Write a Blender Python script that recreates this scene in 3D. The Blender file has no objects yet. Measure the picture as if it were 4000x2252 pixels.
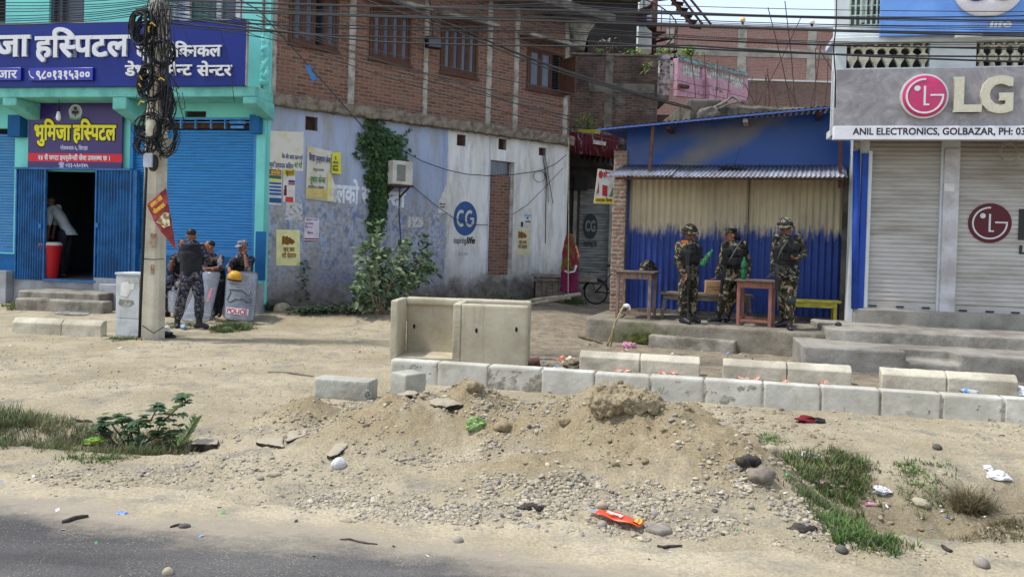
import bpy,bmesh,math,random
import numpy as np
from mathutils import Vector,Matrix,noise as mnoise
random.seed(7); RNG = np.random.default_rng(7)
S = bpy.context.scene
COL = S.collection
R = math.radians
# ------------------------------------------------------------------ camera
F,CX,CY,HCAM = 3111.0,2000.0,1126.0,1.67
ROLL,PITCH,SHIFT = R(1.65),R(-0.85),-135.0
fwd = Vector((0,math.cos(PITCH),math.sin(PITCH)))
r0 = Vector((1,0,0)); u0_ = r0.cross(fwd)
rgt = r0 * math.cos(ROLL) + u0_ * math.sin(ROLL)
upv = u0_ * math.cos(ROLL) - r0 * math.sin(ROLL)
cam = bpy.data.cameras.new('camera'); camo = bpy.data.objects.new('camera',cam); COL.objects.link(camo)
CPOS = Vector((0,0,HCAM))
M = Matrix((rgt,upv,-fwd)).transposed().to_4x4(); M.translation = CPOS
camo.matrix_world = M
cam.sensor_width = 36.0; cam.lens = 36.0 * F / 4000; cam.shift_y = SHIFT / 4000
cam.clip_start = 0.1; cam.clip_end = 2000
S.camera = camo
# ------------------------------------------------------------------ world, sun, exposure
SUN_EL,SUN_AZ = R(64),R(-97)          # azimuth from +Y towards +X (negative = left)
w = bpy.data.worlds.new('World'); S.world = w; w.use_nodes = True
wn = w.node_tree; bg = wn.nodes['Background']
sky = wn.nodes.new('ShaderNodeTexSky'); sky.sky_type = 'NISHITA'; sky.sun_disc = False
sky.sun_elevation = SUN_EL; sky.sun_rotation = SUN_AZ
sky.air_density = 1.0; sky.dust_density = 0.7; sky.ozone_density = 1.0
hs = wn.nodes.new('ShaderNodeHueSaturation'); hs.inputs['Saturation'].default_value = 0.6
wn.links.new(sky.outputs[0],hs.inputs['Color']); wn.links.new(hs.outputs[0],bg.inputs[0])
bg.inputs[1].default_value = 0.15
sl = bpy.data.lights.new('sun','SUN'); sl.energy = 2.0; sl.angle = R(4); sl.color = (1,.97,.91)
so = bpy.data.objects.new('sun',sl); COL.objects.link(so)
sd = Vector((math.sin(SUN_AZ) * math.cos(SUN_EL),math.cos(SUN_AZ) * math.cos(SUN_EL),math.sin(SUN_EL)))
so.rotation_euler = sd.to_track_quat('Z','Y').to_euler()
S.view_settings.view_transform = 'Standard'; S.view_settings.look = 'None'
S.view_settings.exposure = 0.92; S.view_settings.gamma = 1.0
S.render.engine = 'CYCLES'; S.cycles.max_bounces = 6; S.cycles.transparent_max_bounces = 12
# ------------------------------------------------------------------ photograph pixel -> place
def ray(px,py):
	return (fwd + rgt * ((px - CX) / F) + upv * ((CY + SHIFT - py) / F))
def onY(px,py,Y):
	d = ray(px,py); return CPOS + d * (Y / d.y)
def onZ(px,py,z=0.0):
	d = ray(px,py); return CPOS + d * ((z - HCAM) / d.z)
def hmul(v): return Vector((v[0],v[1],0))
class Pl:
	"""upright plane: A = origin (x,y), dir = unit along the wall, n points to the viewer; local x=u, y=into the wall, z=up"""
	def __init__(s,A,B):
		s.A = Vector((A[0],A[1],0)); s.d = Vector((B[0] - A[0],B[1] - A[1],0)).normalized()
		s.inn = Vector((-s.d.y,s.d.x,0))
		s.M = Matrix((s.d,s.inn,Vector((0,0,1)))).transposed().to_4x4(); s.M.translation = s.A
	def uv(s,px,py,n=0.0):
		d = ray(px,py); A = s.A - s.inn * n
		t = (A - CPOS).dot(s.inn) / d.dot(s.inn); p = CPOS + d * t
		return (p - s.A).dot(s.d),p.z
	def box(s,x0,y0,x1,y1,n=0.0):
		xm,ym = (x0 + x1) / 2,(y0 + y1) / 2
		return s.uv(x0,ym,n)[0],s.uv(x1,ym,n)[0],s.uv(xm,y1,n)[1],s.uv(xm,y0,n)[1]
	def pt(s,u,v,n=0.0): return s.A + s.d * u - s.inn * n + Vector((0,0,v))
# ------------------------------------------------------------------ objects
def link(o,parent=None):
	COL.objects.link(o)
	if parent is not None: o.parent = parent
	return o
def tag(o,label=None,cat=None,group=None,kind=None):
	if label: o['label'] = label
	if cat: o['category'] = cat
	if group: o['group'] = group
	if kind: o['kind'] = kind
	return o
def thing(name,label,cat,M=None,loc=None,rz=0,group=None):
	o = bpy.data.objects.new(name,None); COL.objects.link(o); o.empty_display_size = .1
	if M is not None: o.matrix_world = M
	if loc is not None:
		o.location = loc; o.rotation_euler = (0,0,rz)
	return tag(o,label,cat,group)
def copy_tree(o,parent=None):
	c = o.copy(); COL.objects.link(c)
	if parent is not None: c.parent = parent
	for ch in list(o.children): copy_tree(ch,c)
	return c
class MB:
	def __init__(s): s.v = []; s.f = []; s.mi = []; s.cur = 0
	def add(s,vs,fs):
		b = len(s.v); s.v += [tuple(p) for p in vs]
		for f in fs: s.f.append([i + b for i in f]); s.mi.append(s.cur)
		return s
	def box(s,x0,x1,y0,y1,z0,z1,T=None):
		vs = [Vector((x,y,z)) for z in (z0,z1) for x,y in ((x0,y0),(x1,y0),(x1,y1),(x0,y1))]
		if T: vs = [T @ p for p in vs]
		return s.add(vs,[(3,2,1,0),(4,5,6,7),(0,1,5,4),(1,2,6,5),(2,3,7,6),(3,0,4,7)])
	def bar(s,a,b,w,h=None,up=(0,0,1)):
		a,b = Vector(a),Vector(b); h = h or w; d = (b - a).normalized(); up = Vector(up)
		if abs(d.dot(up)) > .98: up = Vector((0,1,0))
		x = d.cross(up).normalized(); y = x.cross(d)
		vs = [p + x * (i * w / 2) + y * (j * h / 2) for p in (a,b) for i,j in ((-1,-1),(1,-1),(1,1),(-1,1))]
		return s.add(vs,[(0,1,2,3),(7,6,5,4),(0,4,5,1),(1,5,6,2),(2,6,7,3),(3,7,4,0)])
	def tube(s,pts,r,seg=6,cap=True):
		pts = [Vector(p) for p in pts]; n = len(pts)
		rr = r if hasattr(r,'__len__') else [r] * n
		vs = []; up = Vector((0,0,1)); x = None
		for i,p in enumerate(pts):
			d = (pts[min(i + 1,n - 1)] - pts[max(i - 1,0)])
			d = d.normalized() if d.length > 1e-9 else Vector((0,0,1))
			if x is None:
				x = d.cross(up) if abs(d.z) < .95 else d.cross(Vector((0,1,0)))
			x = (x - d * x.dot(d)).normalized(); y = d.cross(x)
			for k in range(seg):
				a = 2 * math.pi * k / seg; vs.append(p + (x * math.cos(a) + y * math.sin(a)) * rr[i])
		fs = [(i * seg + k,i * seg + (k + 1) % seg,(i + 1) * seg + (k + 1) % seg,(i + 1) * seg + k) for i in range(n - 1) for k in range(seg)]
		if cap: fs += [tuple(range(seg))[::-1],tuple((n - 1) * seg + k for k in range(seg))]
		return s.add(vs,fs)
	def lathe(s,prof,seg=16,T=None,sx=1,sy=1):
		vs = []; n = len(prof)
		for r,z in prof:
			for k in range(seg):
				a = 2 * math.pi * k / seg; vs.append(Vector((r * math.cos(a) * sx,r * math.sin(a) * sy,z)))
		if T: vs = [T @ p for p in vs]
		fs = [(i * seg + k,i * seg + (k + 1) % seg,(i + 1) * seg + (k + 1) % seg,(i + 1) * seg + k) for i in range(n - 1) for k in range(seg)]
		fs += [tuple(range(seg))[::-1],tuple((n - 1) * seg + k for k in range(seg))]
		return s.add(vs,fs)
	def prism(s,poly,y0,y1,T=None):
		"""poly in (x,z), extruded along y"""
		n = len(poly); vs = [Vector((x,y0,z)) for x,z in poly] + [Vector((x,y1,z)) for x,z in poly]
		if T: vs = [T @ p for p in vs]
		return s.add(vs,[tuple(range(n)),tuple(range(2 * n - 1,n - 1,-1))] + [(i,i + n,(i + 1) % n + n,(i + 1) % n) for i in range(n)])
	def grid(s,P):
		"""P[i][j] points"""
		a,b = len(P),len(P[0])
		return s.add([p for row in P for p in row],[(i * b + j,i * b + j + 1,(i + 1) * b + j + 1,(i + 1) * b + j) for i in range(a - 1) for j in range(b - 1)])
	def ell(s,c,r,T=None,seg=12,rings=8):
		c = Vector(c); r = r if hasattr(r,'__len__') else (r,r,r); vs = []
		for i in range(1,rings):
			t = math.pi * i / rings
			for k in range(seg):
				a = 2 * math.pi * k / seg; vs.append(Vector((math.sin(t) * math.cos(a) * r[0],math.sin(t) * math.sin(a) * r[1],math.cos(t) * r[2])))
		vs += [Vector((0,0,r[2])),Vector((0,0,-r[2]))]
		if T: vs = [T @ p for p in vs]
		vs = [c + p for p in vs]; n = (rings - 1) * seg
		fs = [(i * seg + k,(i + 1) * seg + k,(i + 1) * seg + (k + 1) % seg,i * seg + (k + 1) % seg) for i in range(rings - 2) for k in range(seg)]
		fs += [(n,k,(k + 1) % seg) for k in range(seg)] + [(n + 1,(rings - 2) * seg + (k + 1) % seg,(rings - 2) * seg + k) for k in range(seg)]
		return s.add(vs,fs)
	def mesh(s,name):
		me = bpy.data.meshes.new(name); me.from_pydata(s.v,[],s.f)
		if any(s.mi): me.polygons.foreach_set('material_index',s.mi)
		return me
	def build(s,name,mats,parent=None,smooth=False,bevel=0,label=None,fixn=True,auto=None):
		me = s.mesh(name)
		if fixn and len(s.f) < 60000:
			bm = bmesh.new(); bm.from_mesh(me); bmesh.ops.recalc_face_normals(bm,faces=bm.faces); bm.to_mesh(me); bm.free()
		for m in (mats if isinstance(mats,(list,tuple)) else [mats]): me.materials.append(m)
		if smooth or bevel: me.polygons.foreach_set('use_smooth',[True] * len(me.polygons))
		if auto is not None: me.set_sharp_from_angle(angle=R(auto))
		o = bpy.data.objects.new(name,me); link(o,parent)
		if bevel:
			me.set_sharp_from_angle(angle=R(40))
			b = o.modifiers.new('bevel','BEVEL'); b.width = bevel; b.segments = 2; b.limit_method = 'ANGLE'; b.harden_normals = False
		if label: o['label'] = label
		return o
def bake(o,keep=True):
	"""turn an object's modifiers into plain mesh"""
	dg = bpy.context.evaluated_depsgraph_get(); dg.update()
	me = bpy.data.meshes.new_from_object(o.evaluated_get(dg)); old = o.data
	o.modifiers.clear(); o.data = me; bpy.data.meshes.remove(old); me.name = o.name
	return o
TEX = {}
def clouds(size):
	if size not in TEX:
		t = bpy.data.textures.new('clouds','CLOUDS'); t.noise_scale = size; t.noise_depth = 3; TEX[size] = t
	return TEX[size]
def rough_up(o,voxel,amp,size,amp2=0,size2=.03,smooth=True):
	m = o.modifiers.new('remesh','REMESH'); m.mode = 'VOXEL'; m.voxel_size = voxel; m.use_smooth_shade = smooth
	for a,s_ in ((amp,size),(amp2,size2)):
		if a:
			d = o.modifiers.new('displace','DISPLACE'); d.texture = clouds(s_); d.texture_coords = 'GLOBAL'; d.strength = a; d.mid_level = .5
	return bake(o)
# ------------------------------------------------------------------ numpy value noise
_perm = RNG.random((256,256))
def vnoise(x,y):
	xi = np.floor(x).astype(int); yi = np.floor(y).astype(int); fx = x - xi; fy = y - yi
	fx = fx * fx * (3 - 2 * fx); fy = fy * fy * (3 - 2 * fy)
	g = lambda a,b: _perm[a & 255,b & 255]
	return (g(xi,yi) * (1 - fx) + g(xi + 1,yi) * fx) * (1 - fy) + (g(xi,yi + 1) * (1 - fx) + g(xi + 1,yi + 1) * fx) * fy
def fbm(x,y,sc,oct=4,p=.5):
	o = 0; a = 1; t = 0
	for i in range(oct):
		o = o + a * (vnoise(x * sc + 17.3 * i,y * sc + 5.1 * i) - .5); t += a; a *= p; sc *= 2.03
	return o / t
def sstep(a,b,x):
	t = np.clip((x - a) / (b - a),0,1); return t * t * (3 - 2 * t)
# ------------------------------------------------------------------ materials
def srgb(r,g,b):
	f = lambda c: c / 12.92 if c <= .04045 else ((c + .055) / 1.055) ** 2.4
	return (f(r / 255),f(g / 255),f(b / 255),1)
class NB:
	def __init__(s,name,rough=.85,spec=.25,metal=0):
		s.m = bpy.data.materials.new(name); s.m.use_nodes = True; s.t = s.m.node_tree
		s.b = s.t.nodes['Principled BSDF']; s.b.inputs['Roughness'].default_value = rough
		s.b.inputs['Specular IOR Level'].default_value = spec; s.b.inputs['Metallic'].default_value = metal
		s.co = s.n('ShaderNodeTexCoord').outputs['Object']
	def n(s,t): return s.t.nodes.new(t)
	def set(s,sock,v):
		if hasattr(v,'is_output') or isinstance(v,bpy.types.NodeSocket): s.t.links.new(v,sock)
		else:
			if hasattr(v,'__len__') and len(v) == 3 and sock.type == 'RGBA': v = (*v,1)
			sock.default_value = v
	def map(s,sc=(1,1,1),loc=(0,0,0),rot=(0,0,0),vec=None):
		m = s.n('ShaderNodeMapping'); s.set(m.inputs['Vector'],vec or s.co)
		m.inputs['Scale'].default_value = sc; m.inputs['Location'].default_value = loc; m.inputs['Rotation'].default_value = rot
		return m.outputs[0]
	def noise(s,scale,detail=5,rough=.55,vec=None,dist=0,col=False):
		n = s.n('ShaderNodeTexNoise'); s.set(n.inputs['Vector'],vec or s.co); n.inputs['Scale'].default_value = scale
		n.inputs['Detail'].default_value = detail; n.inputs['Roughness'].default_value = rough; n.inputs['Distortion'].default_value = dist
		return n.outputs['Color' if col else 'Fac']
	def vor(s,scale,vec=None,feat='F1',out='Distance',rnd=1):
		n = s.n('ShaderNodeTexVoronoi'); n.feature = feat; s.set(n.inputs['Vector'],vec or s.co); n.inputs['Scale'].default_value = scale
		n.inputs['Randomness'].default_value = rnd
		return n.outputs[out]
	def ramp(s,fac,stops,interp='LINEAR'):
		r = s.n('ShaderNodeValToRGB'); s.set(r.inputs[0],fac); e = r.color_ramp.elements; r.color_ramp.interpolation = interp
		while len(e) < len(stops): e.new(.5)
		for k,(p,c) in enumerate(stops):
			e[k].position = p; e[k].color = c if hasattr(c,'__len__') and len(c) == 4 else ((*c,1) if hasattr(c,'__len__') else (c,c,c,1))
		return r.outputs[0]
	def mask(s,fac,lo,hi):
		m = s.n('ShaderNodeMapRange'); s.set(m.inputs[0],fac); m.inputs[1].default_value = lo; m.inputs[2].default_value = hi
		return m.outputs[0]
	def mix(s,fac,a,b,mode='MIX'):
		m = s.n('ShaderNodeMix'); m.data_type = 'RGBA'; m.blend_type = mode; m.clamp_factor = True
		s.set(m.inputs[0],fac); s.set(m.inputs[6],a); s.set(m.inputs[7],b); return m.outputs[2]
	def math(s,op,a,b=0,c=None,clamp=False):
		m = s.n('ShaderNodeMath'); m.operation = op; m.use_clamp = clamp; s.set(m.inputs[0],a); s.set(m.inputs[1],b)
		if c is not None: s.set(m.inputs[2],c)
		return m.outputs[0]
	def xyz(s,vec=None):
		n = s.n('ShaderNodeSeparateXYZ'); s.set(n.inputs[0],vec or s.co); return n.outputs
	def comb(s,x,y,z):
		n = s.n('ShaderNodeCombineXYZ')
		for i,v in enumerate((x,y,z)): s.set(n.inputs[i],v)
		return n.outputs[0]
	def bump(s,h,st=.3,d=.01,nrm=None):
		b = s.n('ShaderNodeBump'); b.inputs['Strength'].default_value = st; b.inputs['Distance'].default_value = d; s.set(b.inputs['Height'],h)
		if nrm: s.set(b.inputs['Normal'],nrm)
		return b.outputs[0]
	def out(s,col=None,bump=None,rough=None,alpha=None):
		if col is not None: s.set(s.b.inputs['Base Color'],col)
		if bump is not None: s.set(s.b.inputs['Normal'],bump)
		if rough is not None: s.set(s.b.inputs['Roughness'],rough)
		if alpha is not None: s.set(s.b.inputs['Alpha'],alpha)
		return s.m
def plain(name,col,col2=None,sc=6,lo=.42,hi=.62,rough=.8,spec=.25,metal=0,fine=.12,fs=90,bump=.15,bs=60,bd=.004,stretch=(1,1,1),amt=1.0):
	"""weathered surface: base colour, blotches of a second colour, fine grain, bump"""
	b = NB(name,rough,spec,metal); v = b.map(stretch)
	c = b.mix(b.math('MULTIPLY',b.mask(b.noise(sc,6,.6,v),lo,hi),amt),col,col2 or tuple(x * .72 for x in col[:3]))
	g = b.noise(fs,3,.6)
	c = b.mix(fine,c,b.ramp(g,[(.3,0.0),(.7,1.0)]),'OVERLAY')
	return b.out(c,b.bump(b.noise(bs,4,.6),bump,bd) if bump else None)
def flat(name,col,rough=.6,spec=.3,metal=0):
	b = NB(name,rough,spec,metal); n = b.noise(25,4)
	return b.out(b.mix(b.mask(n,.35,.75),col,tuple(x * .82 for x in col[:3])))
def brickmat(name,c1,c2,mortar,soot=0.0,sootcol=(.03,.028,.025),row=.078,bw=.24,ms=.014,white=0.0):
	b = NB(name,.92,.1); x,y,z = b.xyz()
	wob = b.noise(2.2,4,.6,col=True); wx = b.xyz(wob)
	vec = b.comb(b.math('ADD',b.math('ADD',x,y),b.math('MULTIPLY',wx[0],.05)),b.math('ADD',z,b.math('MULTIPLY',wx[1],.04)),0)
	t = b.n('ShaderNodeTexBrick'); b.set(t.inputs['Vector'],vec); t.inputs['Scale'].default_value = 1
	t.inputs['Brick Width'].default_value = bw; t.inputs['Row Height'].default_value = row; t.inputs['Mortar Size'].default_value = ms
	t.inputs['Mortar Smooth'].default_value = .4; t.inputs['Bias'].default_value = .1
	for k,c in (('Color1',c1),('Color2',c2),('Mortar',mortar)): b.set(t.inputs[k],c)
	c = t.outputs[0]; n1 = b.noise(30,5,.7); n2 = b.noise(1.3,5,.65)
	c = b.mix(.35,c,b.ramp(n1,[(.25,.1),(.8,.9)]),'OVERLAY')
	c = b.mix(b.math('MULTIPLY',b.mask(b.noise(9,5,.7),.48,.66),.55),c,mortar)
	if soot: c = b.mix(b.math('MULTIPLY',b.mask(n2,.62 - soot * .4,.8 - soot * .3),min(1,.5 + soot * .5)),c,sootcol)
	if white: c = b.mix(b.math('MULTIPLY',b.mask(b.noise(.9,6,.7),.55,.68),white),c,(.5,.48,.45,1))
	h = b.math('ADD',b.math('MULTIPLY',b.math('SUBTRACT',1,t.outputs['Fac']),1.0),b.math('MULTIPLY',n1,.9))
	return b.out(c,b.bump(h,.9,.014))
BRICK = brickmat('brick_wall',srgb(154,100,80),srgb(112,74,61),srgb(136,124,110),soot=.10,ms=.016)
BRICK_SOOT = brickmat('sooty_brick',srgb(122,86,72),srgb(86,64,56),srgb(106,100,92),soot=.5,white=.25)
BRICK_DARK = brickmat('blackened_brick',srgb(84,70,64),srgb(58,52,50),srgb(68,64,60),soot=.8)
BRICK_FAR = brickmat('far_brick',srgb(176,116,102),srgb(152,102,92),srgb(172,158,148),soot=.05,white=.35)
BRICK_GREY = brickmat('dusty_brick',srgb(140,104,90),srgb(116,92,82),srgb(128,120,112),soot=.2,white=.5)
BRICK_PIER = brickmat('pier_brick',srgb(158,116,98),srgb(130,96,82),srgb(148,138,124),ms=.022,white=.3)
CONC = plain('concrete',srgb(150,143,130),srgb(104,98,88),sc=3,fine=.3,bump=.5,bs=40,bd=.008,rough=.92)
CONC_LT = plain('pale_concrete',srgb(176,172,160),srgb(138,132,120),sc=2.5,fine=.25,bump=.35,bs=45,bd=.006,rough=.92)
CONC_DK = plain('damp_concrete',srgb(112,106,96),srgb(74,70,62),sc=2.5,fine=.3,bump=.5,bs=40,bd=.008,rough=.9)
CONC_COL = plain('column_concrete',srgb(178,172,160),srgb(136,130,120),sc=4,fine=.3,bump=.6,bs=30,bd=.012,rough=.95)
RUST = plain('rusty_steel',srgb(90,60,51),srgb(64,47,43),sc=12,rough=.75)
WOODB = plain('brown_frame_wood',srgb(92,62,48),srgb(70,48,38),sc=7,stretch=(6,6,1),rough=.65)
WOODG = plain('grey_weathered_wood',srgb(128,116,102),srgb(84,76,68),sc=6,stretch=(1,6,6),rough=.9)
BLACK = flat('black_cable',(.012,.012,.013),.6)
CABLE = flat('dusty_cable',(.03,.03,.034),.7)
DARK = flat('dark_void',(.012,.012,.014),.9)
PAPER = plain('white_paper',srgb(214,212,206),srgb(190,186,176),sc=5,bump=.1)
YPAPER = plain('yellow_paper',srgb(226,214,130),srgb(206,196,140),sc=5,bump=.1)
WHITEP = plain('white_plastic',srgb(220,220,216),srgb(196,196,190),sc=5,rough=.5,bump=0)
GLASSB = NB('blue_window_glass',.12,.6).out((.025,.04,.085,1))
def glassy(name,c1,c2,rough=.15):
	b = NB(name,rough,.5); x,y,z = b.xyz()
	f = b.noise(7,3,.5,b.map((3,1,.25)))
	return b.out(b.mix(b.mask(f,.4,.6),c1,c2))
GLASSC = glassy('curtained_glass',(.10,.11,.14,1),(.045,.055,.09,1))
# ------------------------------------------------------------------ lettering
_tc = {}
def _tmesh(body,off):
	k = (body,off)
	if k in _tc: return _tc[k]
	c = bpy.data.curves.new('lettering','FONT'); c.body = body; c.size = 1; c.offset = off; c.resolution_u = 3
	o = bpy.data.objects.new('lettering',c); COL.objects.link(o)
	dg = bpy.context.evaluated_depsgraph_get(); dg.update()
	me = bpy.data.meshes.new_from_object(o.evaluated_get(dg)); bm = bmesh.new(); bm.from_mesh(me)
	bpy.data.meshes.remove(me); bpy.data.objects.remove(o); bpy.data.curves.remove(c)
	_tc[k] = bm; return bm
def _maxx(body):
	bm = _tmesh(body,0.0); return max((v.co.x for v in bm.verts),default=0)
def _adv(body): return _maxx(body + 'प') - _maxx('प')
def letters(text,off=0.0,cut=.17):
	"""flat letters, size 1, in (x,z); a '<' after a consonant makes its half form"""
	out = bmesh.new(); x = 0; run = ''; segs = []
	i = 0
	while i < len(text):
		if i + 1 < len(text) and text[i + 1] == '<':
			if run: segs.append((run,False)); run = ''
			segs.append((text[i],True)); i += 2
		else: run += text[i]; i += 1
	if run: segs.append((run,False))
	for body,half in segs:
		bm = _tmesh(body,off).copy(); a = _adv(body)
		if half:
			g = bm.verts[:] + bm.edges[:] + bm.faces[:]; k = a - cut
			bmesh.ops.bisect_plane(bm,geom=g,plane_co=(k,0,0),plane_no=(1,0,0),clear_outer=True); a = k - .02
		mp = {v: out.verts.new((v.co.x + x,0,v.co.y)) for v in bm.verts}
		for f in bm.faces:
			try: out.faces.new([mp[v] for v in f.verts])
			except ValueError: pass
		bm.free(); x += a
	return out
def sign_text(name,text,mat,parent,box,y,depth=.003,off=0.0,shear=0,wob=0,label=None,fit=True,cut=.17):
	"""letters between u0..u1; v0 = base line, v1 = head line; face at local y, standing 'depth' proud towards the viewer"""
	u0,u1 = box[:2]; v0,v1 = sorted(box[2:]); bm = letters(text,0.0,cut)
	dev = any('\u0900' <= ch <= '\u097f' for ch in text)
	ref = [v.co for v in _tmesh('प' if dev else ('H' if any(c.isupper() or c.isdigit() for c in text) else 'x'),0.0).verts]
	r1,r0b = max(c.y for c in ref),min(c.y for c in ref)
	xs = [v.co.x for v in bm.verts]; xa,xb = min(xs),max(xs)
	sz = (v1 - v0) / (r1 - r0b); sx = (u1 - u0) / (xb - xa) if fit else sz
	for v in bm.verts:
		z = (v.co.z - r0b) * sz
		v.co = (u0 + (v.co.x - xa) * sx + shear * z,y,v0 + z)
	if off:                                  # heavier strokes: copies set slightly aside, each a hair behind the last
		base = bm.faces[:]
		for i in range(8):
			dx,dz = off * sx * round(math.cos(i * math.pi / 4)),off * sz * round(math.sin(i * math.pi / 4))
			g = bmesh.ops.duplicate(bm,geom=base)
			bmesh.ops.translate(bm,vec=(dx,.00012 * (i + 1),dz),verts=[e for e in g['geom'] if isinstance(e,bmesh.types.BMVert)])
	fs = bm.faces[:]
	if depth > .0035:
		g = bmesh.ops.extrude_face_region(bm,geom=fs)
		bmesh.ops.translate(bm,vec=(0,-depth,0),verts=[e for e in g['geom'] if isinstance(e,bmesh.types.BMVert)])
	else:
		for v in bm.verts: v.co.y -= depth
	bmesh.ops.recalc_face_normals(bm,faces=bm.faces)
	me = bpy.data.meshes.new(name); bm.to_mesh(me); bm.free(); me.materials.append(mat)
	o = bpy.data.objects.new(name,me); link(o,parent)
	if label: o['label'] = label
	return o
# ------------------------------------------------------------------ wall helpers (local frame: x along, y into the wall, z up)
def holed(mb,u0,u1,v0,v1,holes,y=0.0,t=.2):
	us = sorted({u0,u1,*[min(max(h[i],u0),u1) for h in holes for i in (0,1)]}); vs = sorted({v0,v1,*[min(max(h[i],v0),v1) for h in holes for i in (2,3)]})
	inside = lambda a,b: any(h[0] < a < h[1] and h[2] < b < h[3] for h in holes)
	for a,b in zip(us,us[1:]):
		for c,d in zip(vs,vs[1:]):
			if not inside((a + b) / 2,(c + d) / 2):
				mb.add([(a,y,c),(b,y,c),(b,y,d),(a,y,d)],[(0,1,2,3)])
				mb.add([(a,y + t,c),(b,y + t,c),(b,y + t,d),(a,y + t,d)],[(3,2,1,0)])
	for a,b,c,d in holes:
		q = [(a,c),(b,c),(b,d),(a,d)]
		for i in range(4):
			p,r = q[i],q[(i + 1) % 4]
			mb.add([(p[0],y,p[1]),(p[0],y + t,p[1]),(r[0],y + t,r[1]),(r[0],y,r[1])],[(0,1,2,3)])
	q = [(u0,v0),(u1,v0),(u1,v1),(u0,v1)]
	for i in range(4):
		p,r = q[i],q[(i + 1) % 4]
		mb.add([(p[0],y,p[1]),(r[0],y,r[1]),(r[0],y + t,r[1]),(p[0],y + t,p[1])],[(0,1,2,3)])
	return mb
def slats(mb,u0,u1,v0,v1,pitch,amp,y=0.0,nu=1):
	n = max(1,round((v1 - v0) / pitch)); p = (v1 - v0) / n; rows = []
	prof = [(0,0),(.12,.0),(.2,1),(.45,1.15),(.75,.95),(.9,.5)]
	for i in range(n):
		for a,b in prof: rows.append([(u0 + (u1 - u0) * k / nu,y - amp * b,v0 + (i + a) * p) for k in range(nu + 1)])
	rows.append([(u0 + (u1 - u0) * k / nu,y,v1) for k in range(nu + 1)])
	return mb.grid(rows)
def corr(mb,P0,P1,P2,P3,pitch,amp,nrm,sub=8,nv=1,trapez=False):
	"""corrugated sheet over the quad P0->P1 (across the waves), P0->P3 (along them)"""
	P0,P1,P2,P3,nrm = map(Vector,(P0,P1,P2,P3,nrm)); L = (P1 - P0).length; n = max(2,int(L / pitch * sub)); rows = []
	for j in range(nv + 1):
		t = j / nv; row = []
		for i in range(n + 1):
			s = i / n; a = P0.lerp(P1,s); b = P3.lerp(P2,s); row.append(a.lerp(b,t) + nrm * (amp * math.sin(2 * math.pi * s * L / pitch)))
		rows.append(row)
	return mb.grid(rows)
# ------------------------------------------------------------------ ground
C12,S12 = math.cos(R(12)),math.sin(R(12))
def st(X,Y): return X * C12 - Y * S12,Y * C12 + X * S12       # along the street, away from the road
def xy(s,t): return s * C12 + t * S12,t * C12 - s * S12
def gp(px,py):                                                 # flat-ground point under a photograph pixel
	p = onZ(px,py,0); return p.x,p.y
def bumpg(X,Y,px,py,sx,sy,hgt,p=1.0,rot=0.0):
	cx,cy = gp(px,py); dx,dy = X - cx,Y - cy
	a,b = math.cos(rot),math.sin(rot); u = (dx * a + dy * b) / sx; v = (-dx * b + dy * a) / sy
	return hgt * np.exp(-np.power(u * u + v * v,p))
def H(X,Y,fine=True):
	X = np.asarray(X,float); Y = np.asarray(Y,float); s,t = st(X,Y)
	h = np.zeros_like(X)
	wob = fbm(X,Y,1.6,4)
	m = bumpg(X,Y,2445,1775,.62,.72,.50,1.35,.2)                  # right heap
	m = np.maximum(m,bumpg(X,Y,2740,1870,.66,.58,.36,1.1))
	m = np.maximum(m,bumpg(X,Y,2610,1810,.55,.60,.43,1.2))
	m = np.maximum(m,bumpg(X,Y,2250,1900,.9,.55,.20,1.1))
	m = np.maximum(m,bumpg(X,Y,1855,1700,.52,.58,.44,1.0,.2))    # middle heap
	m = np.maximum(m,bumpg(X,Y,1600,1715,.66,.58,.36,1.1))
	m = np.maximum(m,bumpg(X,Y,1205,1665,.36,.30,.235,.9))        # small left heap
	m = np.maximum(m,bumpg(X,Y,2140,1745,.8,.55,.36,1.3))         # saddle between them
	m = np.maximum(m,bumpg(X,Y,1350,1760,.8,.45,.13,1.0))
	m = np.maximum(m,bumpg(X,Y,2250,1990,1.15,.42,.09,1.0))
	k_ = np.minimum(m * 4,1)
	h = h + m * (1 + .7 * wob) + k_ * (.09 * fbm(X,Y,5,4) + .07 * np.abs(fbm(X,Y,11,3)) + .05 * fbm(X,Y,26,3))
	h = h - bumpg(X,Y,3560,1930,.75,.62,.30,1.4,-.15) - bumpg(X,Y,4050,1900,.6,.6,.22,1.2)   # ditch
	h = h + bumpg(X,Y,3960,1985,.35,.16,.10)
	h = h - bumpg(X,Y,330,1715,1.5,.22,.10,1.3,-.13)
	dt = sstep(-.03,-.16,h); h = h + dt * (.12 * fbm(X,Y,3.5,4) + .06 * fbm(X,Y,12,3))
	wallside = sstep(13.6,15.3,t) * sstep(2.6,.5,X) * sstep(-6.5,-4.6,X)
	h = h + wallside * .22
	h = h + sstep(12.3,13.6,t) * sstep(-5.6,-6.4,X) * .08
	h = h + .012 * fbm(X,Y,2.2,3) * 2
	k = sstep(3.7,4.6,t)
	if fine: h = h + k * (.030 * fbm(X,Y,7,4) + .016 * fbm(X,Y,30,2)) * sstep(24,15,Y)
	h = h + sstep(4.6,3.9,t) * .045
	return h
def hz(X,Y): return float(H(np.array([X]),np.array([Y]))[0])
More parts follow.
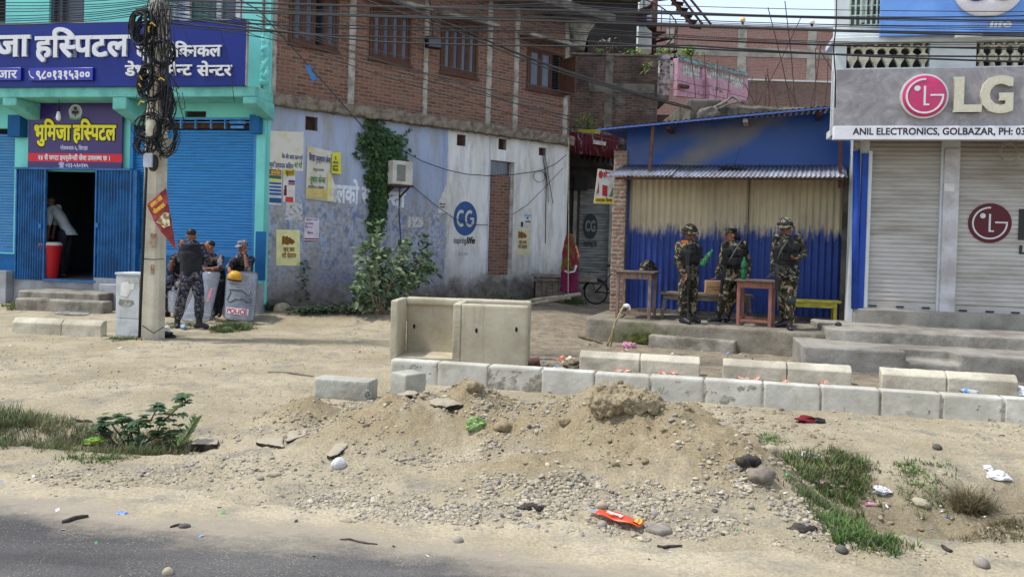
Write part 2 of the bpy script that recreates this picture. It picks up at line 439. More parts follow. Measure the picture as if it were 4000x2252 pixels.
def gnd(px,py):
	"""point of the uneven ground under a photograph pixel"""
	d = ray(px,py); z = 0.0
	lo,hi = 2.5,40.0
	ys = np.concatenate([np.arange(2.5,12,.02),np.arange(12,40,.08)]); xs = d.x / d.y * ys; zs = HCAM + d.z / d.y * ys
	hh = H(xs,ys); i = int(np.argmax(zs < hh));
	if zs[i] >= hh[i]: i = len(ys) - 1
	return Vector((xs[i],ys[i],hh[i]))
def axis(segs):
	out = []
	for a,b,st_ in segs: out.append(np.arange(a,b,st_))
	return np.concatenate(out + [np.array([segs[-1][1]])])
gx = axis([(-400,-40,40),(-40,-12,2),(-12,-5.5,.09),(-5.5,6.4,.026),(6.4,10,.09),(10,40,2),(40,400,40)])
gy = axis([(-60,0,6),(0,3.2,.2),(3.2,9.4,.026),(9.4,19,.06),(19,40,.7),(40,600,40)])
def heightmesh(name,gx,gy,dz=0.0,keep=None):
	XX,YY = np.meshgrid(gx,gy); ZZ = H(XX,YY) + dz; n,m = XX.shape
	co = np.stack([XX,YY,ZZ],-1).reshape(-1,3).astype(np.float32)
	i = (np.arange(n - 1)[:,None] * m + np.arange(m - 1)[None,:]).reshape(-1)
	q = np.stack([i,i + 1,i + m + 1,i + m],1)
	if keep is not None: q = q[keep(co[q].mean(1))]
	return npmesh(name,co,q)
def npmesh(name,co,q,smooth=True,mi=None):
	me = bpy.data.meshes.new(name); k = q.shape[1]
	used = np.unique(q); mp = np.full(len(co),-1); mp[used] = np.arange(len(used)); co = co[used]; q = mp[q]
	me.vertices.add(len(co)); me.vertices.foreach_set('co',co.astype(np.float32).ravel())
	me.loops.add(q.size); me.loops.foreach_set('vertex_index',q.astype(np.int32).ravel())
	me.polygons.add(len(q)); me.polygons.foreach_set('loop_start',np.arange(0,q.size,k,dtype=np.int32))
	me.polygons.foreach_set('use_smooth',np.full(len(q),smooth))
	if mi is not None: me.polygons.foreach_set('material_index',mi.astype(np.int32))
	me.update(calc_edges=True); me.validate(); return me
SAND,SAND2,GRIT,SOIL = srgb(178,166,141),srgb(160,148,122),srgb(144,137,122),srgb(150,135,107)
def sandcol(b):
	"""colour of the sandy verge, from world position"""
	x,y,z = b.xyz(); v = b.co
	c = b.mix(b.mask(b.noise(.9,5,.6),.4,.62),SAND,SAND2)
	c = b.mix(b.mask(b.noise(2.6,6,.65),.5,.66),c,GRIT)
	hz_ = b.mask(z,.05,.20)
	c = b.mix(b.math('MULTIPLY',hz_,b.mask(b.noise(3.2,6,.65),.26,.52)),c,SOIL)
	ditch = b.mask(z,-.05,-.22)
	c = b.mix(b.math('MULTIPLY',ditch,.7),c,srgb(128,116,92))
	# trodden grey earth in front of the shops
	sh = b.math('MULTIPLY',b.mask(b.math('ADD',b.math('ADD',b.math('MULTIPLY',y,C12),b.math('MULTIPLY',x,S12)),b.math('MULTIPLY',b.noise(1.1,5),.9)),9.45,10.4),
				b.mask(b.math('ADD',x,b.math('MULTIPLY',b.noise(.9,4),1.6)),-.4,.9))
	c = b.mix(sh,c,b.mix(b.mask(b.noise(4,6,.65),.4,.65),srgb(152,140,120),srgb(118,108,94)))
	g = b.noise(55,4,.7)
	c = b.mix(.42,c,b.ramp(g,[(.28,.08),(.72,.92)]),'OVERLAY'); c = b.mix(b.math('MULTIPLY',b.mask(b.noise(19,5,.7,b.map((1,1.6,1))),.56,.66),.5),c,srgb(128,120,104))
	sp = b.vor(34,None,'F1','Distance')
	c = b.mix(b.math('MULTIPLY',b.mask(sp,.16,.05),b.mask(b.noise(1.7,4),.45,.6)),c,srgb(136,128,116))
	return c,b.math('ADD',g,b.math('MULTIPLY',b.noise(140,3,.6),.5))
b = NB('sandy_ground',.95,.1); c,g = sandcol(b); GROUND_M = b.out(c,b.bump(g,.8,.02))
me = heightmesh('ground',gx,gy); me.materials.append(GROUND_M)
tag(link(bpy.data.objects.new('ground',me)),kind='structure')
# road: the asphalt sheet lies just above the ground, its edge drifted over with sand
b = NB('dusty_asphalt',.9,.2); x,y,z = b.xyz(); c,g = sandcol(b)
t_ = b.math('ADD',b.math('MULTIPLY',y,C12),b.math('MULTIPLY',x,S12)); s_ = b.math('SUBTRACT',b.math('MULTIPLY',x,C12),b.math('MULTIPLY',y,S12))
drift = b.math('ADD',b.math('ADD',t_,b.math('MULTIPLY',b.math('MAXIMUM',b.math('ADD',s_,1.0),0),.18)),b.math('ADD',b.math('MULTIPLY',b.noise(.8,5,.6),.7),b.math('MULTIPLY',b.noise(6,5,.7,b.map((.35,1,1),rot=(0,0,R(12)))),.5)))
asph = b.mix(b.mask(b.noise(2.5,5,.6,b.map((.25,1.4,1),rot=(0,0,R(12)))),.38,.65),srgb(76,74,73),srgb(98,95,92))
asph = b.mix(.7,asph,b.ramp(b.noise(120,4,.75),[(.3,.12),(.7,.88)]),'OVERLAY'); asph = b.mix(b.math('MULTIPLY',b.mask(b.vor(60),.22,.12),b.mask(b.noise(3,4),.42,.6)),asph,srgb(170,160,142))
half = b.mix(.62,asph,srgb(176,164,142))
c2 = b.mix(b.mask(b.math('ADD',drift,b.math('MULTIPLY',b.noise(22,4,.7),.30)),4.74,4.96),b.mix(b.mask(b.math('ADD',drift,b.math('MULTIPLY',b.noise(30,4,.7),.25)),4.40,4.70),asph,half),c)
ROAD_M = b.out(c2,b.bump(b.math('ADD',g,b.noise(220,2)),.5,.006))
rx = axis([(-60,-5,1.5),(-5,5,.05),(5,60,1.5)]); ry = axis([(-14,2.6,.4),(2.6,6.0,.03)])
me = heightmesh('road',rx,ry,.004,keep=lambda p: (p[:,1] * C12 + p[:,0] * S12) < 4.5 + .10 * np.sin(p[:,0] * 5)); me.materials.append(ROAD_M)
tag(link(bpy.data.objects.new('road',me)),kind='structure')
# ------------------------------------------------------------------ gravel (stuff)
def icos(sub):
	bm = bmesh.new(); bmesh.ops.create_icosphere(bm,subdivisions=sub,radius=1); bm.verts.ensure_lookup_table()
	v = np.array([v.co[:] for v in bm.verts]); f = np.array([[q.index for q in f.verts] for f in bm.faces]); bm.free(); return v,f
ICO = {1: icos(1),2: icos(2)}
def rotm(n,g=RNG):
	q = g.normal(size=(n,4)); q /= np.linalg.norm(q,axis=1)[:,None]; w_,x,y,z = q.T
	return np.stack([1 - 2 * (y * y + z * z),2 * (x * y - z * w_),2 * (x * z + y * w_),2 * (x * y + z * w_),1 - 2 * (x * x + z * z),2 * (y * z - x * w_),2 * (x * z - y * w_),2 * (y * z + x * w_),1 - 2 * (x * x + y * y)],1).reshape(n,3,3)
STONES = []                                    # (X, Y, size)
def sow(n,px0,py0,px1,py1,smin,smax,pw=2.2,keep=None,patch=0.0):
	"""stones over the ground patch seen between these pixels (as a world-space quadrilateral)"""
	q = [gp(px0,py0),gp(px1,py0),gp(px1,py1),gp(px0,py1)]
	x0,x1 = min(p[0] for p in q),max(p[0] for p in q); y0,y1 = min(p[1] for p in q),max(p[1] for p in q)
	X = RNG.uniform(x0,x1,n * 2); Y = RNG.uniform(y0,y1,n * 2)
	w_ = fbm(X,Y,2.6,5,.75) + RNG.normal(0,.035,n * 2); ok = w_ > np.quantile(w_,.5 if patch else 0) - (1 - patch) * .2
	e = np.minimum(np.minimum(X - x0,x1 - X) / (x1 - x0),np.minimum(Y - y0,y1 - Y) / (y1 - y0)); ok &= RNG.random(n * 2) < np.clip(e * 7,.08,1)
	X,Y = X[ok][:n],Y[ok][:n]
	sz = smin * (smax / smin) ** (RNG.random(len(X)) ** pw); STONES.append(np.stack([X,Y,sz],1))
sow(15000,-300,1330,4300,2190,.0022,0.0093,2.4)
sow(5000,-300,1850,2600,2180,.002,0.0059,1.6)
sow(2600,-300,1830,1500,2010,.005,0.0187,2.6,patch=1)
sow(2200,1150,1950,1950,2070,.005,0.0221,2.6,patch=1)
sow(3300,1800,1940,3150,2110,.005,0.0255,2.5,patch=1)
sow(1800,1500,1650,2350,1880,.006,0.0238,2.4,patch=1)
sow(1500,1250,1560,1950,1780,.005,0.0204,2.4,patch=1)
sow(1300,2650,1720,3150,2080,.006,0.0272,2.4,patch=1)
sow(1800,2250,1540,2950,1960,.004,0.0136,2.2)
sow(2800,2750,1600,4200,1730,.005,0.0170,2.4,patch=1)
sow(1500,3050,1930,4200,2200,.005,0.0221,2.6,patch=1)
sow(1200,850,1640,1500,1900,.005,0.0221,2.4,patch=1)
sow(1600,1250,1210,2300,1500,.007,0.0187,2.6)
sow(2600,1150,1970,1950,2070,.006,.015,1.5,patch=1)
sow(4200,1800,1960,3200,2110,.006,.017,1.5,patch=1)
sow(1800,1600,1680,2330,1860,.006,.015,1.5,patch=1)
sow(2600,-300,1330,1500,1640,.006,0.0153,2.4,patch=1)
STO = np.concatenate(STONES)
s_,t_ = st(STO[:,0],STO[:,1]); STO = STO[(t_ > 4.25 + .25 * RNG.random(len(t_))) & ~((np.abs(t_ - 8.95) < .22) & (STO[:,0] > -1.5))]
def stonemesh(name,sto,sub):
	v0,f0 = ICO[sub]; n = len(sto); k = len(v0)
	sc = RNG.uniform(.62,1.25,(n,1,3)) * np.array([1.15,1.0,.72]); nn = RNG.normal(size=(n,7,3)); nn /= np.linalg.norm(nn,axis=2)[...,None]; v = v0[None] + RNG.normal(0,.03,(n,k,3))
	for j in range(7):                       # facets: shave the stone along random planes
		dd = np.einsum('nki,ni->nk',v,nn[:,j]); v = v - (np.clip(dd - RNG.uniform(.5,.85,(n,1)),0,9))[...,None] * nn[:,j][:,None,:]
	v = v * sc
	v = np.einsum('nij,nkj->nki',rotm(n),v) if sub == 1 else v
	a = RNG.uniform(0,6.28,n); ca,sa = np.cos(a),np.sin(a)
	v = np.stack([v[...,0] * ca[:,None] - v[...,1] * sa[:,None],v[...,0] * sa[:,None] + v[...,1] * ca[:,None],v[...,2]],-1) * sto[:,2][:,None,None]
	v[...,0] += sto[:,0][:,None]; v[...,1] += sto[:,1][:,None]; v[...,2] += (H(sto[:,0],sto[:,1]) + sto[:,2] * .12)[:,None]
	f = (f0[None] + (np.arange(n) * k)[:,None,None]).reshape(-1,3)
	mi = np.repeat(RNG.choice(5,n,p=[.42,.24,.24,.07,.03]),len(f0))
	return npmesh(name,v.reshape(-1,3),f,True,mi)
ST_M = [plain('stone_a',srgb(166,156,134),srgb(148,137,116),sc=20,bump=.3),plain('stone_b',srgb(154,147,135),srgb(134,128,118),sc=20,bump=.3),
		plain('stone_c',srgb(184,174,152),srgb(162,152,130),sc=20,bump=.3),plain('stone_d',srgb(146,141,134),srgb(120,115,110),sc=20,bump=.3),plain('stone_e',srgb(92,86,80),srgb(62,58,56),sc=20,bump=.3)]
for nm,sel,sub in (('gravel',STO[:,2] < .010,1),('pebbles',STO[:,2] >= .010,2)):
	me = stonemesh(nm,STO[sel],sub)
	for m in ST_M: me.materials.append(m)
	tag(link(bpy.data.objects.new(nm,me)),kind='stuff')
LUMP = []
for n_,q_,s0,s1 in ((1500,(1150,1530,2050,1820),.006,.03),(2400,(2150,1500,2950,1960),.006,.034),(400,(1060,1570,1350,1700),.005,.022),(900,(3050,1850,4100,2120),.006,.03)):
	STONES.clear(); sow(n_,*q_,s0,s1,2.4,patch=1); LUMP.append(STONES[0])
LUMP = np.concatenate(LUMP); me = stonemesh('soil_crumbs',LUMP,2)
for c_ in ((150,136,110),(138,124,98),(160,146,120),(128,114,90),(146,134,112)): me.materials.append(plain('soil_crumb',srgb(*c_),srgb(*[int(v_ * .84) for v_ in c_]),sc=20,bump=.6))
tag(link(bpy.data.objects.new('soil_crumbs',me)),kind='stuff')
# ------------------------------------------------------------------ grass (stuff)
def grassmesh(name,pts,hmin,hmax,lean,mats,per=7,wid=.0035,rad=.03):
	"""tufts of curved blades, 3 quads tapering to a tip"""
	n = len(pts) * per; P = np.repeat(pts,per,0); a = RNG.uniform(0,6.28,n); r = rad * np.sqrt(RNG.random(n));
	X = P[:,0] + r * np.cos(a); Y = P[:,1] + r * np.sin(a); Z = H(X,Y) - .008
	hh = RNG.uniform(hmin,hmax,n) * np.repeat(RNG.uniform(.35,1.25,len(pts)),per) * (.5 + 1.0 * (fbm(X,Y,4,3) + .5)); ln = lean * RNG.uniform(.2,1.3,n) * hh; b_ = a + RNG.normal(0,.9,n)
	wx,wy = -np.sin(b_),np.cos(b_); vs = []
	for k,(fz,fl,fw) in enumerate(((0,0,1),(.42,.16,.9),(.78,.5,.6),(1,1,.06))):
		for sgn in (-1,1):
			vs.append(np.stack([X + np.cos(b_) * ln * fl + sgn * wx * wid * fw,Y + np.sin(b_) * ln * fl + sgn * wy * wid * fw,Z + hh * fz * (1 - .18 * fl * lean)],1))
	v = np.stack(vs,1); f0 = np.array([[0,1,3,2],[2,3,5,4],[4,5,7,6]])
	f = (f0[None] + (np.arange(n) * 8)[:,None,None]).reshape(-1,4)
	me = npmesh(name,v.reshape(-1,3),f,True,np.repeat(RNG.integers(0,len(mats),n),3))
	for m in mats: me.materials.append(m)
	return me
def leafm(name,c1,c2,sc=3):
	b = NB(name,.6,.3); c = b.mix(b.mask(b.noise(sc,4),.35,.65),c1,c2)
	b.b.inputs['Subsurface Weight'].default_value = 0
	tr = b.n('ShaderNodeBsdfTranslucent'); b.set(tr.inputs[0],c); mx = b.n('ShaderNodeMixShader'); mx.inputs[0].default_value = .25
	b.out(c); o = b.t.nodes['Material Output']; b.t.links.new(b.b.outputs[0],mx.inputs[1]); b.t.links.new(tr.outputs[0],mx.inputs[2]); b.t.links.new(mx.outputs[0],o.inputs[0])
	return b.m
G1,G2 = leafm('green_grass',srgb(92,120,66),srgb(70,96,52)),leafm('bright_grass',srgb(112,142,66),srgb(84,116,54))
G3,G4 = leafm('dull_grass',srgb(112,112,78),srgb(88,94,64)),leafm('dry_grass',srgb(134,118,88),srgb(104,90,66))
def area(n,poly,patch=.5,sc=2.0):
	"""points inside a world polygon given by ground pixels"""
	q = np.array([gp(*p) for p in poly]); out = []
	lo,hi = q.min(0),q.max(0)
	while len(out) < n:
		X = RNG.uniform(lo[0],hi[0],4000); Y = RNG.uniform(lo[1],hi[1],4000); ins = np.zeros(4000,bool); j = len(q) - 1
		for i in range(len(q)):
			c_ = ((q[i,1] > Y) != (q[j,1] > Y)) & (X < (q[j,0] - q[i,0]) * (Y - q[i,1]) / (q[j,1] - q[i,1] + 1e-12) + q[i,0]); ins ^= c_; j = i
		ins &= (fbm(X,Y,3.2,4) + .5) > (.34 + patch * .42) * RNG.random(4000) ** .35
		out += list(np.stack([X,Y],1)[ins])
	return np.array(out[:n]) + RNG.normal(0,.05,(n,2))
def stuff(name,me): return tag(link(bpy.data.objects.new(name,me)),kind='stuff')
stuff('grass',grassmesh('grass',area(540,[(3020,1840),(3080,1775),(3250,1765),(3400,1800),(3420,1850),(3300,1870),(3100,1860)],.5),.03,.095,.8,[G1,G2,G3,G3,G4],8,.004))
stuff('grass',grassmesh('grass',area(288,[(3060,1880),(3350,1900),(3420,1960),(3200,1990),(3130,2010)],.7),.03,.09,.7,[G1,G3,G3],8,.0035))
stuff('grass',grassmesh('grass',area(252,[(3170,2030),(3260,2020),(3580,2135),(3480,2170),(3300,2120)],.55),.03,.095,.9,[G1,G2,G3],8,.004))
stuff('grass',grassmesh('grass',area(198,[(3480,1800),(3720,1790),(3740,1850),(3560,1880)],.75),.02,.06,.8,[G2,G1,G3],7,.0035))
stuff('grass',grassmesh('grass',area(66,[(2920,1715),(3080,1705),(3060,1730),(2930,1740)],.6),.02,.045,.8,[G2,G1],7))
stuff('grass',grassmesh('grass',area(156,[(3700,1980),(4000,1960),(4000,2080),(3750,2070),(3600,2010)],.8),.03,.07,1.2,[G4,G4,G3],7,.003))
stuff('grass',grassmesh('grass',area(1020,[(-200,1700),(0,1615),(180,1630),(420,1690),(700,1690),(740,1740),(560,1775),(300,1765),(60,1740),(-200,1745)],.45),.035,.10,.9,[G3,G3,G1,G4],8,.003,.05))
stuff('grass',grassmesh('grass',area(156,[(-200,1680),(-100,1600),(100,1625),(180,1690),(0,1730)],.4),.07,.17,.8,[G1,G3,G3],8,.0035))
stuff('grass',grassmesh('grass',area(84,[(220,1785),(400,1778),(520,1790),(380,1805)],.6),.02,.045,.9,[G2,G3],7))
stuff('grass',grassmesh('grass',area(252,[(820,1285),(900,1262),(985,1268),(990,1288),(850,1300)],.3),.04,.11,.9,[G1,G3],9,.005,.05))
stuff('grass',grassmesh('grass',area(96,[(640,1270),(760,1262),(770,1278),(650,1285)],.5),.03,.07,.9,[G1,G3],8,.005,.05))
stuff('grass',grassmesh('grass',area(252,[(20,1212),(120,1180),(180,1190),(150,1215),(60,1225)],.3),.05,.13,.9,[G1,G3,G3],9,.006,.06))
stuff('grass',grassmesh('grass',area(420,[(2060,1200),(2130,1185),(2260,1180),(2300,1195),(2230,1208),(2090,1208)],.4),.05,.14,.9,[G1,G1,G3],9,.006,.06))
stuff('grass',grassmesh('grass',area(90,[(430,1320),(560,1318),(560,1330),(440,1330)],.5),.02,.06,.9,[G1,G3],8,.004,.05))
# ------------------------------------------------------------------ hospital (turquoise building, left)
HP = Pl((-5.05,16.0),(-5.05 - math.cos(R(10)),16.0 + math.sin(R(10)))); HP = Pl((HP.A.x - HP.d.x * -12,HP.A.y - HP.d.y * -12),(-5.05,16.0))
def hb(x0,y0,x1,y1,n=0.0): return HP.box(x0,y0,x1,y1,n)
TURQ = plain('turquoise_paint',srgb(126,212,204),srgb(112,192,186),sc=1.2,lo=.45,hi=.75,fine=.1,bump=.2,bs=25,bd=.006)
TURQ_B = plain('beam_turquoise',srgb(122,198,186),srgb(102,172,162),sc=2.5,fine=.14,bump=.25,bs=20,bd=.008)
BLUEP = plain('blue_dado_paint',srgb(36,104,158),srgb(30,88,138),sc=1.5,bump=.15)
SHUT_B = plain('blue_shutter_steel',srgb(44,132,194),srgb(38,112,168),sc=2,lo=.4,hi=.75,rough=.45,spec=.4,bump=0,stretch=(1,1,8))
GATE_B = plain('blue_gate_steel',srgb(38,106,164),srgb(30,82,130),sc=3,rough=.5,spec=.4,bump=0)
GREYP = plain('grey_plinth_paint',srgb(164,164,168),srgb(132,130,130),sc=1.6,fine=.15,bump=.2)
SIGNB = flat('royal_blue_sign',srgb(20,40,124),.4,.25); SIGNB2 = flat('deep_blue_sign',srgb(22,26,150),.3,.5); SIGNP = flat('purple_sign',srgb(56,34,104),.35,.4)
LWHITE = flat('white_letters',(.72,.72,.74),.5); LYEL = flat('yellow_letters',srgb(238,226,40),.5); LRED = flat('red_band',srgb(214,36,52),.45)
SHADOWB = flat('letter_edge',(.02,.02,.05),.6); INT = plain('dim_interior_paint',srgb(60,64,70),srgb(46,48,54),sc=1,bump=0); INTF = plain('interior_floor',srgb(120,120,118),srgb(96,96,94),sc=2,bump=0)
hosp = thing('hospital_building','turquoise two storey hospital building with blue roller shutters','building',HP.M)
# main wall with its openings
U = lambda x,y=700,n=0.0: HP.uv(x,y,n)[0]
V = lambda y,x=500,n=0.0: HP.uv(x,y,n)[1]
uR = U(1052,300); uL = U(-420,700)
door = (U(135,880),U(380,880),V(1093,280),V(668,280))
sh1 = (U(505,700),U(1000,700),V(998,760),V(460,760)); sh0 = (U(-260,700),U(56,700),V(985,20),V(500,20))
w1 = hb(192,-60,329,93); w0 = hb(-120,-60,23,93); w2 = hb(668,-60,952,93); vent = hb(722,434,805,458)
mb = MB(); holed(mb,uL,uR,-.3,6.6,[door,sh1,sh0,w1,w0,w2,vent],0,.25); mb.build('wall',TURQ,hosp)
vs_ = lambda x,y0,y1: hb(x[0],y0,x[1],y1)
for q_ in ((505,998,1000,1096),(-260,986,56,1058)):
	a,b,c,d = hb(*q_); mb = MB(); mb.box(a,b,-.010,0,c,d); mb.build('dado',BLUEP,hosp)
a,b,c,d = hb(1003,904,1044,1094); mb = MB(); mb.box(a,b,-.068,-.061,c,d); mb.build('dado',BLUEP,hosp)
# plinth, step blocks
mb = MB(); za = V(1095,700)
mb.box(uL,U(67,1100),-.30,0.0,-.2,V(1058,30,.3)); mb.box(U(385,1100),uR,-.16,0.0,-.2,za)
mb.box(U(67,1100),U(385,1100),-.10,0.0,-.2,V(1096,250,.1)); mb.box(U(386,1150,.5),U(470,1150,.5),-.5,-.161,-.2,V(1110,420,.5)); mb.build('plinth',GREYP,hosp,bevel=.012)
mb = MB(); mb.box(U(70,1150,.95),U(384,1150,.95),-.95,-.11,-.2,V(1140,230,.95)); mb.box(U(50,1180,1.3),U(395,1180,1.3),-1.25,-.951,-.2,V(1170,230,1.2)); mb.build('step',CONC,hosp,bevel=.03)
# canopy beam and brackets
uA,uB = U(-420,360,.75),U(997,360,.75); vt,vb = V(338,500,.75),V(379,500,.75)
mb = MB(); mb.box(uA,uB,-.75,0.0,vb,vt)
for x0,x1,y1 in ((438,492,426),(8,62,412),(947,1001,404)):
	a,b = U(x0,400,.75),U(x1,400,.75); d = V(y1,x0,.75); top = vb - .001
	mb.add([(a,-.748,top),(b,-.748,top),(b,-.748,d),(a,-.748,d),(a,-.001,top),(b,-.001,top),(b,-.001,d - .22),(a,-.001,d - .22)],[(0,1,2,3),(4,7,6,5),(0,3,7,4),(1,5,6,2),(3,2,6,7),(0,4,5,1)])
mb.build('canopy_beam',TURQ_B,hosp,bevel=.02)
# pilaster, rough patched strip near the corner
mb = MB(); mb.box(U(1003,700),uR - .02,-.06,-.001,za + .001,vb - .2); mb.build('pilaster',[TURQ],hosp,bevel=.01)
mb = MB(); a,b,c,d = hb(1022,110,1056,330); mb.box(a,b,-.05,-.002,c,d); o = mb.build('patched_render',TURQ,hosp); rough_up(o,.03,.07,.12,.04,.05)
# upper windows
for k,(bx,cur) in enumerate(((w0,DARK),(w1,plain('grey_pane',srgb(94,100,112),srgb(80,84,96),sc=1,bump=0,rough=.3)),(w2,plain('green_curtain',srgb(84,122,118),srgb(66,100,98),sc=14,stretch=(1,1,.1),bump=0)))):
	mb = MB(); a,b,c,d = bx; f = mb
	for q in ((a,a + .07),(b - .07,b)): f.box(q[0],q[1],.06,.13,c,d)
	f.box(a + .07,b - .07,.06,.13,c,c + .06)
	if k == 1: f.box(a + .22,a + .27,.06,.13,c + .06,d)
	if k == 2:
		for e in (726,848,924): u_ = U(e,40); f.box(u_ - .05,u_ + .05,.06,.13,c + .06,d)
	fr = f.build('window',[plain('white_sash',srgb(196,196,200),srgb(170,170,176),bump=0) if k == 2 else flat('grey_sash',srgb(70,78,84))],hosp)
	mb = MB(); mb.box(a + .02,b - .02,.16,.18,c + .01,d); mb.build('pane',cur,fr)
	if k == 2:
		mb = MB(); mb.box(U(870,40),U(920,40),.14,.155,c + .01,d); mb.build('pane',GLASSB,fr)
		mb = MB(); mb.box(U(670,40),U(722,40),.14,.155,c + .01,d); mb.build('pane',plain('white_curtain',srgb(176,190,214),srgb(150,160,190),sc=14,stretch=(1,1,.1),bump=0),fr)
# vent with a grille
mb = MB(); a,b,c,d = vent; mb.box(a,b,.12,.14,c,d); vg = mb.build('vent',DARK,hosp)
mb = MB()
for i in range(9): u_ = a + (b - a) * i / 8; mb.bar((u_ - .06,.05,c),(u_ + .06,.05,d),.008); mb.bar((u_ + .06,.058,c),(u_ - .06,.058,d),.008)
mb.build('grille',RUST,vg)
# shutters
def shutter(parent,bx,y,pitch,mat,rail=True,railmat=None,label=None,railh=.11,amp=.02):
	a,b,c,d = bx; mb = MB(); slats(mb,a,b,c + railh,d,pitch,amp,y); s_ = mb.build('shutter',mat,parent,smooth=True,auto=50)
	if label: s_['label'] = label
	mb = MB(); mb.box(a,b,y - .045,y,c,c + railh - .002); mb.build('bottom_rail',railmat or mat,s_,bevel=.006)
	return s_
a,b,c,d = sh1; s1 = shutter(hosp,(a,b,c,V(505,760)),.10,.0605,SHUT_B)
mb = MB(); mb.box(a - .0,a + .07,.0,.06,c,d); mb.box(b - .07,b,.0,.06,c,d); mb.build('guide_rail',SHUT_B,s1)
mb = MB(); mb.tube([(a,.16,V(484,760)),(b,.16,V(484,760))],.085,12); mb.build('roller',RUST,s1,smooth=True)
mb = MB(); mb.box(a,b,.24,.25,V(505,760),d); mb.build('backing',DARK,s1)
BARL = plain('pale_blue_bar',srgb(90,160,220),srgb(70,130,190),bump=0)
mb = MB(); mb.box(U(640,470),b - .05,-.02,.02,V(468,760),V(462,760)); mb.box(U(640,470),b - .05,-.02,.02,V(479,760),V(476,760))
for x in (708,765,825,880): u_ = U(x,480); mb.box(u_ - .012,u_ + .012,-.025,.03,V(503,x),V(466,x))
mb.box(U(900,480),U(960,480),-.03,.03,V(484,930),V(473,930)); mb.box(U(905,490),U(955,490),-.04,.02,V(502,930),V(492,930)); mb.build('roller_bracket',BARL,s1)
mb = MB(); mb.box(U(976,480,.2),U(1014,480,.2),-.22,-.062,V(521,990,.2),V(448,990,.2)); mb.build('motor_box',BLUEP,s1,bevel=.006)
a,b,c,d = sh0; s0 = shutter(hosp,(a,b,c,V(522,20)),.08,.0605,plain('faded_blue_shutter',srgb(62,128,180),srgb(84,140,180),sc=2,rough=.5,bump=0,stretch=(1,1,8)),railmat=SHUT_B)
mb = MB(); mb.box(a,b,.2,.22,V(522,20),d); mb.build('backing',DARK,s0)
mb = MB(); mb.box(U(32,490,.2),U(80,490,.2),-.22,-.001,V(533,60,.2),V(449,60,.2)); mb.build('motor_box',BLUEP,s0,bevel=.006)
# doorway: dark room behind, folding gates either side
a,b,c,d = door; mb = MB(); D = 3.2; e = .9
P = lambda *q: q
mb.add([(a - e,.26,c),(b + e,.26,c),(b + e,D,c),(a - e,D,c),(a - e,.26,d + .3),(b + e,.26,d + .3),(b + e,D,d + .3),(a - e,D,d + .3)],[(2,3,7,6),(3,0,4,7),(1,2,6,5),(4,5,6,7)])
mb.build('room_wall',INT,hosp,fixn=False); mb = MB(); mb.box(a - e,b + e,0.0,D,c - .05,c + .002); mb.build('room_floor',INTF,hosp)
def folding_gate(x0,x1,y0,y1,n):
	a,b,c,d = hb(x0,y0,x1,y1,n); mb = MB(); k = 11; P = []
	for j,z in enumerate(np.linspace(c,d,15)): P.append([(a + (b - a) * i / (k * 2),-n - .035 * (i % 2) - .012 * ((j % 4) == 0),z) for i in range(k * 2 + 1)])
	mb.grid(P); return mb,(a,b,c,d)
for x0,x1,y1 in ((70,176,1091),(380,510,1104)):
	mb,bx = folding_gate(x0,x1,662,y1,.10); g = mb.build('folding_gate',GATE_B,hosp,fixn=False)
	mb = MB(); a,b,c,d = bx; mb.box(a - .03,a,-.15,-.09,c,d); mb.box(b,b + .03,-.15,-.09,c,d)
	for i in range(1,11):
		u_ = a + (b - a) * i / 11; mb.box(u_ - .006,u_ + .006,-.15,-.138,c,d)
	mb.build('channel_bar',GATE_B,g); mb = MB(); u_ = b - .05 if x0 < 100 else a + .05; zz = V(880,x0); mb.box(u_ - .03,u_ + .03,-.19,-.151,zz - .05,zz + .05); mb.build('lock_case',GATE_B,g,bevel=.006)
mb = MB(); a,b,c,d = hb(64,656,512,664,.12); mb.box(a,b,-.16,-.02,c,d); a,b,c,d = hb(510,664,533,1100,.1); mb.box(a,b,-.12,0,c,d); a,b,c,d = hb(176,1091,381,1100,.1); mb.box(a,b,-.16,-.02,c,d); mb.build('gate_frame',GATE_B,hosp)
# ---- signs
def board(name,label,bx,n,mat,th=.05,cat='sign',PL=None,edge=None):
	PL = PL or HP; t = thing(name,label,cat,PL.M); a,b,c,d = bx; mb = MB(); mb.box(a,b,-n,-n + th,c,d); mb.build('panel',mat,t,bevel=.004); return t
n = .83; q = lambda *p: HP.box(*p,n)
sg = board('signboard','long royal blue hospital signboard with raised white letters above the canopy',q(-330,90,961,339),n,SIGNB,.07)
mb = MB(); a,b,c,d = q(-330,90,961,339); mb.box(b,b + .012,-n - .006,-n + .076,c,d); mb.box(a,b,-n - .004,-n + .07,d,d + .010); mb.build('edge_trim',CONC_LT,sg)
for tx,bx,of,dp in (('भुमजा',None,0,0),):
	pass
def raised(txt,bx,off,dp=.05,mat=LWHITE,par=sg,n_=None,**k): return sign_text('lettering',txt,mat,par,bx,-(n if n_ is None else n_),dp,off,**k)
raised('भुिमजा',q(-212,222,121,145),.026); raised('हिस<पटल',q(145,222,509,145),.026)
raised('एण<ड टेिक<नकल',q(536,223,867,182),.024,.04); raised('डेभलपमेन<ट',q(494,296,752,257),.024,.04); raised('सेन<टर',q(775,297,908,258),.024,.04)
for x0,x1 in ((-150,89),(120,369)):
	a,b,c,d = q(x0,267,x1,317); mb = MB(); mb.box(a,b,-n - .05,-n - .002,c,d); mb.build('number_panel',SIGNB2,sg,bevel=.008)
raised('गोलबजार',q(-110,308,74,279),.02,.004,n_=n + .05); raised('९८०१३१५३००',q(150,309,357,280),.03,.004,n_=n + .05)
mb = MB(); pts = [HP.uv(x,y,n) for x,y in ((122,280),(124,294),(131,304),(140,309))]
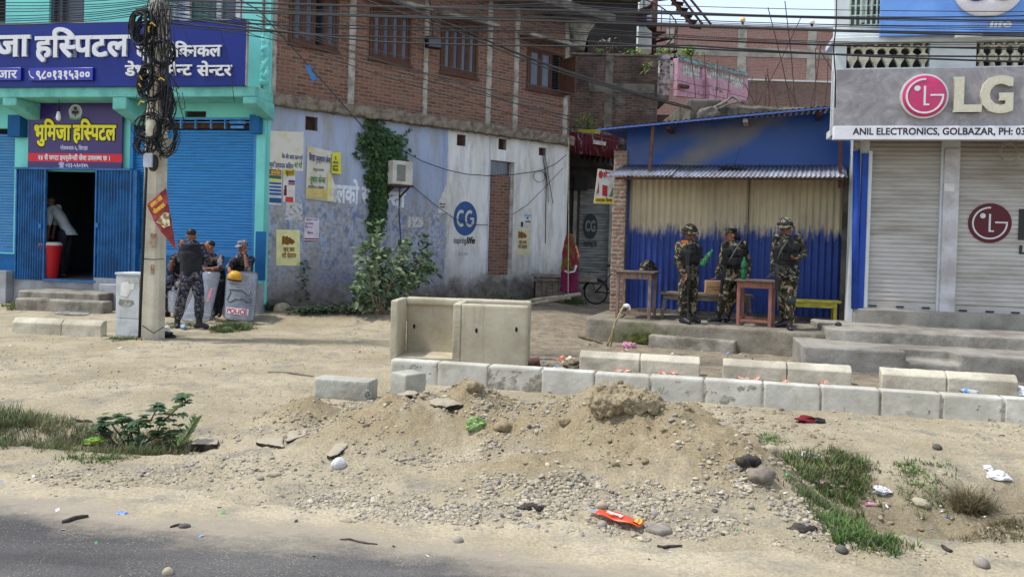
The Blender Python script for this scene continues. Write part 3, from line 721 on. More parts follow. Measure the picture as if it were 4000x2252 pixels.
mb.tube([(u,-n - .053,v) for u,v in pts],[.014,.009,.009,.014],6); mb.build('phone_symbol',LWHITE,sg)
# purple door sign under the canopy
n2 = .10; q2 = lambda *p: HP.box(*p,n2)
s2 = board('signboard','purple hospital door sign with yellow lettering and a red band',q2(110,402,477,661),n2,SIGNP,.04)
a,b,c,d = q2(110,600,477,632); mb = MB(); mb.box(a,b,-n2 - .004,-n2,c,d); mb.build('red_band',LRED,s2)
k2 = dict(par=s2,n_=n2)
YSH = flat('dark_letter_edge',(.02,.02,.02))
for txt,x0,x1 in (('भुिमजा',137,277),('हिस<पटल',287,453)):
	raised(txt,q2(x0 - 2,548,x1 + 3,489),.055,.003,YSH,s2,n_=n2); raised(txt,q2(x0,546,x1,491),.03,.012,LYEL,s2,n_=n2)
LWS = flat('pale_letters',srgb(206,200,226))
raised('गोलबजार-६, िसराहा',q2(236,585,343,572),.02,.003,LWS,**k2)
raised('२४ सै घण<टा इमर्जेन<सी सेवा उपलब<ध छ ।',q2(150,625,429,609),.03,.003,LWHITE,par=s2,n_=n2 + .004)
raised('☎ ०३३-५६०३७५',q2(230,653,345,639),.03,.003,LWS,**k2)
EM = flat('emblem_silver',srgb(190,192,190)); EMD = flat('emblem_dark',srgb(50,52,60)); EMG = flat('emblem_green',srgb(90,150,110))
cu,cv = HP.uv(295,437,n2); rr = (HP.uv(321,437,n2)[0] - cu)
disc = lambda r,y,seg=28,cx=cu,cz=cv: [(cx + r * math.cos(2 * math.pi * i / seg),cz + r * math.sin(2 * math.pi * i / seg)) for i in range(seg)]
mb = MB(); mb.prism(disc(rr,0),-n2 - .004,-n2 - .001); mb.build('emblem',EM,s2)
mb = MB(); mb.prism(disc(rr * .74,0),-n2 - .006,-n2 - .0041); mb.build('emblem_ring',flat('emblem_pale',srgb(160,164,166)),s2)
mb = MB()
for i in range(3):
	a_ = R(90 + 120 * i); T = Matrix.Translation((cu + math.cos(a_) * rr * .33,-n2 - .007,cv + math.sin(a_) * rr * .33 + rr * .1)); mb.ell(T.translation,(rr * .26,.002,rr * .26))
mb.box(cu - rr * .1,cu + rr * .1,-n2 - .009,-n2 - .007,cv - rr * .6,cv + rr * .1); mb.build('emblem_figure',EMD,s2)
mb = MB(); mb.prism([(cu - rr * 1.05,cv - rr * .75),(cu - rr * .8,cv - rr * .95),(cu,cv - rr * 1.12),(cu + rr * .8,cv - rr * .95),(cu + rr * 1.05,cv - rr * .75),(cu + rr * .8,cv - rr * .68),(cu,cv - rr * .86),(cu - rr * .8,cv - rr * .68)],-n2 - .008,-n2 - .0061); mb.build('emblem_ribbon',EMG,s2)
# hanging bulb
t = thing('light_bulb','white light bulb hanging on a flex below the turquoise canopy','bulb',HP.M); u_,v_ = HP.uv(230,455,.5); vt_ = vb
mb = MB(); mb.tube([(u_,-.5,vt_),(u_ - .01,-.5,v_ + .2)],.006,5); mb.build('flex',BLACK,t); mb = MB(); mb.lathe([(.02,.10),(.025,.16),(.018,.22)],10,Matrix.Translation((u_ - .01,-.5,v_))); mb.build('holder',BLACK,t)
mb = MB(); mb.lathe([(.002,-.09),(.035,-.075),(.05,-.03),(.042,.03),(.025,.10)],12,Matrix.Translation((u_ - .01,-.5,v_))); mb.build('globe',flat('bulb_white',(.8,.8,.8),.3),t,smooth=True)
# loose bricks on the beam
for k,x in enumerate((262,750)):
	u_,v_ = HP.uv(x,338,.8); mb = MB(); mb.box(u_ - .11,u_ + .11,-.82,-.72,v_ + .0 if False else vt + .002,vt + .062)
	o = mb.build('brick',plain('loose_brick',srgb(170,100,80),srgb(130,80,66),sc=20),bevel=.008); o.matrix_world = HP.M; tag(o,'red brick wedged under the left half of the blue signboard' if k == 0 else 'red brick wedged under the right half of the blue signboard','brick')
# red bin inside the door
pb = HP.pt(U(192,1000,-.12),0,-.12); zf = door[2]
t = thing('dustbin','tall red plastic bin with a white liner inside the hospital doorway','bin',loc=(pb.x,pb.y,zf + .002))
RBIN = flat('red_plastic',srgb(196,34,40),.4); hb_ = V(965,191,-.12) - zf
mb = MB(); mb.lathe([(.17,0),(.24,hb_),(.255,hb_),(.255,hb_ + .04),(.22,hb_ + .045),(.16,.02)],18); mb.build('bucket',RBIN,t,smooth=True,auto=40)
mb = MB(); mb.lathe([(.245,hb_ + .03),(.25,hb_ + .07),(.2,hb_ + .11),(.1,hb_ + .1)],14); mb.build('liner',PAPER,t,smooth=True)
# ------------------------------------------------------------------ brick house with painted ground floor (receding wall)
PWf = onY(2205,900,21.3)
PW = Pl((-5.05,16.0),(PWf.x,21.3))
wb = lambda *p,n=0.0: PW.box(*p,n)
WU = lambda x,y=700,n=0.0: PW.uv(x,y,n)[0]
WV = lambda x,y,n=0.0: PW.uv(x,y,n)[1]
uE = WU(2213,900); VL = 4.42
# painted plaster: lilac left, white right, peeling low down, damp foot
b = NB('painted_plaster',.9,.12); x,y,z = b.xyz(); ub = WU(1742,850)
edge = b.math('ADD',x,b.math('MULTIPLY',b.math('SUBTRACT',b.noise(3,4),.5),.10))
lil = b.mix(b.mask(b.noise(1.3,6,.65,b.map((1,1,.35))),.35,.68),srgb(170,182,206),srgb(148,160,186))
whi = b.mix(b.mask(b.noise(1.2,6,.65,b.map((1.6,1,.3))),.42,.7),srgb(228,228,226),srgb(206,202,190))
c = b.mix(b.mask(edge,ub - .008,ub + .008),lil,whi)
for px,wdt in ((1905,.035),(1725,.06)):
	u_ = WU(px,900); dd = b.math('ABSOLUTE',b.math('SUBTRACT',edge,u_)); c = b.mix(b.math('MULTIPLY',b.mask(dd,wdt,wdt * .4),.55),c,srgb(134,152,196))
band = b.math('MULTIPLY',b.mask(z,2.75,2.2),b.mask(z,.2,.6))                       # peeled poster band
pn = b.noise(7.5,8,.72,b.map((1,1,.55))); lft = b.mask(x,ub + .2,ub - .1)
pl = b.math('MULTIPLY',b.math('MULTIPLY',band,lft),b.mask(pn,.44,.53)); c = b.mix(b.math('MULTIPLY',pl,.85),c,b.mix(b.mask(b.noise(11,4),.4,.6),srgb(178,178,176),srgb(128,124,120)))
pl2 = b.math('MULTIPLY',b.math('MULTIPLY',band,lft),b.mask(b.noise(6.2,7,.7,b.map((1,1,.6),(4,0,2))),.52,.60)); c = b.mix(b.math('MULTIPLY',pl2,.75),c,srgb(88,108,150))
st_ = b.math('MULTIPLY',b.mask(b.noise(2.2,7,.7,b.map((1.3,1,.25),(7,0,0))),.46,.64),.62); c = b.mix(st_,c,srgb(150,143,128))
wz = b.math('ADD',z,b.math('MULTIPLY',b.math('SUBTRACT',b.noise(1.6,7,.7),.5),1.3))
c = b.mix(b.math('MULTIPLY',b.mask(wz,1.5,.5),.7),c,srgb(132,128,128))
c = b.mix(b.math('MULTIPLY',b.mask(b.math('ADD',wz,b.math('MULTIPLY',b.mask(x,ub,ub + 1),-.25)),.72,.35),.9),c,b.mix(b.mask(b.noise(5,6),.4,.6),srgb(84,78,72),srgb(120,112,104)))
spot = b.math('MULTIPLY',b.math('MULTIPLY',b.mask(b.noise(4.5,6,.75,b.map((1,1,.6),(2,0,9))),.66,.70),b.mask(z,2.6,1.6)),.8); c = b.mix(spot,c,srgb(112,104,96))
c = b.mix(.16,c,b.ramp(b.noise(60,4,.7),[(.3,.1),(.7,.9)]),'OVERLAY')
PLAST = b.out(c,b.bump(b.math('ADD',b.noise(22,5,.7),b.math('MULTIPLY',pn,1.5)),.35,.008))
bh = thing('brick_house','two storey brick house with lilac and white painted ground floor plaster','building',PW.M)
bd = wb(1911,682,2004,1075); tr = wb(1916,629,2006,684); dr = (bd[0],tr[1] + .0,bd[2],tr[3])
dr = (min(bd[0],tr[0]),max(bd[1],tr[1]),bd[2],tr[3])
vents = [wb(1193,456,1241,510),wb(1785,526,1820,570),wb(1947,542,1979,585),wb(2105,577,2134,608)]
mb = MB(); holed(mb,-.06,uE,-.3,VL - .14,vents + [dr],0,.22); mb.build('plaster_wall',PLAST,bh)
mb = MB(); mb.box(uE - .22,uE,.222,5,-.3,VL); mb.build('end_wall',CONC_DK,bh)
mb = MB(); mb.box(dr[0] + .004,dr[1] - .09,.07,.2,dr[2] - .1,tr[2]); mb.build('brick_infill',BRICK,bh)
mb = MB(); mb.box(dr[1] - .085,dr[1] - .004,.03,.2,dr[2],dr[3] - .004); mb.build('door_jamb',CONC_COL,bh)
mb = MB(); mb.box(dr[0] + .004,dr[1] - .09,.12,.2,tr[2] + .005,dr[3] - .004); f = mb.build('fanlight',GLASSC,bh)
for k,v_ in enumerate(vents):
	a,b_,c_,d = v_; mb = MB(); mb.box(a,b_,.14,.16,c_,d); vv = mb.build('vent',DARK,bh); mb = MB()
	for i in range(-3,8):
		for s_ in (0,1):
			x0 = a + (b_ - a) * i / 5; x1 = x0 + (d - c_) * .8; P0,P1 = Vector((x0,.03 + .012 * s_,c_)),Vector((x1,.03 + .012 * s_,d))
			for P_,Q_ in ((P0,P1),(P1,P0)):
				if P_.x < a: t_ = (a - P_.x) / (Q_.x - P_.x); P_.z += (Q_.z - P_.z) * t_; P_.x = a
				if P_.x > b_: t_ = (b_ - P_.x) / (Q_.x - P_.x) if abs(Q_.x - P_.x) > 1e-6 else 0; P_.z += (Q_.z - P_.z) * t_; P_.x = b_
			if s_: P0.x,P1.x = a + b_ - P0.x,a + b_ - P1.x
			if 0 < abs(P1.x - P0.x) and P0.x <= b_ and P1.x >= min(a,P1.x) and a - .01 < P0.x < b_ + .01 and a - .01 < P1.x < b_ + .01: mb.bar(P0,P1,.012)
	mb.build('grille',RUST,vv)
# ledge band of rough concrete
mb = MB(); mb.box(-.35,uE + .05,-.16,.2,VL - .14,VL + .10); o = mb.build('ledge',plain('rough_ledge_concrete',srgb(146,134,118),srgb(104,94,82),sc=6,fine=.4,bump=1,bs=30,bd=.02,rough=.95),bh); rough_up(o,.03,.10,.10,.05,.03)
# upper brick wall with window openings
wins = [wb(1130,14,1323,176),wb(1444,76,1606,245),wb(1722,120,1866,292),wb(2060,202,2208,350)]
sill = 5.60; wh = 1.12; W4 = []
for k,w_ in enumerate(wins):
	W4.append((w_[0],w_[1] - (.06 if k == 3 else 0),sill,sill + (wh if k < 3 else 1.05)))
VT = 8.6
mb = MB(); holed(mb,-.06,uE,VL + .10,VT,W4,.02,.24); mb.build('brick_wall',BRICK,bh)
mb = MB()
for x0,x1,y_ in ((1060,1083,200),(1363,1389,200),(1656,1674,260),(1901,1924,300),(2009,2027,300),(2201,2219,400)):
	a,b_ = WU(x0,y_),WU(x1,y_); m1 = MB(); m1.box(a,b_,-.02 if x0 != 1901 else .005,.14,VL + .08,VT); o = m1.build('concrete_column',CONC_COL,bh); rough_up(o,.035,.03,.10,.02,.04)
# windows
def wood_window(bx,cols,panes,open_leaf=None,transom=True):
	a,b_,c_,d = bx; F_ = MB(); t = .06
	F_.box(a,a + t,-.02,.10,c_,d); F_.box(b_ - t,b_,-.02,.10,c_,d); F_.box(a + t,b_ - t,-.02,.10,c_,c_ + t); F_.box(a + t,b_ - t,-.02,.10,d - t,d)
	n = len(cols); us = [a + t + (b_ - a - 2 * t) * i / n for i in range(n + 1)]
	for u_ in us[1:-1]: F_.box(u_ - .022,u_ + .022,-.012,.09,c_ + t,d - t)
	F_.box(a - .04,b_ + .04,-.05,-.021,c_ - .05,c_ + .002)
	fr = F_.build('window',WOODB,bh,bevel=.004)
	for i,m in enumerate(cols):
		x0,x1 = us[i] + .022,us[i + 1] - .022
		if m is None:
			L = MB(); L.box(x0,x1,.11,.12,c_ + t,d - t); L.build('dark_opening',DARK,fr); continue
		s_ = MB(); q = .045
		s_.box(x0,x0 + q,.0,.05,c_ + t,d - t); s_.box(x1 - q,x1,.0,.05,c_ + t,d - t); s_.box(x0 + q,x1 - q,.0,.05,c_ + t,c_ + t + q * 1.5); s_.box(x0 + q,x1 - q,.0,.05,d - t - q,d - t)
		sa = s_.build('sash',WOODB,fr); L = MB(); L.box(x0 + q,x1 - q,.02,.03,c_ + t + q * 1.5,d - t - q); L.build('pane',m,fr)
	return fr
PB = glassy('dark_blue_glass',(.02,.035,.075,1),(.035,.05,.09,1)); PC = glassy('grey_curtain_glass',(.075,.085,.11,1),(.04,.05,.085,1))
f1 = wood_window(W4[0],[PB,PB,None,PB],4)
a,b_,c_,d = W4[0]; u_ = a + .06 + (b_ - a - .12) * .75
S_ = MB(); T = Matrix.Translation((u_ - .02,-.02,c_ + .05)) @ Matrix.Rotation(R(-62),4,'Z'); S_.box(-.30,-.25,-.02,.02,0,.98,T); S_.box(-.05,0,-.02,.02,0,.98,T); S_.box(-.25,-.05,-.02,.02,0,.07,T); S_.box(-.25,-.05,-.02,.02,.92,.98,T); o = S_.build('open_sash',WOODB,f1)
S_ = MB(); S_.box(-.25,-.05,-.004,.004,.07,.92,T); S_.build('pane',PB,f1)
f2 = wood_window(W4[1],[PC,PB,PC,PC],4)
f3 = wood_window(W4[2],[PC,PB,PC,PC],4)
f4 = wood_window(W4[3],[PC,PC,None],3)
a,b_,c_,d = W4[3]; S_ = MB(); S_.box(b_ + .0,b_ + .05,-.45,-.02,c_ - .02,d - .1); S_.build('open_sash',WOODB,f4)
S_ = MB(); x0 = a + .06 + (b_ - a - .12) * 2 / 3 + .03
for i in range(14): zz = c_ + .1 + i * .062; S_.box(x0,b_ - .07,.06,.075,zz,zz + .02)
S_.build('louvre',flat('dark_louvre',(.03,.03,.03)),f4)
# concrete sunshades
def shade(x0,x1,yl,n0,dz=.10):
	a,b_ = WU(x0,150),WU(x1,150); zt = sill + wh + .18; m1 = MB()
	m1.add([(a,.019,zt),(b_,.019,zt),(b_,-n0,zt - .13),(a,-n0,zt - .13),(a,.019,zt + .12),(b_,.019,zt + .12),(b_,-n0,zt - .05),(a,-n0,zt - .05)],[(3,2,1,0),(4,5,6,7),(0,1,5,4),(1,2,6,5),(2,3,7,6),(3,0,4,7)])
	o = m1.build('sunshade',CONC,bh,bevel=.015); return o
shade(1090,1340,0,.55); shade(1420,1640,0,.55); shade(1700,1900,0,.55); shade(2020,2216,0,.55)
# roof slab edge, balcony corner with flared concrete post at the far top
m1 = MB(); m1.box(-.3,uE + .75,-.85,5,VT - 1.05,VT - .85); m1.box(-.06,uE,.0,.24,VT,VT + .0001); o = m1.build('roof_slab',CONC_DK,bh);
m1 = MB(); zt = VT - 1.05; pr = [(.13,sill + 1.35),(.135,zt - .75),(.17,zt - .5),(.26,zt - .22),(.42,zt)]
m1.lathe(pr,14,Matrix.Translation((uE + .16,-.12,0))); m1.build('flared_post',CONC_COL,bh,smooth=True)
# ---------------- things on the wall
WPAINT = plain('thin_white_paint',srgb(228,232,240),srgb(170,180,206),sc=14,lo=.5,hi=.75,bump=0)
def wallsign(name,label,cat,m,pts,n=.004,th=.003,group=None):
	"""a sheet on the painted wall: corners as photograph pixels"""
	P_ = [PW.uv(*p) for p in pts]; mb = MB(); mb.prism(P_,-n - th,-n); o = mb.build(name,m); o.matrix_world = PW.M; return tag(o,label,cat,group)
def lines(par,x0,y0,x1,rows,m,n=.0085,off=.03,name='lettering'):
	for (txt,xa,xb,yt,yb) in rows: sign_text(name,txt,m,par,wb(xa,yt,xb,yb),-n,.003,off).matrix_parent_inverse.identity()
INK = flat('navy_ink',srgb(46,62,112)); INKG = flat('green_ink',srgb(58,132,78)); INKB = flat('black_ink',(.03,.03,.03)); INKR = flat('red_ink',srgb(186,56,56)); INKW = flat('white_ink',(.75,.75,.75)); BRN = plain('brown_ink',srgb(138,94,44),srgb(112,74,36),sc=25,bump=0); INKY = flat('yellow_ink',srgb(226,190,60))
OLDW = plain('old_white_patch',srgb(212,208,196),srgb(206,190,122),sc=5,lo=.52,hi=.75,bump=.1)
o = wallsign('painted_notice','white painted notice patch with faded yellow top beside the turquoise corner','painted notice',OLDW,[(1046,664),(1184,668),(1186,512),(1178,516),(1052,511)],n=.001,th=.003)
lines(o,0,0,0,[('नेक और असल काम गर्ने',1100,1182,607,622),('भूमि उत्पादक किसान',1052,1146,639,656)],INK,.0055,.02); lines(o,0,0,0,[('बाटे भेटौं',1150,1180,638,655)],INKG,.0055,.02)
o = wallsign('poster','tall poster with stacked red, green, yellow and blue bands by the turquoise corner','poster',PAPER,[(1048,797),(1098,804),(1101,662),(1050,658)],n=.006)
for col,(y0,y1) in ((srgb(150,66,44),(662,683)),(srgb(60,108,66),(685,698)),(srgb(222,214,70),(702,710)),(srgb(34,92,158),(712,720)),(srgb(34,92,158),(726,734)),(srgb(34,92,158),(739,748)),(srgb(34,92,158),(753,762)),(srgb(30,84,140),(773,792))):
	mb = MB(); a,b_,c_,d = wb(1051,y0,1098,y1); mb.box(a,b_,-.0105,-.0092,c_,d); mb.build('colour_band',flat('poster_band',col),o)
lines(o,0,0,0,[('अनमोल',1057,1095,668,681)],INKY,.0108,.03)
o = wallsign('poster','white admission poster with a yellow heading and a person in a dark red suit','poster',PAPER,[(1104,788),(1151,792),(1153,662),(1106,660)],n=.006)
for col,bx in ((srgb(206,196,60),(1107,663,1152,686)),(srgb(74,66,120),(1126,704,1151,714)),(srgb(182,50,60),(1126,716,1151,722)),(srgb(204,64,66),(1114,769,1145,789))):
	mb = MB(); a,b_,c_,d = wb(*bx); mb.box(a,b_,-.0105,-.0092,c_,d); mb.build('colour_block',flat('poster_block',col),o)
mb = MB(); a,b_,c_,d = wb(1108,735,1120,764); mb.prism([(a,c_),(b_,c_),(b_ - .005,d - .02),((a + b_) / 2 + .02,d),((a + b_) / 2 - .02,d),(a + .005,d - .02)],-.0105,-.0092); u_ = (a + b_) / 2; mb.ell((u_,-.0098,d + .03),(.028,.0008,.035)); mb.build('printed_figure',flat('maroon_ink',srgb(112,34,38)),o)
lines(o,0,0,0,[('खुल्यो',1114,1148,668,683)],BRN,.0108,.03)
# cloth banner with a loose sagging sheet
def sag(name,label,cat,m,pts,nu=14,nv=12,amp=.03,n=.02,seed=0):
	P_ = [PW.uv(*p) for p in pts]; rows = []
	for j in range(nv + 1):
		row = []
		for i in range(nu + 1):
			s_,t_ = i / nu,j / nv; p = (Vector(P_[0]).lerp(Vector(P_[1]),s_)).lerp(Vector(P_[3]).lerp(Vector(P_[2]),s_),t_)
			k = mnoise.noise(Vector((s_ * 3 + seed,t_ * 2.2,seed))) ; fold = math.sin(s_ * 9 + t_ * 3 + seed) * (1 - t_) * .4
			row.append((p.x,-n - amp * (.6 + k + fold),p.y))
		rows.append(row)
	mb = MB(); mb.grid(rows); o = mb.build(name,m,smooth=True,fixn=False); o.matrix_world = PW.M; so_ = o.modifiers.new('thick','SOLIDIFY'); so_.thickness = .003; return tag(o,label,cat)
BANW = plain('dirty_banner',srgb(206,202,190),srgb(196,184,138),sc=2.5,lo=.5,hi=.72,bump=0)
o = sag('banner','large dirty white cloth banner with navy and green Devanagari writing','banner',BANW,[(1191,776),(1284,789),(1298,592),(1199,570)],amp=.012,n=.018)
PX = .044
lines(o,0,0,0,[('िसरहा',1204,1228,606,627),('पुनर्स्थापना',1231,1266,613,633),('केन<द<र',1270,1288,618,637)],INK,PX,.02); lines(o,0,0,0,[('तुषार केन<द<र',1208,1268,693,714)],INKG,PX,.015)
lines(o,0,0,0,[('िवद<युत व<यवसाय',1220,1262,660,668),('नगरपािलका-१२ गोलबजार',1200,1262,727,736)],INKB,PX,.01)
mb = MB(); a,b_,c_,d = wb(1276,675,1290,786); mb.box(a,b_,-PX - .002,-PX,c_,d); mb.build('yellow_edge',YPAPER,o)
mb = MB(); a,b_,c_,d = wb(1194,735,1276,772); mb.box(a,b_,-PX + .004,-PX + .006,c_,d); mb.build('stained_foot',plain('ochre_stain',srgb(206,190,120),srgb(190,170,110),sc=4,bump=0),o)
o = wallsign('poster','yellow poster with a white edge overlapping the upper right of the banner','poster',plain('lemon_paper',srgb(222,214,60),srgb(206,200,80),sc=4,bump=0),[(1290,676),(1328,681),(1326,595),(1293,597)],n=.055)
lines(o,0,0,0,[('२',1302,1309,612,626),('उमेदवार',1294,1316,632,641),('शुभकामना',1294,1316,646,654),('िवजय',1294,1316,659,670)],INKB,.0595,.02)
o = sag('poster','torn yellow and white poster flap curling below the banner edge','poster',PAPER,[(1284,788),(1311,794),(1312,740),(1290,682)],amp=.05,n=.03,nu=8,nv=8,seed=3)
o = wallsign('poster','pink and white printed notice with maroon lines pasted under the banner','poster',plain('pink_paper',srgb(214,206,214),srgb(196,184,200),sc=4,bump=0),[(1187,941),(1245,946),(1247,854),(1190,850)],n=.004)
lines(o,0,0,0,[('सूचना पत<र',1194,1240,856,861),('बैठक',1200,1222,906,913)],flat('maroon_ink2',srgb(120,50,66)),.0075,.02); lines(o,0,0,0,[('मूल समारोह',1192,1224,870,877),('िमित २०७९',1192,1220,884,890)],INK,.0075,.01)
mb = MB(); a,b_,c_,d = wb(1188,930,1245,935); mb.box(a,b_,-.0085,-.0075,c_,d); a,b_,c_,d = wb(1188,939,1245,943); mb.box(a,b_,-.0085,-.0075,c_,d); mb.build('maroon_band',flat('maroon_ink3',srgb(120,50,66)),o)
def yposter(label,pts,em,t1,t2,m):
	o = wallsign('poster',label,'poster',m,pts,n=.003); a,b_,c_,d = wb(*em); mb = MB(); w_,h_ = b_ - a,d - c_
	pr = [(0,.0),(.2,.12),(.45,0),(.62,.18),(.75,.05),(1,.3),(.9,.55),(.7,.7),(.62,.85),(.5,.78),(.38,1),(.25,.85),(.1,.98),(0,.9)]
	mb.prism([(a + x_ * w_,c_ + y_ * h_) for x_,y_ in pr],-.0085,-.0066); mb.build('emblem',BRN,o)
	sign_text('lettering','जय जय',BRN,o,wb(*t1),-.0066,.003,.035); sign_text('lettering','श<री सेतराम',BRN,o,wb(*t2),-.0066,.003,.03); return o
yposter('yellow painted poster with a brown emblem above the weed on the lilac wall',[(1079,1036),(1172,1037),(1170,898),(1079,896)],(1101,920,1152,957),(1106,967,1150,982),(1102,990,1156,1006),plain('pale_yellow_stencil',srgb(226,222,158),srgb(206,204,150),sc=6,bump=0))
yposter('pale yellow stencilled poster with brown emblem right of the bricked doorway',[(2017,994),(2066,998),(2072,897),(2022,893)],(2024,902,2058,932),(2026,940,2056,952),(2024,957,2058,970),plain('faint_yellow_stencil',srgb(212,204,160),srgb(196,190,160),sc=6,bump=0))
o = wallsign('poster','white and blue printed notice right of the bricked up doorway','poster',PAPER,[(2028,890),(2072,893),(2076,815),(2031,808)],n=.004)
for col,bx in ((srgb(130,164,206),(2048,838,2074,846)),(srgb(40,62,96),(2056,848,2064,855)),(srgb(40,52,76),(2034,866,2043,886))):
	mb = MB(); a,b_,c_,d = wb(*bx); mb.box(a,b_,-.009,-.0075,c_,d); mb.build('print_block',flat('notice_print',col),o)
lines(o,0,0,0,[('अपील',2050,2072,863,869)],INKB,.0075,.03)
o = wallsign('poster','torn paper poster hanging over the line between lilac and white paint','poster',PAPER,[(1709,832),(1746,831),(1750,720),(1742,722),(1712,790)],n=.004)
lines(o,0,0,0,[('िवशेष सभा',1716,1738,794,801),('गोलबजार',1718,1736,806,812)],INKB,.0075,.02)
for px0,py0,px1,py1,lab in ((1113,790,1182,860,'scraped white paper remains under the admission poster'),(1590,845,1655,888,'two faded paper scraps on the peeling wall below the air conditioner')):
	o = wallsign('paper_scrap',lab,'paper scrap',plain('scraped_paper',srgb(196,194,192),srgb(120,124,146),sc=12,lo=.48,hi=.62,bump=0),[(px0,py1),(px1,py1 - 2),(px1 - 3,py0 + 4),(px0 + 5,py0)],n=.002)
# painted lettering directly on the plaster (part of the house)
sign_text('painted_lettering','लको स',WPAINT,bh,wb(1314,730,1448,792),-.002,.003,.035)
sign_text('painted_lettering','न<दा',WPAINT,bh,wb(1502,752,1583,806),-.002,.003,.035)
FAINT = plain('faint_white_paint',srgb(150,152,164),srgb(104,112,142),sc=16,lo=.4,hi=.6,bump=0)
sign_text('painted_lettering','अिनल इलेक<ट<रोिनक<स',FAINT,bh,wb(1236,1068,1480,1108),-.002,.003,.02)
CGB = plain('cg_blue_paint',srgb(56,88,138),srgb(70,100,146),sc=9,lo=.5,hi=.7,bump=0)
a,b_,c_,d = wb(1771,786,1863,920); mb = MB(); cu_,cv_,ra,rb = (a + b_) / 2,(c_ + d) / 2,(b_ - a) / 2,(d - c_) / 2
mb.prism([(cu_ + ra * math.cos(2 * math.pi * i / 48),cv_ + rb * math.sin(2 * math.pi * i / 48)) for i in range(48)],-.004,-.001); mb.build('painted_emblem',CGB,bh)
def ringC(mb,cx,cz,rx,rz,wx,a0,a1,y0,y1,k=26):
	"""open ring stroke, angles in degrees"""
	o_ = [(cx + rx * math.cos(R(a0 + (a1 - a0) * i / k)),cz + rz * math.sin(R(a0 + (a1 - a0) * i / k))) for i in range(k + 1)]
	i_ = [(cx + (rx - wx) * math.cos(R(a0 + (a1 - a0) * i / k)),cz + (rz - wx * rz / rx) * math.sin(R(a0 + (a1 - a0) * i / k))) for i in range(k + 1)]
	for j in range(k): mb.prism([o_[j],o_[j + 1],i_[j + 1],i_[j]],y0,y1)
mb = MB(); ringC(mb,cu_ - ra * .36,cv_,ra * .38,rb * .5,ra * .14,55,305,-.007,-.0045); CGP = plain('cream_paint',srgb(206,204,192),srgb(186,184,176),bump=0); mb.build('painted_initial',CGP,bh); mb = MB(); ringC(mb,cu_ + ra * .36,cv_,ra * .38,rb * .5,ra * .14,55,330,-.007,-.0045)
mb.box(cu_ + ra * .42,cu_ + ra * .74,-.0072,-.0046,cv_ - rb * .06,cv_ + rb * .07); mb.box(cu_ + ra * .60,cu_ + ra * .74,-.0074,-.0047,cv_ - rb * .38,cv_ - rb * .061)
mb.build('painted_initial',CGP,bh)
sign_text('painted_lettering','inspiring',INKB,bh,wb(1772,934,1820,950),-.002,.003,.01); sign_text('painted_lettering','life',INKB,bh,wb(1822,934,1853,950),-.002,.003,.035,shear=.2)
sign_text('painted_lettering','SINCE 1992',plain('faded_grey_ink',srgb(150,148,152),srgb(170,168,170),bump=0),bh,wb(1790,986,1826,997),-.002,.003,.01)
# air conditioner outdoor unit
t = thing('air_conditioner','small white air conditioner outdoor unit bracketed on the lilac wall by the ivy','air conditioner',PW.M)
a,b_,c_,d = wb(1524,630,1602,722,n=.3); WAC = plain('yellowed_white_plastic',srgb(206,204,192),srgb(180,176,162),sc=3,rough=.5,bump=0)
mb = MB(); mb.box(a,b_,-.42,-.08,c_,d); mb.build('casing',WAC,t,bevel=.012)
mb = MB(); mb.box(a + .10,a + (b_ - a) * .62,-.424,-.4201,c_ + .08,d - .09); g_ = mb.build('grille',flat('grille_dark',srgb(84,86,84)),t)
mb = MB()
for i in range(16): zz = c_ + .1 + (d - c_ - .22) * i / 15; mb.box(a + .10,a + (b_ - a) * .62,-.43,-.4245,zz,zz + .006)
mb.build('grille_bar',WAC,g_)
mb = MB(); mb.box(a - .02,b_ + .02,-.44,-.0,c_ - .045,c_ - .002); mb.bar((a + .05,-.40,c_ - .05),(a + .05,-.01,c_ - .26),.03); mb.bar((b_ - .08,-.40,c_ - .05),(b_ - .08,-.01,c_ - .26),.03); mb.build('bracket',RUST,t)
mb = MB(); mb.tube([(b_ - .1,-.05,c_ - .05),(b_ - .09,-.02,c_ - .6),(b_ - .0,-.02,c_ - 1.4),(b_ + .1,-.02,c_ - 2.1)],.012,5); mb.build('drain_hose',CABLE,t)
# speaker-like black floodlight box and flex on the column
t = thing('wall_lamp','black floodlight box hanging in front of the brick wall between two windows','floodlight',PW.M)
a,b_,c_,d = wb(1664,145,1720,190,n=.3); T = Matrix.Translation(((a + b_) / 2,-.3,(c_ + d) / 2)) @ Matrix.Rotation(R(-4),4,'Y'); mb = MB(); w_,h_ = (b_ - a) / 2,(d - c_) / 2; mb.box(-w_,w_,-.07,.07,-h_,h_,T); mb.build('housing',BLACK,t,bevel=.012)
mb = MB(); mb.box(-w_ + .03,w_ - .03,-.076,-.071,-h_ + .03,h_ - .03,T); mb.build('lens',flat('smoked_lens',(.03,.03,.035),.15,.6),t); mb = MB(); u_ = (a + b_) / 2; mb.tube([(u_,-.28,d + .0),(u_ + .02,-.15,d + .6),(u_ + .01,.0,d + 1.1)],.012,5); mb.build('hanger',BLACK,t)
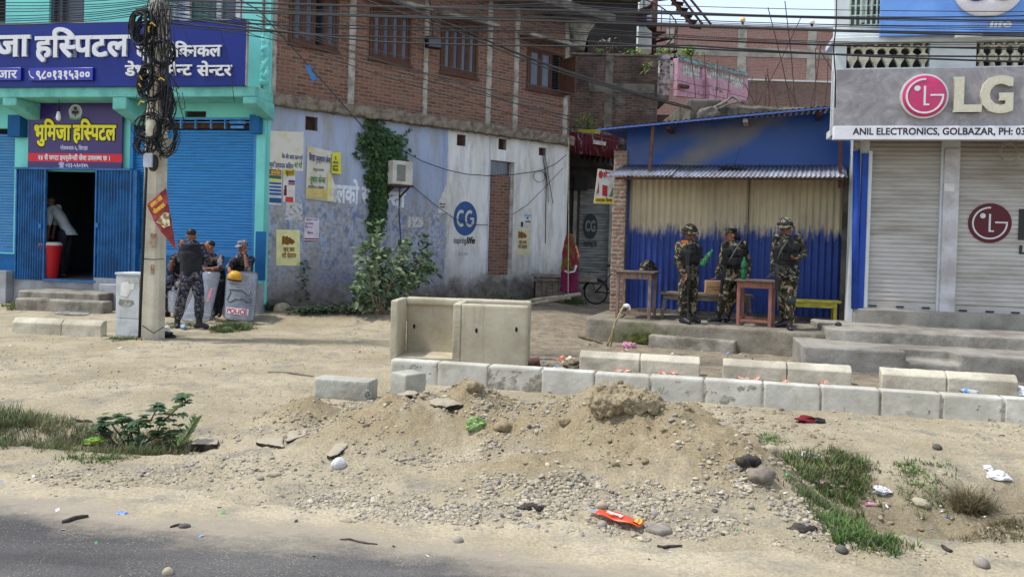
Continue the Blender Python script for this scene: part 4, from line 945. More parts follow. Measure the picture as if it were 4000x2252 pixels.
# ------------------------------------------------------------------ tin shed (middle right)
def pl2(x0,Y0,x1,Y1):
	a,b = onY(x0,900,Y0),onY(x1,900,Y1); return Pl((a.x,a.y),(b.x,b.y))
SP = pl2(2442,15.4,3290,14.2)
sb = lambda *p,n=0.0: SP.box(*p,n)
SU = lambda x,y=900,n=0.0: SP.uv(x,y,n)[0]
SV = lambda x,y,n=0.0: SP.uv(x,y,n)[1]
def locz(PL,px,py,z):
	p = onZ(px,py,z); q = p - PL.A; return q.dot(PL.d),-q.dot(PL.inn)
b = NB('two_tone_tin',.5,.35); x,y,z = b.xyz()
zb = SV(2900,905); e = b.math('ADD',z,b.math('ADD',b.math('MULTIPLY',b.math('SUBTRACT',b.noise(11,5,.75,b.map((1,1,.16))),.5),.85),b.math('MULTIPLY',b.math('SUBTRACT',b.noise(1.5,3),.5),.25)))
cr = b.mix(b.mask(b.noise(2,5,.65,b.map((1,1,.3))),.4,.7),srgb(190,176,146),srgb(156,144,120)); bl = b.mix(b.mask(b.noise(3,6,.65),.45,.7),srgb(38,62,130),srgb(30,50,104))
c = b.mix(b.mask(e,zb + .10,zb - .08),cr,bl); c = b.mix(b.mask(x,.10,.06),c,bl)
ch = b.math('MULTIPLY',b.mask(b.noise(5.5,6,.75),.67,.70),.8); c = b.mix(ch,c,srgb(170,172,176))
TIN2 = b.out(c)
b = NB('blue_spray_painted_tin',.42,.4); n1 = b.noise(.75,3,.5,b.map((1,1,1.5),(3,0,1),(0,R(38),0)))
x,y,z = b.xyz(); p0,p1 = SP.uv(2960,470),SP.uv(2650,665); L_ = math.hypot(p1[0] - p0[0],p1[1] - p0[1]); nx_,nz_ = -(p1[1] - p0[1]) / L_,(p1[0] - p0[0]) / L_
dl = b.math('ABSOLUTE',b.math('ADD',b.math('ADD',b.math('MULTIPLY',b.math('SUBTRACT',x,p0[0]),nx_),b.math('MULTIPLY',b.math('SUBTRACT',z,p0[1]),nz_)),b.math('MULTIPLY',b.math('SUBTRACT',b.noise(1.6,3),.5),.35)))
c = b.mix(b.math('MULTIPLY',b.mask(dl,.30,.06),.8),b.mix(b.math('MULTIPLY',b.mask(n1,.54,.70),.5),srgb(32,76,146),srgb(112,108,98)),srgb(124,116,98)); c = b.mix(b.mask(b.noise(1.3,4),.4,.7),c,b.mix(.5,c,srgb(26,60,130)))
BPANEL = b.out(c)
TINW = plain('weathered_tin',srgb(138,143,158),srgb(104,102,104),sc=3,lo=.42,hi=.68,rough=.5,metal=.15,bump=0,stretch=(3,.6,1))
shed = thing('tin_shed','corrugated tin shed with cream upper and blue lower wall behind the soldiers','shed',SP.M)
uL_,uR_ = SU(2442),SU(3288); vB = SV(2900,1222); vT = SV(2900,690);
mb = MB(); corr(mb,(uL_,0,vB),(uR_,0,vB),(uR_,0,vT + .3),(uL_,0,vT + .3),.115,.017,(0,-1,0),10); mb.build('wall_sheet',TIN2,shed,smooth=True,fixn=False)
mb = MB(); u_ = SU(2925,800); mb.box(u_ - .008,u_ + .008,-.03,-.018,SV(2925,960),vT + .2); mb.build('sheet_seam',BLACK,shed)
mb = MB(); mb.box(uL_,uR_,.03,2.5,.0,vB + .05); mb.box(uL_,uR_,-.05,.03,.3,vB - .003); mb.build('plinth',CONC_DK,shed)
mb = MB(); a,b_ = uL_,SU(3335,560); P_ = [(a,vT + .1),(b_,vT + .1),(b_,SV(3256,440)),(a,SV(2450,500))]; mb.prism(P_,-.10,-.03); mb.build('upper_panel',BPANEL,shed)
mb = MB(); mb.box(uL_ - .01,uL_ + .04,.0,2.6,.3,SV(2450,500)); mb.build('side_sheet',BPANEL,shed)
nR = .85; A_,B_ = SP.uv(2330,501,nR),SP.uv(3266,411,nR)
mb = MB(); q_ = [(A_[0],-nR,A_[1]),(B_[0],-nR,B_[1]),(B_[0],3.2,B_[1] + .25),(A_[0],3.2,A_[1] + .25)]; corr(mb,*q_,.10,.012,(0,0,1),8); mb.build('roof_sheet',plain('blue_roof_tin',srgb(74,96,158),srgb(60,78,136),sc=3,rough=.4,bump=0),shed,smooth=True,fixn=False)
mb = MB(); mb.bar((A_[0],-nR + .02,A_[1] - .025),(B_[0],-nR + .02,B_[1] - .025),.025,.03); mb.build('roof_edge_bar',flat('pale_blue_edge',srgb(90,114,176),.5),shed)
for k,px in enumerate((2615,2912,3200)):
	t_ = (SU(px,470,nR) - A_[0]) / (B_[0] - A_[0]); zz = A_[1] + (B_[1] - A_[1]) * t_ - .06; u_ = SU(px,480,.6); mb = MB(); mb.box(u_ - .04,u_ + .04,-.72,1,zz - .06,zz - .002); mb.build('purlin',CONC_COL if k == 1 else RUST,shed)
for x0,y0,x1,y1 in ((2553,486,2537,672),(3284,520,3281,735)):
	p,q_ = SP.uv(x0,y0,.78),SP.uv(x1,y1,.78); mb = MB(); mb.bar((p[0],-.78,p[1]),(q_[0],-.78,q_[1]),.055); mb.build('post',RUST,shed)
nA = 1.12; vF,vBk = SV(2850,690,nA),SV(2850,648,.06) + .02
for k,(x0,x1,dz,nn) in enumerate(((2366,2625,.012,nA + .05),(2535,3312,0,nA))):
	a,b_ = SU(x0,690,nn),SU(x1,690,nn); mb = MB(); corr(mb,(a,-nn,vF + dz - .005),(b_,-nn,vF + dz),(b_ + .02,-.06,vBk + dz),(a + .16,-.06,vBk + dz),.076,.013,(0,0,1),10); o = mb.build('awning_sheet',TINW,shed,smooth=True,fixn=False); m_ = o.modifiers.new('thick','SOLIDIFY'); m_.thickness = .002
mb = MB(); mb.bar((SU(2400,690,nA),-nA + .08,vF - .03),(SU(3300,690,nA),-nA + .08,vF - .03),.035); mb.build('awning_rail',RUST,shed)
mb = MB(); mb.box(uR_ + .002,SU(3322),-.06,.25,0,SV(3300,600)); mb.build('end_post',CONC_DK,shed)
# brick pier left of the shed
mb = MB(); a,b_,c_,d = sb(2391,588,2443,1207,n=.12); mb.box(a,b_,-.16,.14,0.0,d); o = mb.build('brick_pier',BRICK_PIER); o.matrix_world = SP.M; tag(o,'narrow plastered brick pier at the left end of the tin shed','pier')
rough_up(o,.025,.03,.07,.02,.03)
# dry wire tangle on the awning
mb = MB(); u_,v_ = SP.uv(2860,672,.6)
for i in range(16):
	g_ = random.Random(i); pts = [(u_ + g_.uniform(-.25,.25),-.55 + g_.uniform(-.06,.06),v_ + .03 + abs(g_.gauss(0,.04))) for _ in range(4)]; mb.tube(pts,.005,4)
mb.tube([(u_,-.55,v_),(u_ + .05,-.55,v_ + .2),(u_ + .12,-.55,v_ + .45)],.004,4)
o = mb.build('wire_tangle',CABLE); o.matrix_world = SP.M; tag(o,'dark wire tangle lying on the tin awning','wire')
# platform of the shed and step block
ZP = .40
FL,FR = onZ(2283,1239,ZP),onZ(3240,1304,ZP); BLp,BRp = SP.pt(SU(2380),0,0.0),SP.pt(SU(3330),0,0.0)
b = NB('mossy_concrete',.93,.1); x,y,z = b.xyz(); n1 = b.noise(1.6,6,.65); g1,g2 = gp(2480,1345)
c = b.mix(b.mask(n1,.4,.65),srgb(138,130,116),srgb(104,98,86)); mz = b.math('MULTIPLY',b.mask(b.math('ADD',z,b.math('MULTIPLY',b.noise(3,5,.7),.4)),.62,.34),b.mask(b.math('ABSOLUTE',b.math('SUBTRACT',x,g1 + .1)),.75,.15))
c = b.mix(mz,c,b.mix(b.mask(b.noise(9,5),.4,.6),srgb(96,104,52),srgb(48,54,32))); c = b.mix(.3,c,b.ramp(b.noise(45,4,.7),[(.3,.1),(.7,.9)]),'OVERLAY')
MOSSC = b.out(c,b.bump(b.noise(26,6,.7),.6,.012))
def slab(name,pts,z0,z1,m,bev=.02,label=None,cat=None):
	n_ = len(pts); vs = [(p[0],p[1],z0) for p in pts] + [(p[0],p[1],z1) for p in pts]; mb = MB(); mb.add(vs,[tuple(range(n_))[::-1],tuple(range(n_,2 * n_))] + [(i,(i + 1) % n_,(i + 1) % n_ + n_,i + n_) for i in range(n_)])
	o = mb.build(name,m,bevel=bev);
	if label: tag(o,label,cat)
	return o
FLx = FL + (FR - FL).normalized() * .0; side = (BLp - FL).normalized()
o = slab('shop_platform',[FL + (FR - FL).normalized() * .06,FR,BRp,BLp,FL + side * .10],-.2,ZP,MOSSC,.03,'low mossy concrete platform in front of the tin shed','platform'); o.modifiers.clear(); rough_up(o,.035,.04,.3,.012,.05)
d_ = (FR - FL).normalized(); nrm_ = Vector((d_.y,-d_.x,0));
q0,q1 = onZ(2533,1308,.20),onZ(2872,1333,.20)
o = slab('step_block',[q0,q1,q1 - nrm_ * .42,q0 - nrm_ * .42],-.1,.20,CONC,.02,'concrete step block in front of the shed platform','step'); o.modifiers.clear(); rough_up(o,.025,.025,.2,.01,.05)
# ------------------------------------------------------------------ electronics shop (right)
a_ = onY(3362,900,13.3); LP = Pl((a_.x,a_.y),(a_.x + C12,a_.y - S12))
lb = lambda *p,n=0.0: LP.box(*p,n)
LU = lambda x,y=900,n=0.0: LP.uv(x,y,n)[0]
LV = lambda x,y,n=0.0: LP.uv(x,y,n)[1]
OFFW = plain('off_white_paint',srgb(206,212,212),srgb(182,186,182),sc=2,lo=.45,hi=.75,fine=.1,bump=.1)
b = NB('dusty_top_shaded_shutter',.6,.3); x,y,z = b.xyz(); n1 = b.noise(1.4,6,.65,b.map((.5,1,3)))
c = b.mix(b.mask(n1,.42,.7),srgb(184,180,174),srgb(146,138,128)); c = b.mix(b.math('MULTIPLY',b.mask(z,2.2,3.6),.45),c,srgb(128,118,104)); c = b.mix(b.math('MULTIPLY',b.mask(b.noise(3,6,.7,b.map((.4,1,5),(5,0,0))),.62,.7),.4),c,srgb(112,84,62))  # dust blotches and streaks; shade below the signboard painted in as a darker top
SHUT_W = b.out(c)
shop = thing('electronics_shop','white electronics shop building with two dirty white roller shutters','building',LP.M)
zs = LV(3500,1207); vs0 = LV(3500,500)
s1b = (LU(3386),LU(3668),zs,vs0); s2b = (LU(3740),LU(4420),LV(3900,1228),vs0)
mb = MB(); holed(mb,LU(3322),LU(4500),.0,9.0,[s1b,s2b],0,.25); mb.build('wall',OFFW,shop)
for bx,n_ in ((s1b,.06),(s2b,.06)):
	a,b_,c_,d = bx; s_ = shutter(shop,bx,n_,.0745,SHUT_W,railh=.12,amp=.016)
	mb = MB(); mb.box(a,b_,n_ + .05,n_ + .06,c_,d); mb.build('backing',DARK,s_)
	for f_ in (.12,.5,.86):
		mb = MB(); u_ = a + (b_ - a) * f_ * (.42 if b_ - a > 2 else 1); mb.box(u_ - .06,u_ + .06,n_ - .075,n_ - .046,c_ + .03,c_ + .055); mb.build('handle',CABLE,s_,bevel=.005)
mb = MB(); mb.box(LU(3676),LU(3738),-.05,-.001,zs - .02,LV(3700,580)); mb.build('pier',plain('grey_white_pier',srgb(196,194,196),srgb(164,160,158),sc=2,bump=.15),shop,bevel=.01)
for x0,x1,y0,m in ((3382,3396,590,OFFW),):
	a,b_ = LU(x0),LU(x1); mb = MB(); mb.box(a,b_,-.04,-.001,zs,LV(x0,y0)); mb.build('jamb',m,shop)
BLP = plain('blue_board_paint',srgb(36,72,160),srgb(28,52,120),sc=4,lo=.5,hi=.75,rough=.5);
mb = MB(); mb.box(LU(3356),LU(3381),-.06,-.001,zs,LV(3365,600)); mb.build('blue_board',BLP,shop,bevel=.006)
mb = MB(); p,q_ = LP.uv(3347,590,.08),LP.uv(3338,1205,.08); mb.tube([(p[0],-.08,p[1]),((p[0] + q_[0]) / 2,-.08,(p[1] + q_[1]) / 2),(q_[0],-.08,q_[1])],.055,12); mb.build('drain_pipe',BLP,shop,smooth=True)
mb = MB(); mb.tube([(p[0],-.08,p[1] + .5),(p[0],-.08,p[1])],.05,12); mb.build('drain_pipe',plain('peeling_pipe',srgb(150,146,140),srgb(92,84,76),sc=12),shop,smooth=True)
mb = MB(); mb.box(LU(3360),LU(4500),-.32,-.002,LV(3700,545,.3) + .02,LV(3700,520,.3)); mb.build('shutter_box',DARK,shop)
# cornice, balustrades, upper storey
n1_ = .55; lb1 = lambda *p: LP.box(*p,n1_)
uS = LU(3262,200,n1_); uEnd = LU(4500,200,n1_)
vC0,vC1 = LV(3600,166,n1_),LV(3600,143,n1_); vBt = LV(3600,262,n1_); vLo = LV(3600,520,.8)
mb = MB(); mb.box(uS - .06,uEnd,-n1_ - .08,0,vC0,vC1); mb.box(uS - .02,uEnd,-n1_ - .03,0,vC1,vC1 + .06); mb.build('cornice',OFFW,shop,bevel=.01)
mb = MB()
for x0,x1 in ((3262,3308),(3633,3815)): mb.box(LU(x0,200,n1_),LU(x1,200,n1_),-n1_,-.3,vLo,vC0 - .001)
mb.box(uS,uEnd,-n1_ + .002,-n1_ + .2,vLo,vBt); mb.box(uS,uEnd,-n1_ + .201,-.001,vLo,vLo + .12); mb.build('parapet',OFFW,shop,bevel=.008)
CREAM = plain('cream_baluster',srgb(206,200,178),srgb(170,162,138),sc=8,fine=.2,bump=.3,bs=30)
def ring(mb,cx,cz,rx,rz,w,y0,y1,a0=0,a1=360,k=18):
	for i in range(k):
		A0,A1 = R(a0 + (a1 - a0) * i / k),R(a0 + (a1 - a0) * (i + 1) / k)
		mb.prism([(cx + rx * math.cos(A0),cz + rz * math.sin(A0)),(cx + rx * math.cos(A1),cz + rz * math.sin(A1)),(cx + (rx - w) * math.cos(A1),cz + (rz - w) * math.sin(A1)),(cx + (rx - w) * math.cos(A0),cz + (rz - w) * math.sin(A0))],y0,y1)
def lattice(x0,x1,cnt,style):
	a,b_ = LU(x0,210,n1_),LU(x1,210,n1_); h_ = vC0 - vBt; w_ = (b_ - a) / cnt; y0,y1 = -n1_ + .02,-n1_ + .10
	for i in range(cnt):
		cx = a + w_ * (i + .5); mb = MB()
		if style == 0:
			mb.prism([(cx - w_ * .14,vBt),(cx + w_ * .14,vBt),(cx + w_ * .10,vBt + h_ * .08),(cx + w_ * .22,vBt + h_ * .22),(cx + w_ * .42,vBt + h_ * .36),(cx + w_ * .44,vBt + h_ * .50),(cx + w_ * .2,vBt + h_ * .56),(cx + w_ * .10,vBt + h_ * .60),(cx + w_ * .12,vBt + h_ * .72),(cx - w_ * .12,vBt + h_ * .72),(cx - w_ * .10,vBt + h_ * .60),(cx - w_ * .2,vBt + h_ * .56),(cx - w_ * .44,vBt + h_ * .50),(cx - w_ * .42,vBt + h_ * .36),(cx - w_ * .22,vBt + h_ * .22),(cx - w_ * .10,vBt + h_ * .08)],y0,y1)
		else:
			mb.box(cx - .025,cx + .025,y0 + .01,y1 - .01,vBt,vBt + h_ * .7); ring(mb,cx,vBt + h_ * .36,w_ * .42,h_ * .2,.035,y0,y1); mb.prism([(cx - w_ * .2,vBt),(cx + w_ * .2,vBt),(cx + .03,vBt + h_ * .12),(cx - .03,vBt + h_ * .12)],y0 - .003,y1 + .003)
		mb.box(cx - .022,cx + .022,y0 + .012,y1 - .012,vBt + h_ * .7,vC0)
		ring(mb,cx + w_ * .5,vBt + h_ * .66,w_ * .56,h_ * .24,.035,y0 + .005,y1 - .005,10,170,10)
		o = mb.build('baluster',CREAM,shop)
	mb = MB(); mb.box(a,b_,-n1_ + .26,-n1_ + .28,vBt,vC0); mb.build('balcony_shade',plain('balcony_shade_grey',srgb(92,92,92),srgb(64,62,60),sc=3),shop)  # dark grey sheet stands in for the shade behind the balusters
lattice(3308,3633,7,0); lattice(3815,4130,7,1)
nU = .50
mb = MB(); wU = LP.box(3322,-90,3447,98,nU); holed(mb,LU(3266,50,nU),uEnd,vC1 + .061,9,[wU],-nU,.2); mb.build('upper_wall',OFFW,shop)
a,b_,c_,d = wU; mb = MB(); mb.box(a,b_,-nU + .1,-nU + .12,c_,d); f_ = mb.build('window',plain('pale_green_pane',srgb(128,142,132),srgb(92,104,98),sc=6,bump=0),shop)
mb = MB()
for i in range(7): u_ = a + (b_ - a) * i / 6; mb.box(u_ - .012,u_ + .012,-nU - .02,-nU + .0,c_,d)
for i in range(6): z_ = c_ + (d - c_) * i / 5; mb.box(a,b_,-nU - .012,-nU - .008,z_ - .008,z_ + .008)
mb.build('grille',plain('pale_green_bars',srgb(186,206,190),srgb(160,176,160),bump=0),f_)
mb = MB(); mb.box(LU(3360,50,nU),LU(3386,50,nU),-nU + .04,-nU + .05,c_ + .05,d); mb.box(LU(3398,50,nU),LU(3416,50,nU),-nU + .05,-nU + .06,c_ + .2,d); mb.build('hung_cloth',PAPER,f_)
sign_text('lettering','NAYA',INKB,f_,(a + .36,a + .56,c_ + .1,c_ + .3),-nU + .035,.003,.03)
# signs
nS = .80; ls = lambda *p: LP.box(*p,nS)
b = NB('scuffed_grey_sign',.5,.35); c = b.mix(b.mask(b.noise(2.2,7,.7,dist=1.5),.42,.68),srgb(128,124,126),srgb(164,160,162)); c = b.mix(b.math('MULTIPLY',b.mask(b.noise(9,8,.75,dist=2),.60,.68),.5),c,srgb(186,184,186)); GREYS = b.out(c)
a,b_,c_,d = ls(3264,262,4500,492); sg2 = thing('signboard','grey electronics signboard with a round pink emblem and large cream letters','sign',LP.M)
mb = MB(); mb.box(a,b_,-nS,-nS + .12,c_,d); mb.build('panel',GREYS,sg2,bevel=.006)
a2,b2,c2,d2 = ls(3256,493,4500,546); mb = MB(); mb.box(a2,b2,-nS - .03,-nS + .10,c2,c_ - .001); mb.build('white_strip',plain('white_strip',srgb(226,226,230),srgb(212,212,216),sc=3,bump=0),sg2,bevel=.006)
INKP = flat('plum_ink',srgb(52,40,52)); sign_text('lettering','ANIL ELECTRONICS, GOLBAZAR, PH: 03',INKP,sg2,LP.box(3332,500,4004,526,nS + .03),-nS - .03,.003,.022)
def lgmark(par,cx,cz,r,y,mdisc,mline,dome=True,th=.06,sx=1.0):
	X = lambda a: cx + a * r * sx
	mb = MB()
	if dome: mb.lathe([(r,0),(r,th * .6),(r * .96,th * .85),(r * .7,th * 1.05),(r * .3,th * 1.15),(.001,th * 1.18)],40,Matrix.Translation((cx,y,cz)) @ Matrix.Rotation(R(90),4,'X'),sx=sx)
	else: mb.prism([(X(math.cos(R(7.5 * i))),cz + r * math.sin(R(7.5 * i))) for i in range(48)],y - .004,y)
	mb.build('emblem_disc',mdisc,par,smooth=dome,auto=45 if dome else None)
	y1 = y - (th * 1.22 if dome else .008); y0 = y - (th * .8 if dome else .0045); mb = MB(); k = 30; ro,ri = .82,.74
	for i in range(k):
		A0,A1 = R(88 + 272 * i / k),R(88 + 272 * (i + 1) / k); mb.prism([(X(ro * math.cos(A0)),cz + r * ro * math.sin(A0)),(X(ro * math.cos(A1)),cz + r * ro * math.sin(A1)),(X(ri * math.cos(A1)),cz + r * ri * math.sin(A1)),(X(ri * math.cos(A0)),cz + r * ri * math.sin(A0))],y1,y0)
	B = lambda x0,x1,z0,z1: mb.prism([(X(x0),cz + r * z0),(X(x1),cz + r * z0),(X(x1),cz + r * z1),(X(x0),cz + r * z1)],y1 - .0005,y0)
	B(.24,.82,-.0,.08); B(-.05,.04,-.44,.46); B(.041,.20,-.44,-.36)
	mb.prism([(X(-.33 + .13 * math.cos(R(15 * i))),cz + r * (.36 + .13 * math.sin(R(15 * i)))) for i in range(24)],y1 - .0008,y0)
	mb.build('emblem_line',mline,par)
cu_,cv_ = LP.uv(3611,376,nS + .05); r_ = LP.uv(3702,376,nS)[0] - LP.uv(3611,376,nS)[0]
PINK = flat('pink_emblem',srgb(196,48,104),.25,.5); mb = MB(); mb.lathe([(r_ * 1.04,0),(r_ * 1.04,.05),(r_ * 1.0,.055)],40,Matrix.Translation((cu_,-nS,cv_)) @ Matrix.Rotation(R(90),4,'X')); mb.build('emblem_rim',flat('chrome_rim',srgb(200,200,196),.3),sg2,smooth=True,auto=40)
lgmark(sg2,cu_,cv_,r_,-nS - .005,PINK,LWHITE)
CREAML = flat('cream_letters',srgb(206,200,178),.5)
sign_text('lettering','L',CREAML,sg2,LP.box(3734,307,3827,432,nS + .05),-nS,.07,.036); sign_text('lettering','G',CREAML,sg2,LP.box(3838,304,3951,434,nS + .05),-nS,.07,.036)
nC = .78; a,b_,c_,d = LP.box(3446,-260,4500,128,nC); sg3 = thing('signboard','sky blue signboard with a white oval emblem at the top right corner','sign',LP.M)
mb = MB(); mb.box(a,b_,-nC,-nC + .1,c_,d); mb.build('panel',plain('sky_blue_sign',srgb(112,158,224),srgb(98,142,210),sc=1.5,bump=0,rough=.4),sg3)
a,b_,c_,d = LP.box(3722,-145,3996,68,nC); cx_,cz_ = (a + b_) / 2,(c_ + d) / 2; mb = MB(); rx_,rz_ = (b_ - a) / 2,(d - c_) / 2
mb.lathe([(rx_,0),(rx_,.04),(rx_ * .93,.07),(rx_ * .5,.085),(.001,.09)],40,Matrix.Translation((cx_,-nC - .002,cz_)) @ Matrix.Diagonal((1,1,rz_ / rx_,1)) @ Matrix.Rotation(R(90),4,'X')); mb.build('emblem_disc',flat('white_emblem',srgb(226,222,226),.3),sg3,smooth=True,auto=45)
mb = MB(); ring(mb,cx_ - rx_ * .36,cz_ + rz_ * .02,rx_ * .40,rz_ * .48,rx_ * .13,-nC - .12,-nC - .07,50,310,22); ring(mb,cx_ + rx_ * .40,cz_ + rz_ * .02,rx_ * .40,rz_ * .48,rx_ * .13,-nC - .12,-nC - .07,50,345,22); mb.build('emblem_line',flat('royal_blue_line',srgb(42,52,170)),sg3)
sign_text('lettering','inspiring',flat('faded_white',srgb(140,168,214)),sg3,LP.box(3750,89,3862,106,nC),-nC,.004,.0); sign_text('lettering','life',LWHITE,sg3,LP.box(3868,88,3948,106,nC),-nC,.004,.03,shear=.2)
mb = MB(); mb.box(LU(3732,135,nC),LU(3836,135,nC),-nC - .05,-nC + .1,LV(3780,148,nC),LV(3780,128,nC)); mb.build('support_bracket',OFFW,sg3,bevel=.01)
# mark painted on the right shutter
mu,mv = LP.uv(3867,871,-.03); mr = LP.uv(3953,871,-.03)[0] - mu; sh2 = [o for o in shop.children if o.name.startswith('shutter')][1]
lgmark(sh2,mu,mv,mr,.04,flat('maroon_paint',srgb(86,26,36),.5),flat('pale_paint',srgb(206,206,206),.5),dome=False)
sign_text('painted_lettering','L',flat('black_paint',(.03,.03,.03)),sh2,LP.box(3988,824,4060,930,-.03),.038,.004,.05); sign_text('painted_lettering','Life',flat('black_paint2',(.04,.04,.04)),sh2,LP.box(3984,960,4090,992,-.03),.038,.004,.03)
o = MB(); a,b_,c_,d = lb(3688,717,3728,747,n=.05); o.box(a,b_,-.056,-.0525,c_,d); o = o.build('notice',PAPER); o.matrix_world = LP.M; tag(o,'small white paper notice stuck on the pier between the shutters','notice')
t = thing('wire_coil','pale wire coil hanging in front of the right hand shutter','wire',LP.M); cu2,cv2 = LP.uv(3939,597,.12); mb = MB()
for k in range(6):
	g_ = random.Random(k); ra_ = .15 + g_.uniform(-.02,.03); mb.tube([(cu2 + g_.uniform(-.02,.02) + ra_ * math.cos(R(20 * i)) * .9,-.12 - .01 * k,cv2 + ra_ * math.sin(R(20 * i)) * 1.05) for i in range(19)],.005,4)
mb.tube([(cu2 + .1,-.12,cv2 - .14),(cu2 + .28,-.12,cv2 - .25),(cu2 + .4,-.12,cv2 - .45)],.006,4); mb.tube([(cu2,-.12,cv2 + .15),(cu2,-.1,cv2 + .42)],.005,4); mb.build('loop',plain('pale_wire',srgb(170,164,150),srgb(140,132,120)),t)
# steps of the shop
def lstep(name,x0,y0,z,x1,back,m,label,z0=-.2,poly=None):
	u0_,n0 = locz(LP,x0,y0,z); u1_ = LU(x1); mb = MB(); mb.box(u0_,u1_,-n0,back,z0,z); o = mb.build(name,m); o.matrix_world = LP.M; rough_up(o,.04,.035,.25,.012,.05); return tag(o,label,'step')
STEPC = plain('smooth_grey_cement',srgb(152,147,137),srgb(118,113,104),sc=1.6,fine=.25,bump=.5,bs=30,bd=.008,rough=.92)
zU = .50; u0_,n0 = locz(LP,3236,1283,zU); mb = MB(); uN = LU(3420)
mb.add([(u0_,-n0 + .1,-.1),(u0_ + .25,-n0,-.1),(LU(4500),-n0 - .0,-.1),(LU(4500),.2,-.1),(u0_,.2,-.1),(u0_,-n0 + .1,zU),(u0_ + .25,-n0,zU),(LU(4500),-n0,zU),(LU(4500),.2,zU),(u0_,.2,zU)],[(4,3,2,1,0),(5,6,7,8,9),(0,1,6,5),(1,2,7,6),(2,3,8,7),(3,4,9,8),(4,0,5,9)])
o = mb.build('shop_step',STEPC); o.matrix_world = LP.M; rough_up(o,.022,.03,.25,.012,.05); tag(o,'upper grey cement step under the white roller shutters','step')
mb = MB(); mb.box(LU(3340),LU(4500),-.12,.3,.3,zs - .004); o = mb.build('shop_sill',STEPC,shop,bevel=.02)
zL = .32; u0_,n1l = locz(LP,3143,1352,zL); ua,ub_ = locz(LP,3556,1380,zL)[0],locz(LP,3796,1400,zL)[0]
mb = MB(); P_ = [(u0_,-n1l),(ua,-n1l),(ua,-n1l + .38),(ub_,-n1l + .38),(ub_,-n1l),(LU(4500),-n1l),(LU(4500),-n0 + .3),(u0_,-n0 + .3)]
k_ = len(P_); mb.add([(x_,y_,-.2) for x_,y_ in P_] + [(x_,y_,zL) for x_,y_ in P_],[tuple(range(k_))[::-1],tuple(range(k_,2 * k_))] + [(i,(i + 1) % k_,(i + 1) % k_ + k_,i + k_) for i in range(k_)])
mb.box(ua - .02,ub_ + .02,-n1l + .02,-n1l + .40,-.2,.17); o = mb.build('shop_step',STEPC); o.matrix_world = LP.M; rough_up(o,.022,.02,.25,.010,.05); tag(o,'lower grey cement step with a cut-in middle tread','step')
def stub(px0,py0,px1,py1,z0,r,m,label):
	p = onZ(px1,py1,z0); h_ = (onY(px0,py0,p.y).z - z0); mb = MB(); mb.lathe([(r,-.05),(r * .95,h_ * .6),(r,h_ * .75),(r,h_ - r * .5),(r * .6,h_ - .01),(.01,h_)],14); o = mb.build('pipe_stub',m,smooth=True,auto=50); o.location = p; return tag(o,label,'pipe')
stub(3270,1256,3273,1318,zL,.05,flat('black_pvc',(.035,.035,.04),.5),'black capped pipe stub standing on the lower shop step')
p = onY(3213,1420,onZ(3213,1420 + 12,.0).y); uu = (p - LP.A).dot(LP.d); t = thing('drain_outlet','dark drain pipe end poking out of the lower step','pipe',LP.M); mb = MB(); k_ = 18; yy = -n1l
for r0,r1,ya,yb in ((.055,.055,yy - .05,yy + .05),): mb.lathe([(.045,0),(.055,0),(.055,.1),(.045,.1)],18,Matrix.Translation((uu,yy + .03,p.z)) @ Matrix.Rotation(R(90),4,'X'))
mb.build('pipe_rim',CONC_COL,t,smooth=True,auto=40); mb = MB(); mb.lathe([(.044,0),(.044,.004)],18,Matrix.Translation((uu,yy - .055,p.z)) @ Matrix.Rotation(R(90),4,'X')); mb.build('pipe_bore',DARK,t)
# ------------------------------------------------------------------ alley and the houses behind
def facing(px,Y): a = onY(px,900,Y); return Pl((a.x,a.y),(a.x + 1,a.y))
# tall blackened house
FP = facing(2240,30.0); t = thing('tall_house','tall soot blackened brick house rising behind the alley','building',FP.M)
a,b_,c_,d = FP.box(2150,-260,2484,700); wn_ = FP.box(2284,150,2296,222); mb = MB(); holed(mb,a,b_,0,d,[wn_],0,.3); o = mb.build('wall',BRICK_DARK,t); mb = MB(); mb.box(a,b_,.301,6,0,d); mb.build('body',BRICK_DARK,t)
mb = MB(); mb.box(wn_[0],wn_[1],.2,.22,wn_[2],wn_[3]); mb.build('window',DARK,t)
mb = MB(); mb.box(a,b_ + .1,-.3,0,FP.uv(2400,6)[1],FP.uv(2400,-8)[1]); mb.build('floor_slab',CONC_DK,t)
# brick annexe with concrete frame
AP = facing(2215,24.5); t = thing('brick_annexe','sooty brick annexe with a concrete column at the back of the alley','building',AP.M)
a,b_,c_,d = AP.box(2150,217,2566,640); mb = MB(); mb.box(a,b_,0,4,0,d); mb.build('wall',BRICK_SOOT,t)
for x0,x1,y0,y1 in ((2362,2392,216,560),(2300,2556,326,362)):
	a2,b2,c2,d2 = AP.box(x0,y0,x1,y1); mb = MB(); mb.box(a2,b2,-.02 if x1 - x0 < 100 else -.014,.1,c2,d2); mb.build('concrete_frame',CONC_DK,t)
mb = MB(); mb.box(a,b_ + .02,-.04,4.02,d,d + .06); mb.build('coping',CONC_DK,t)
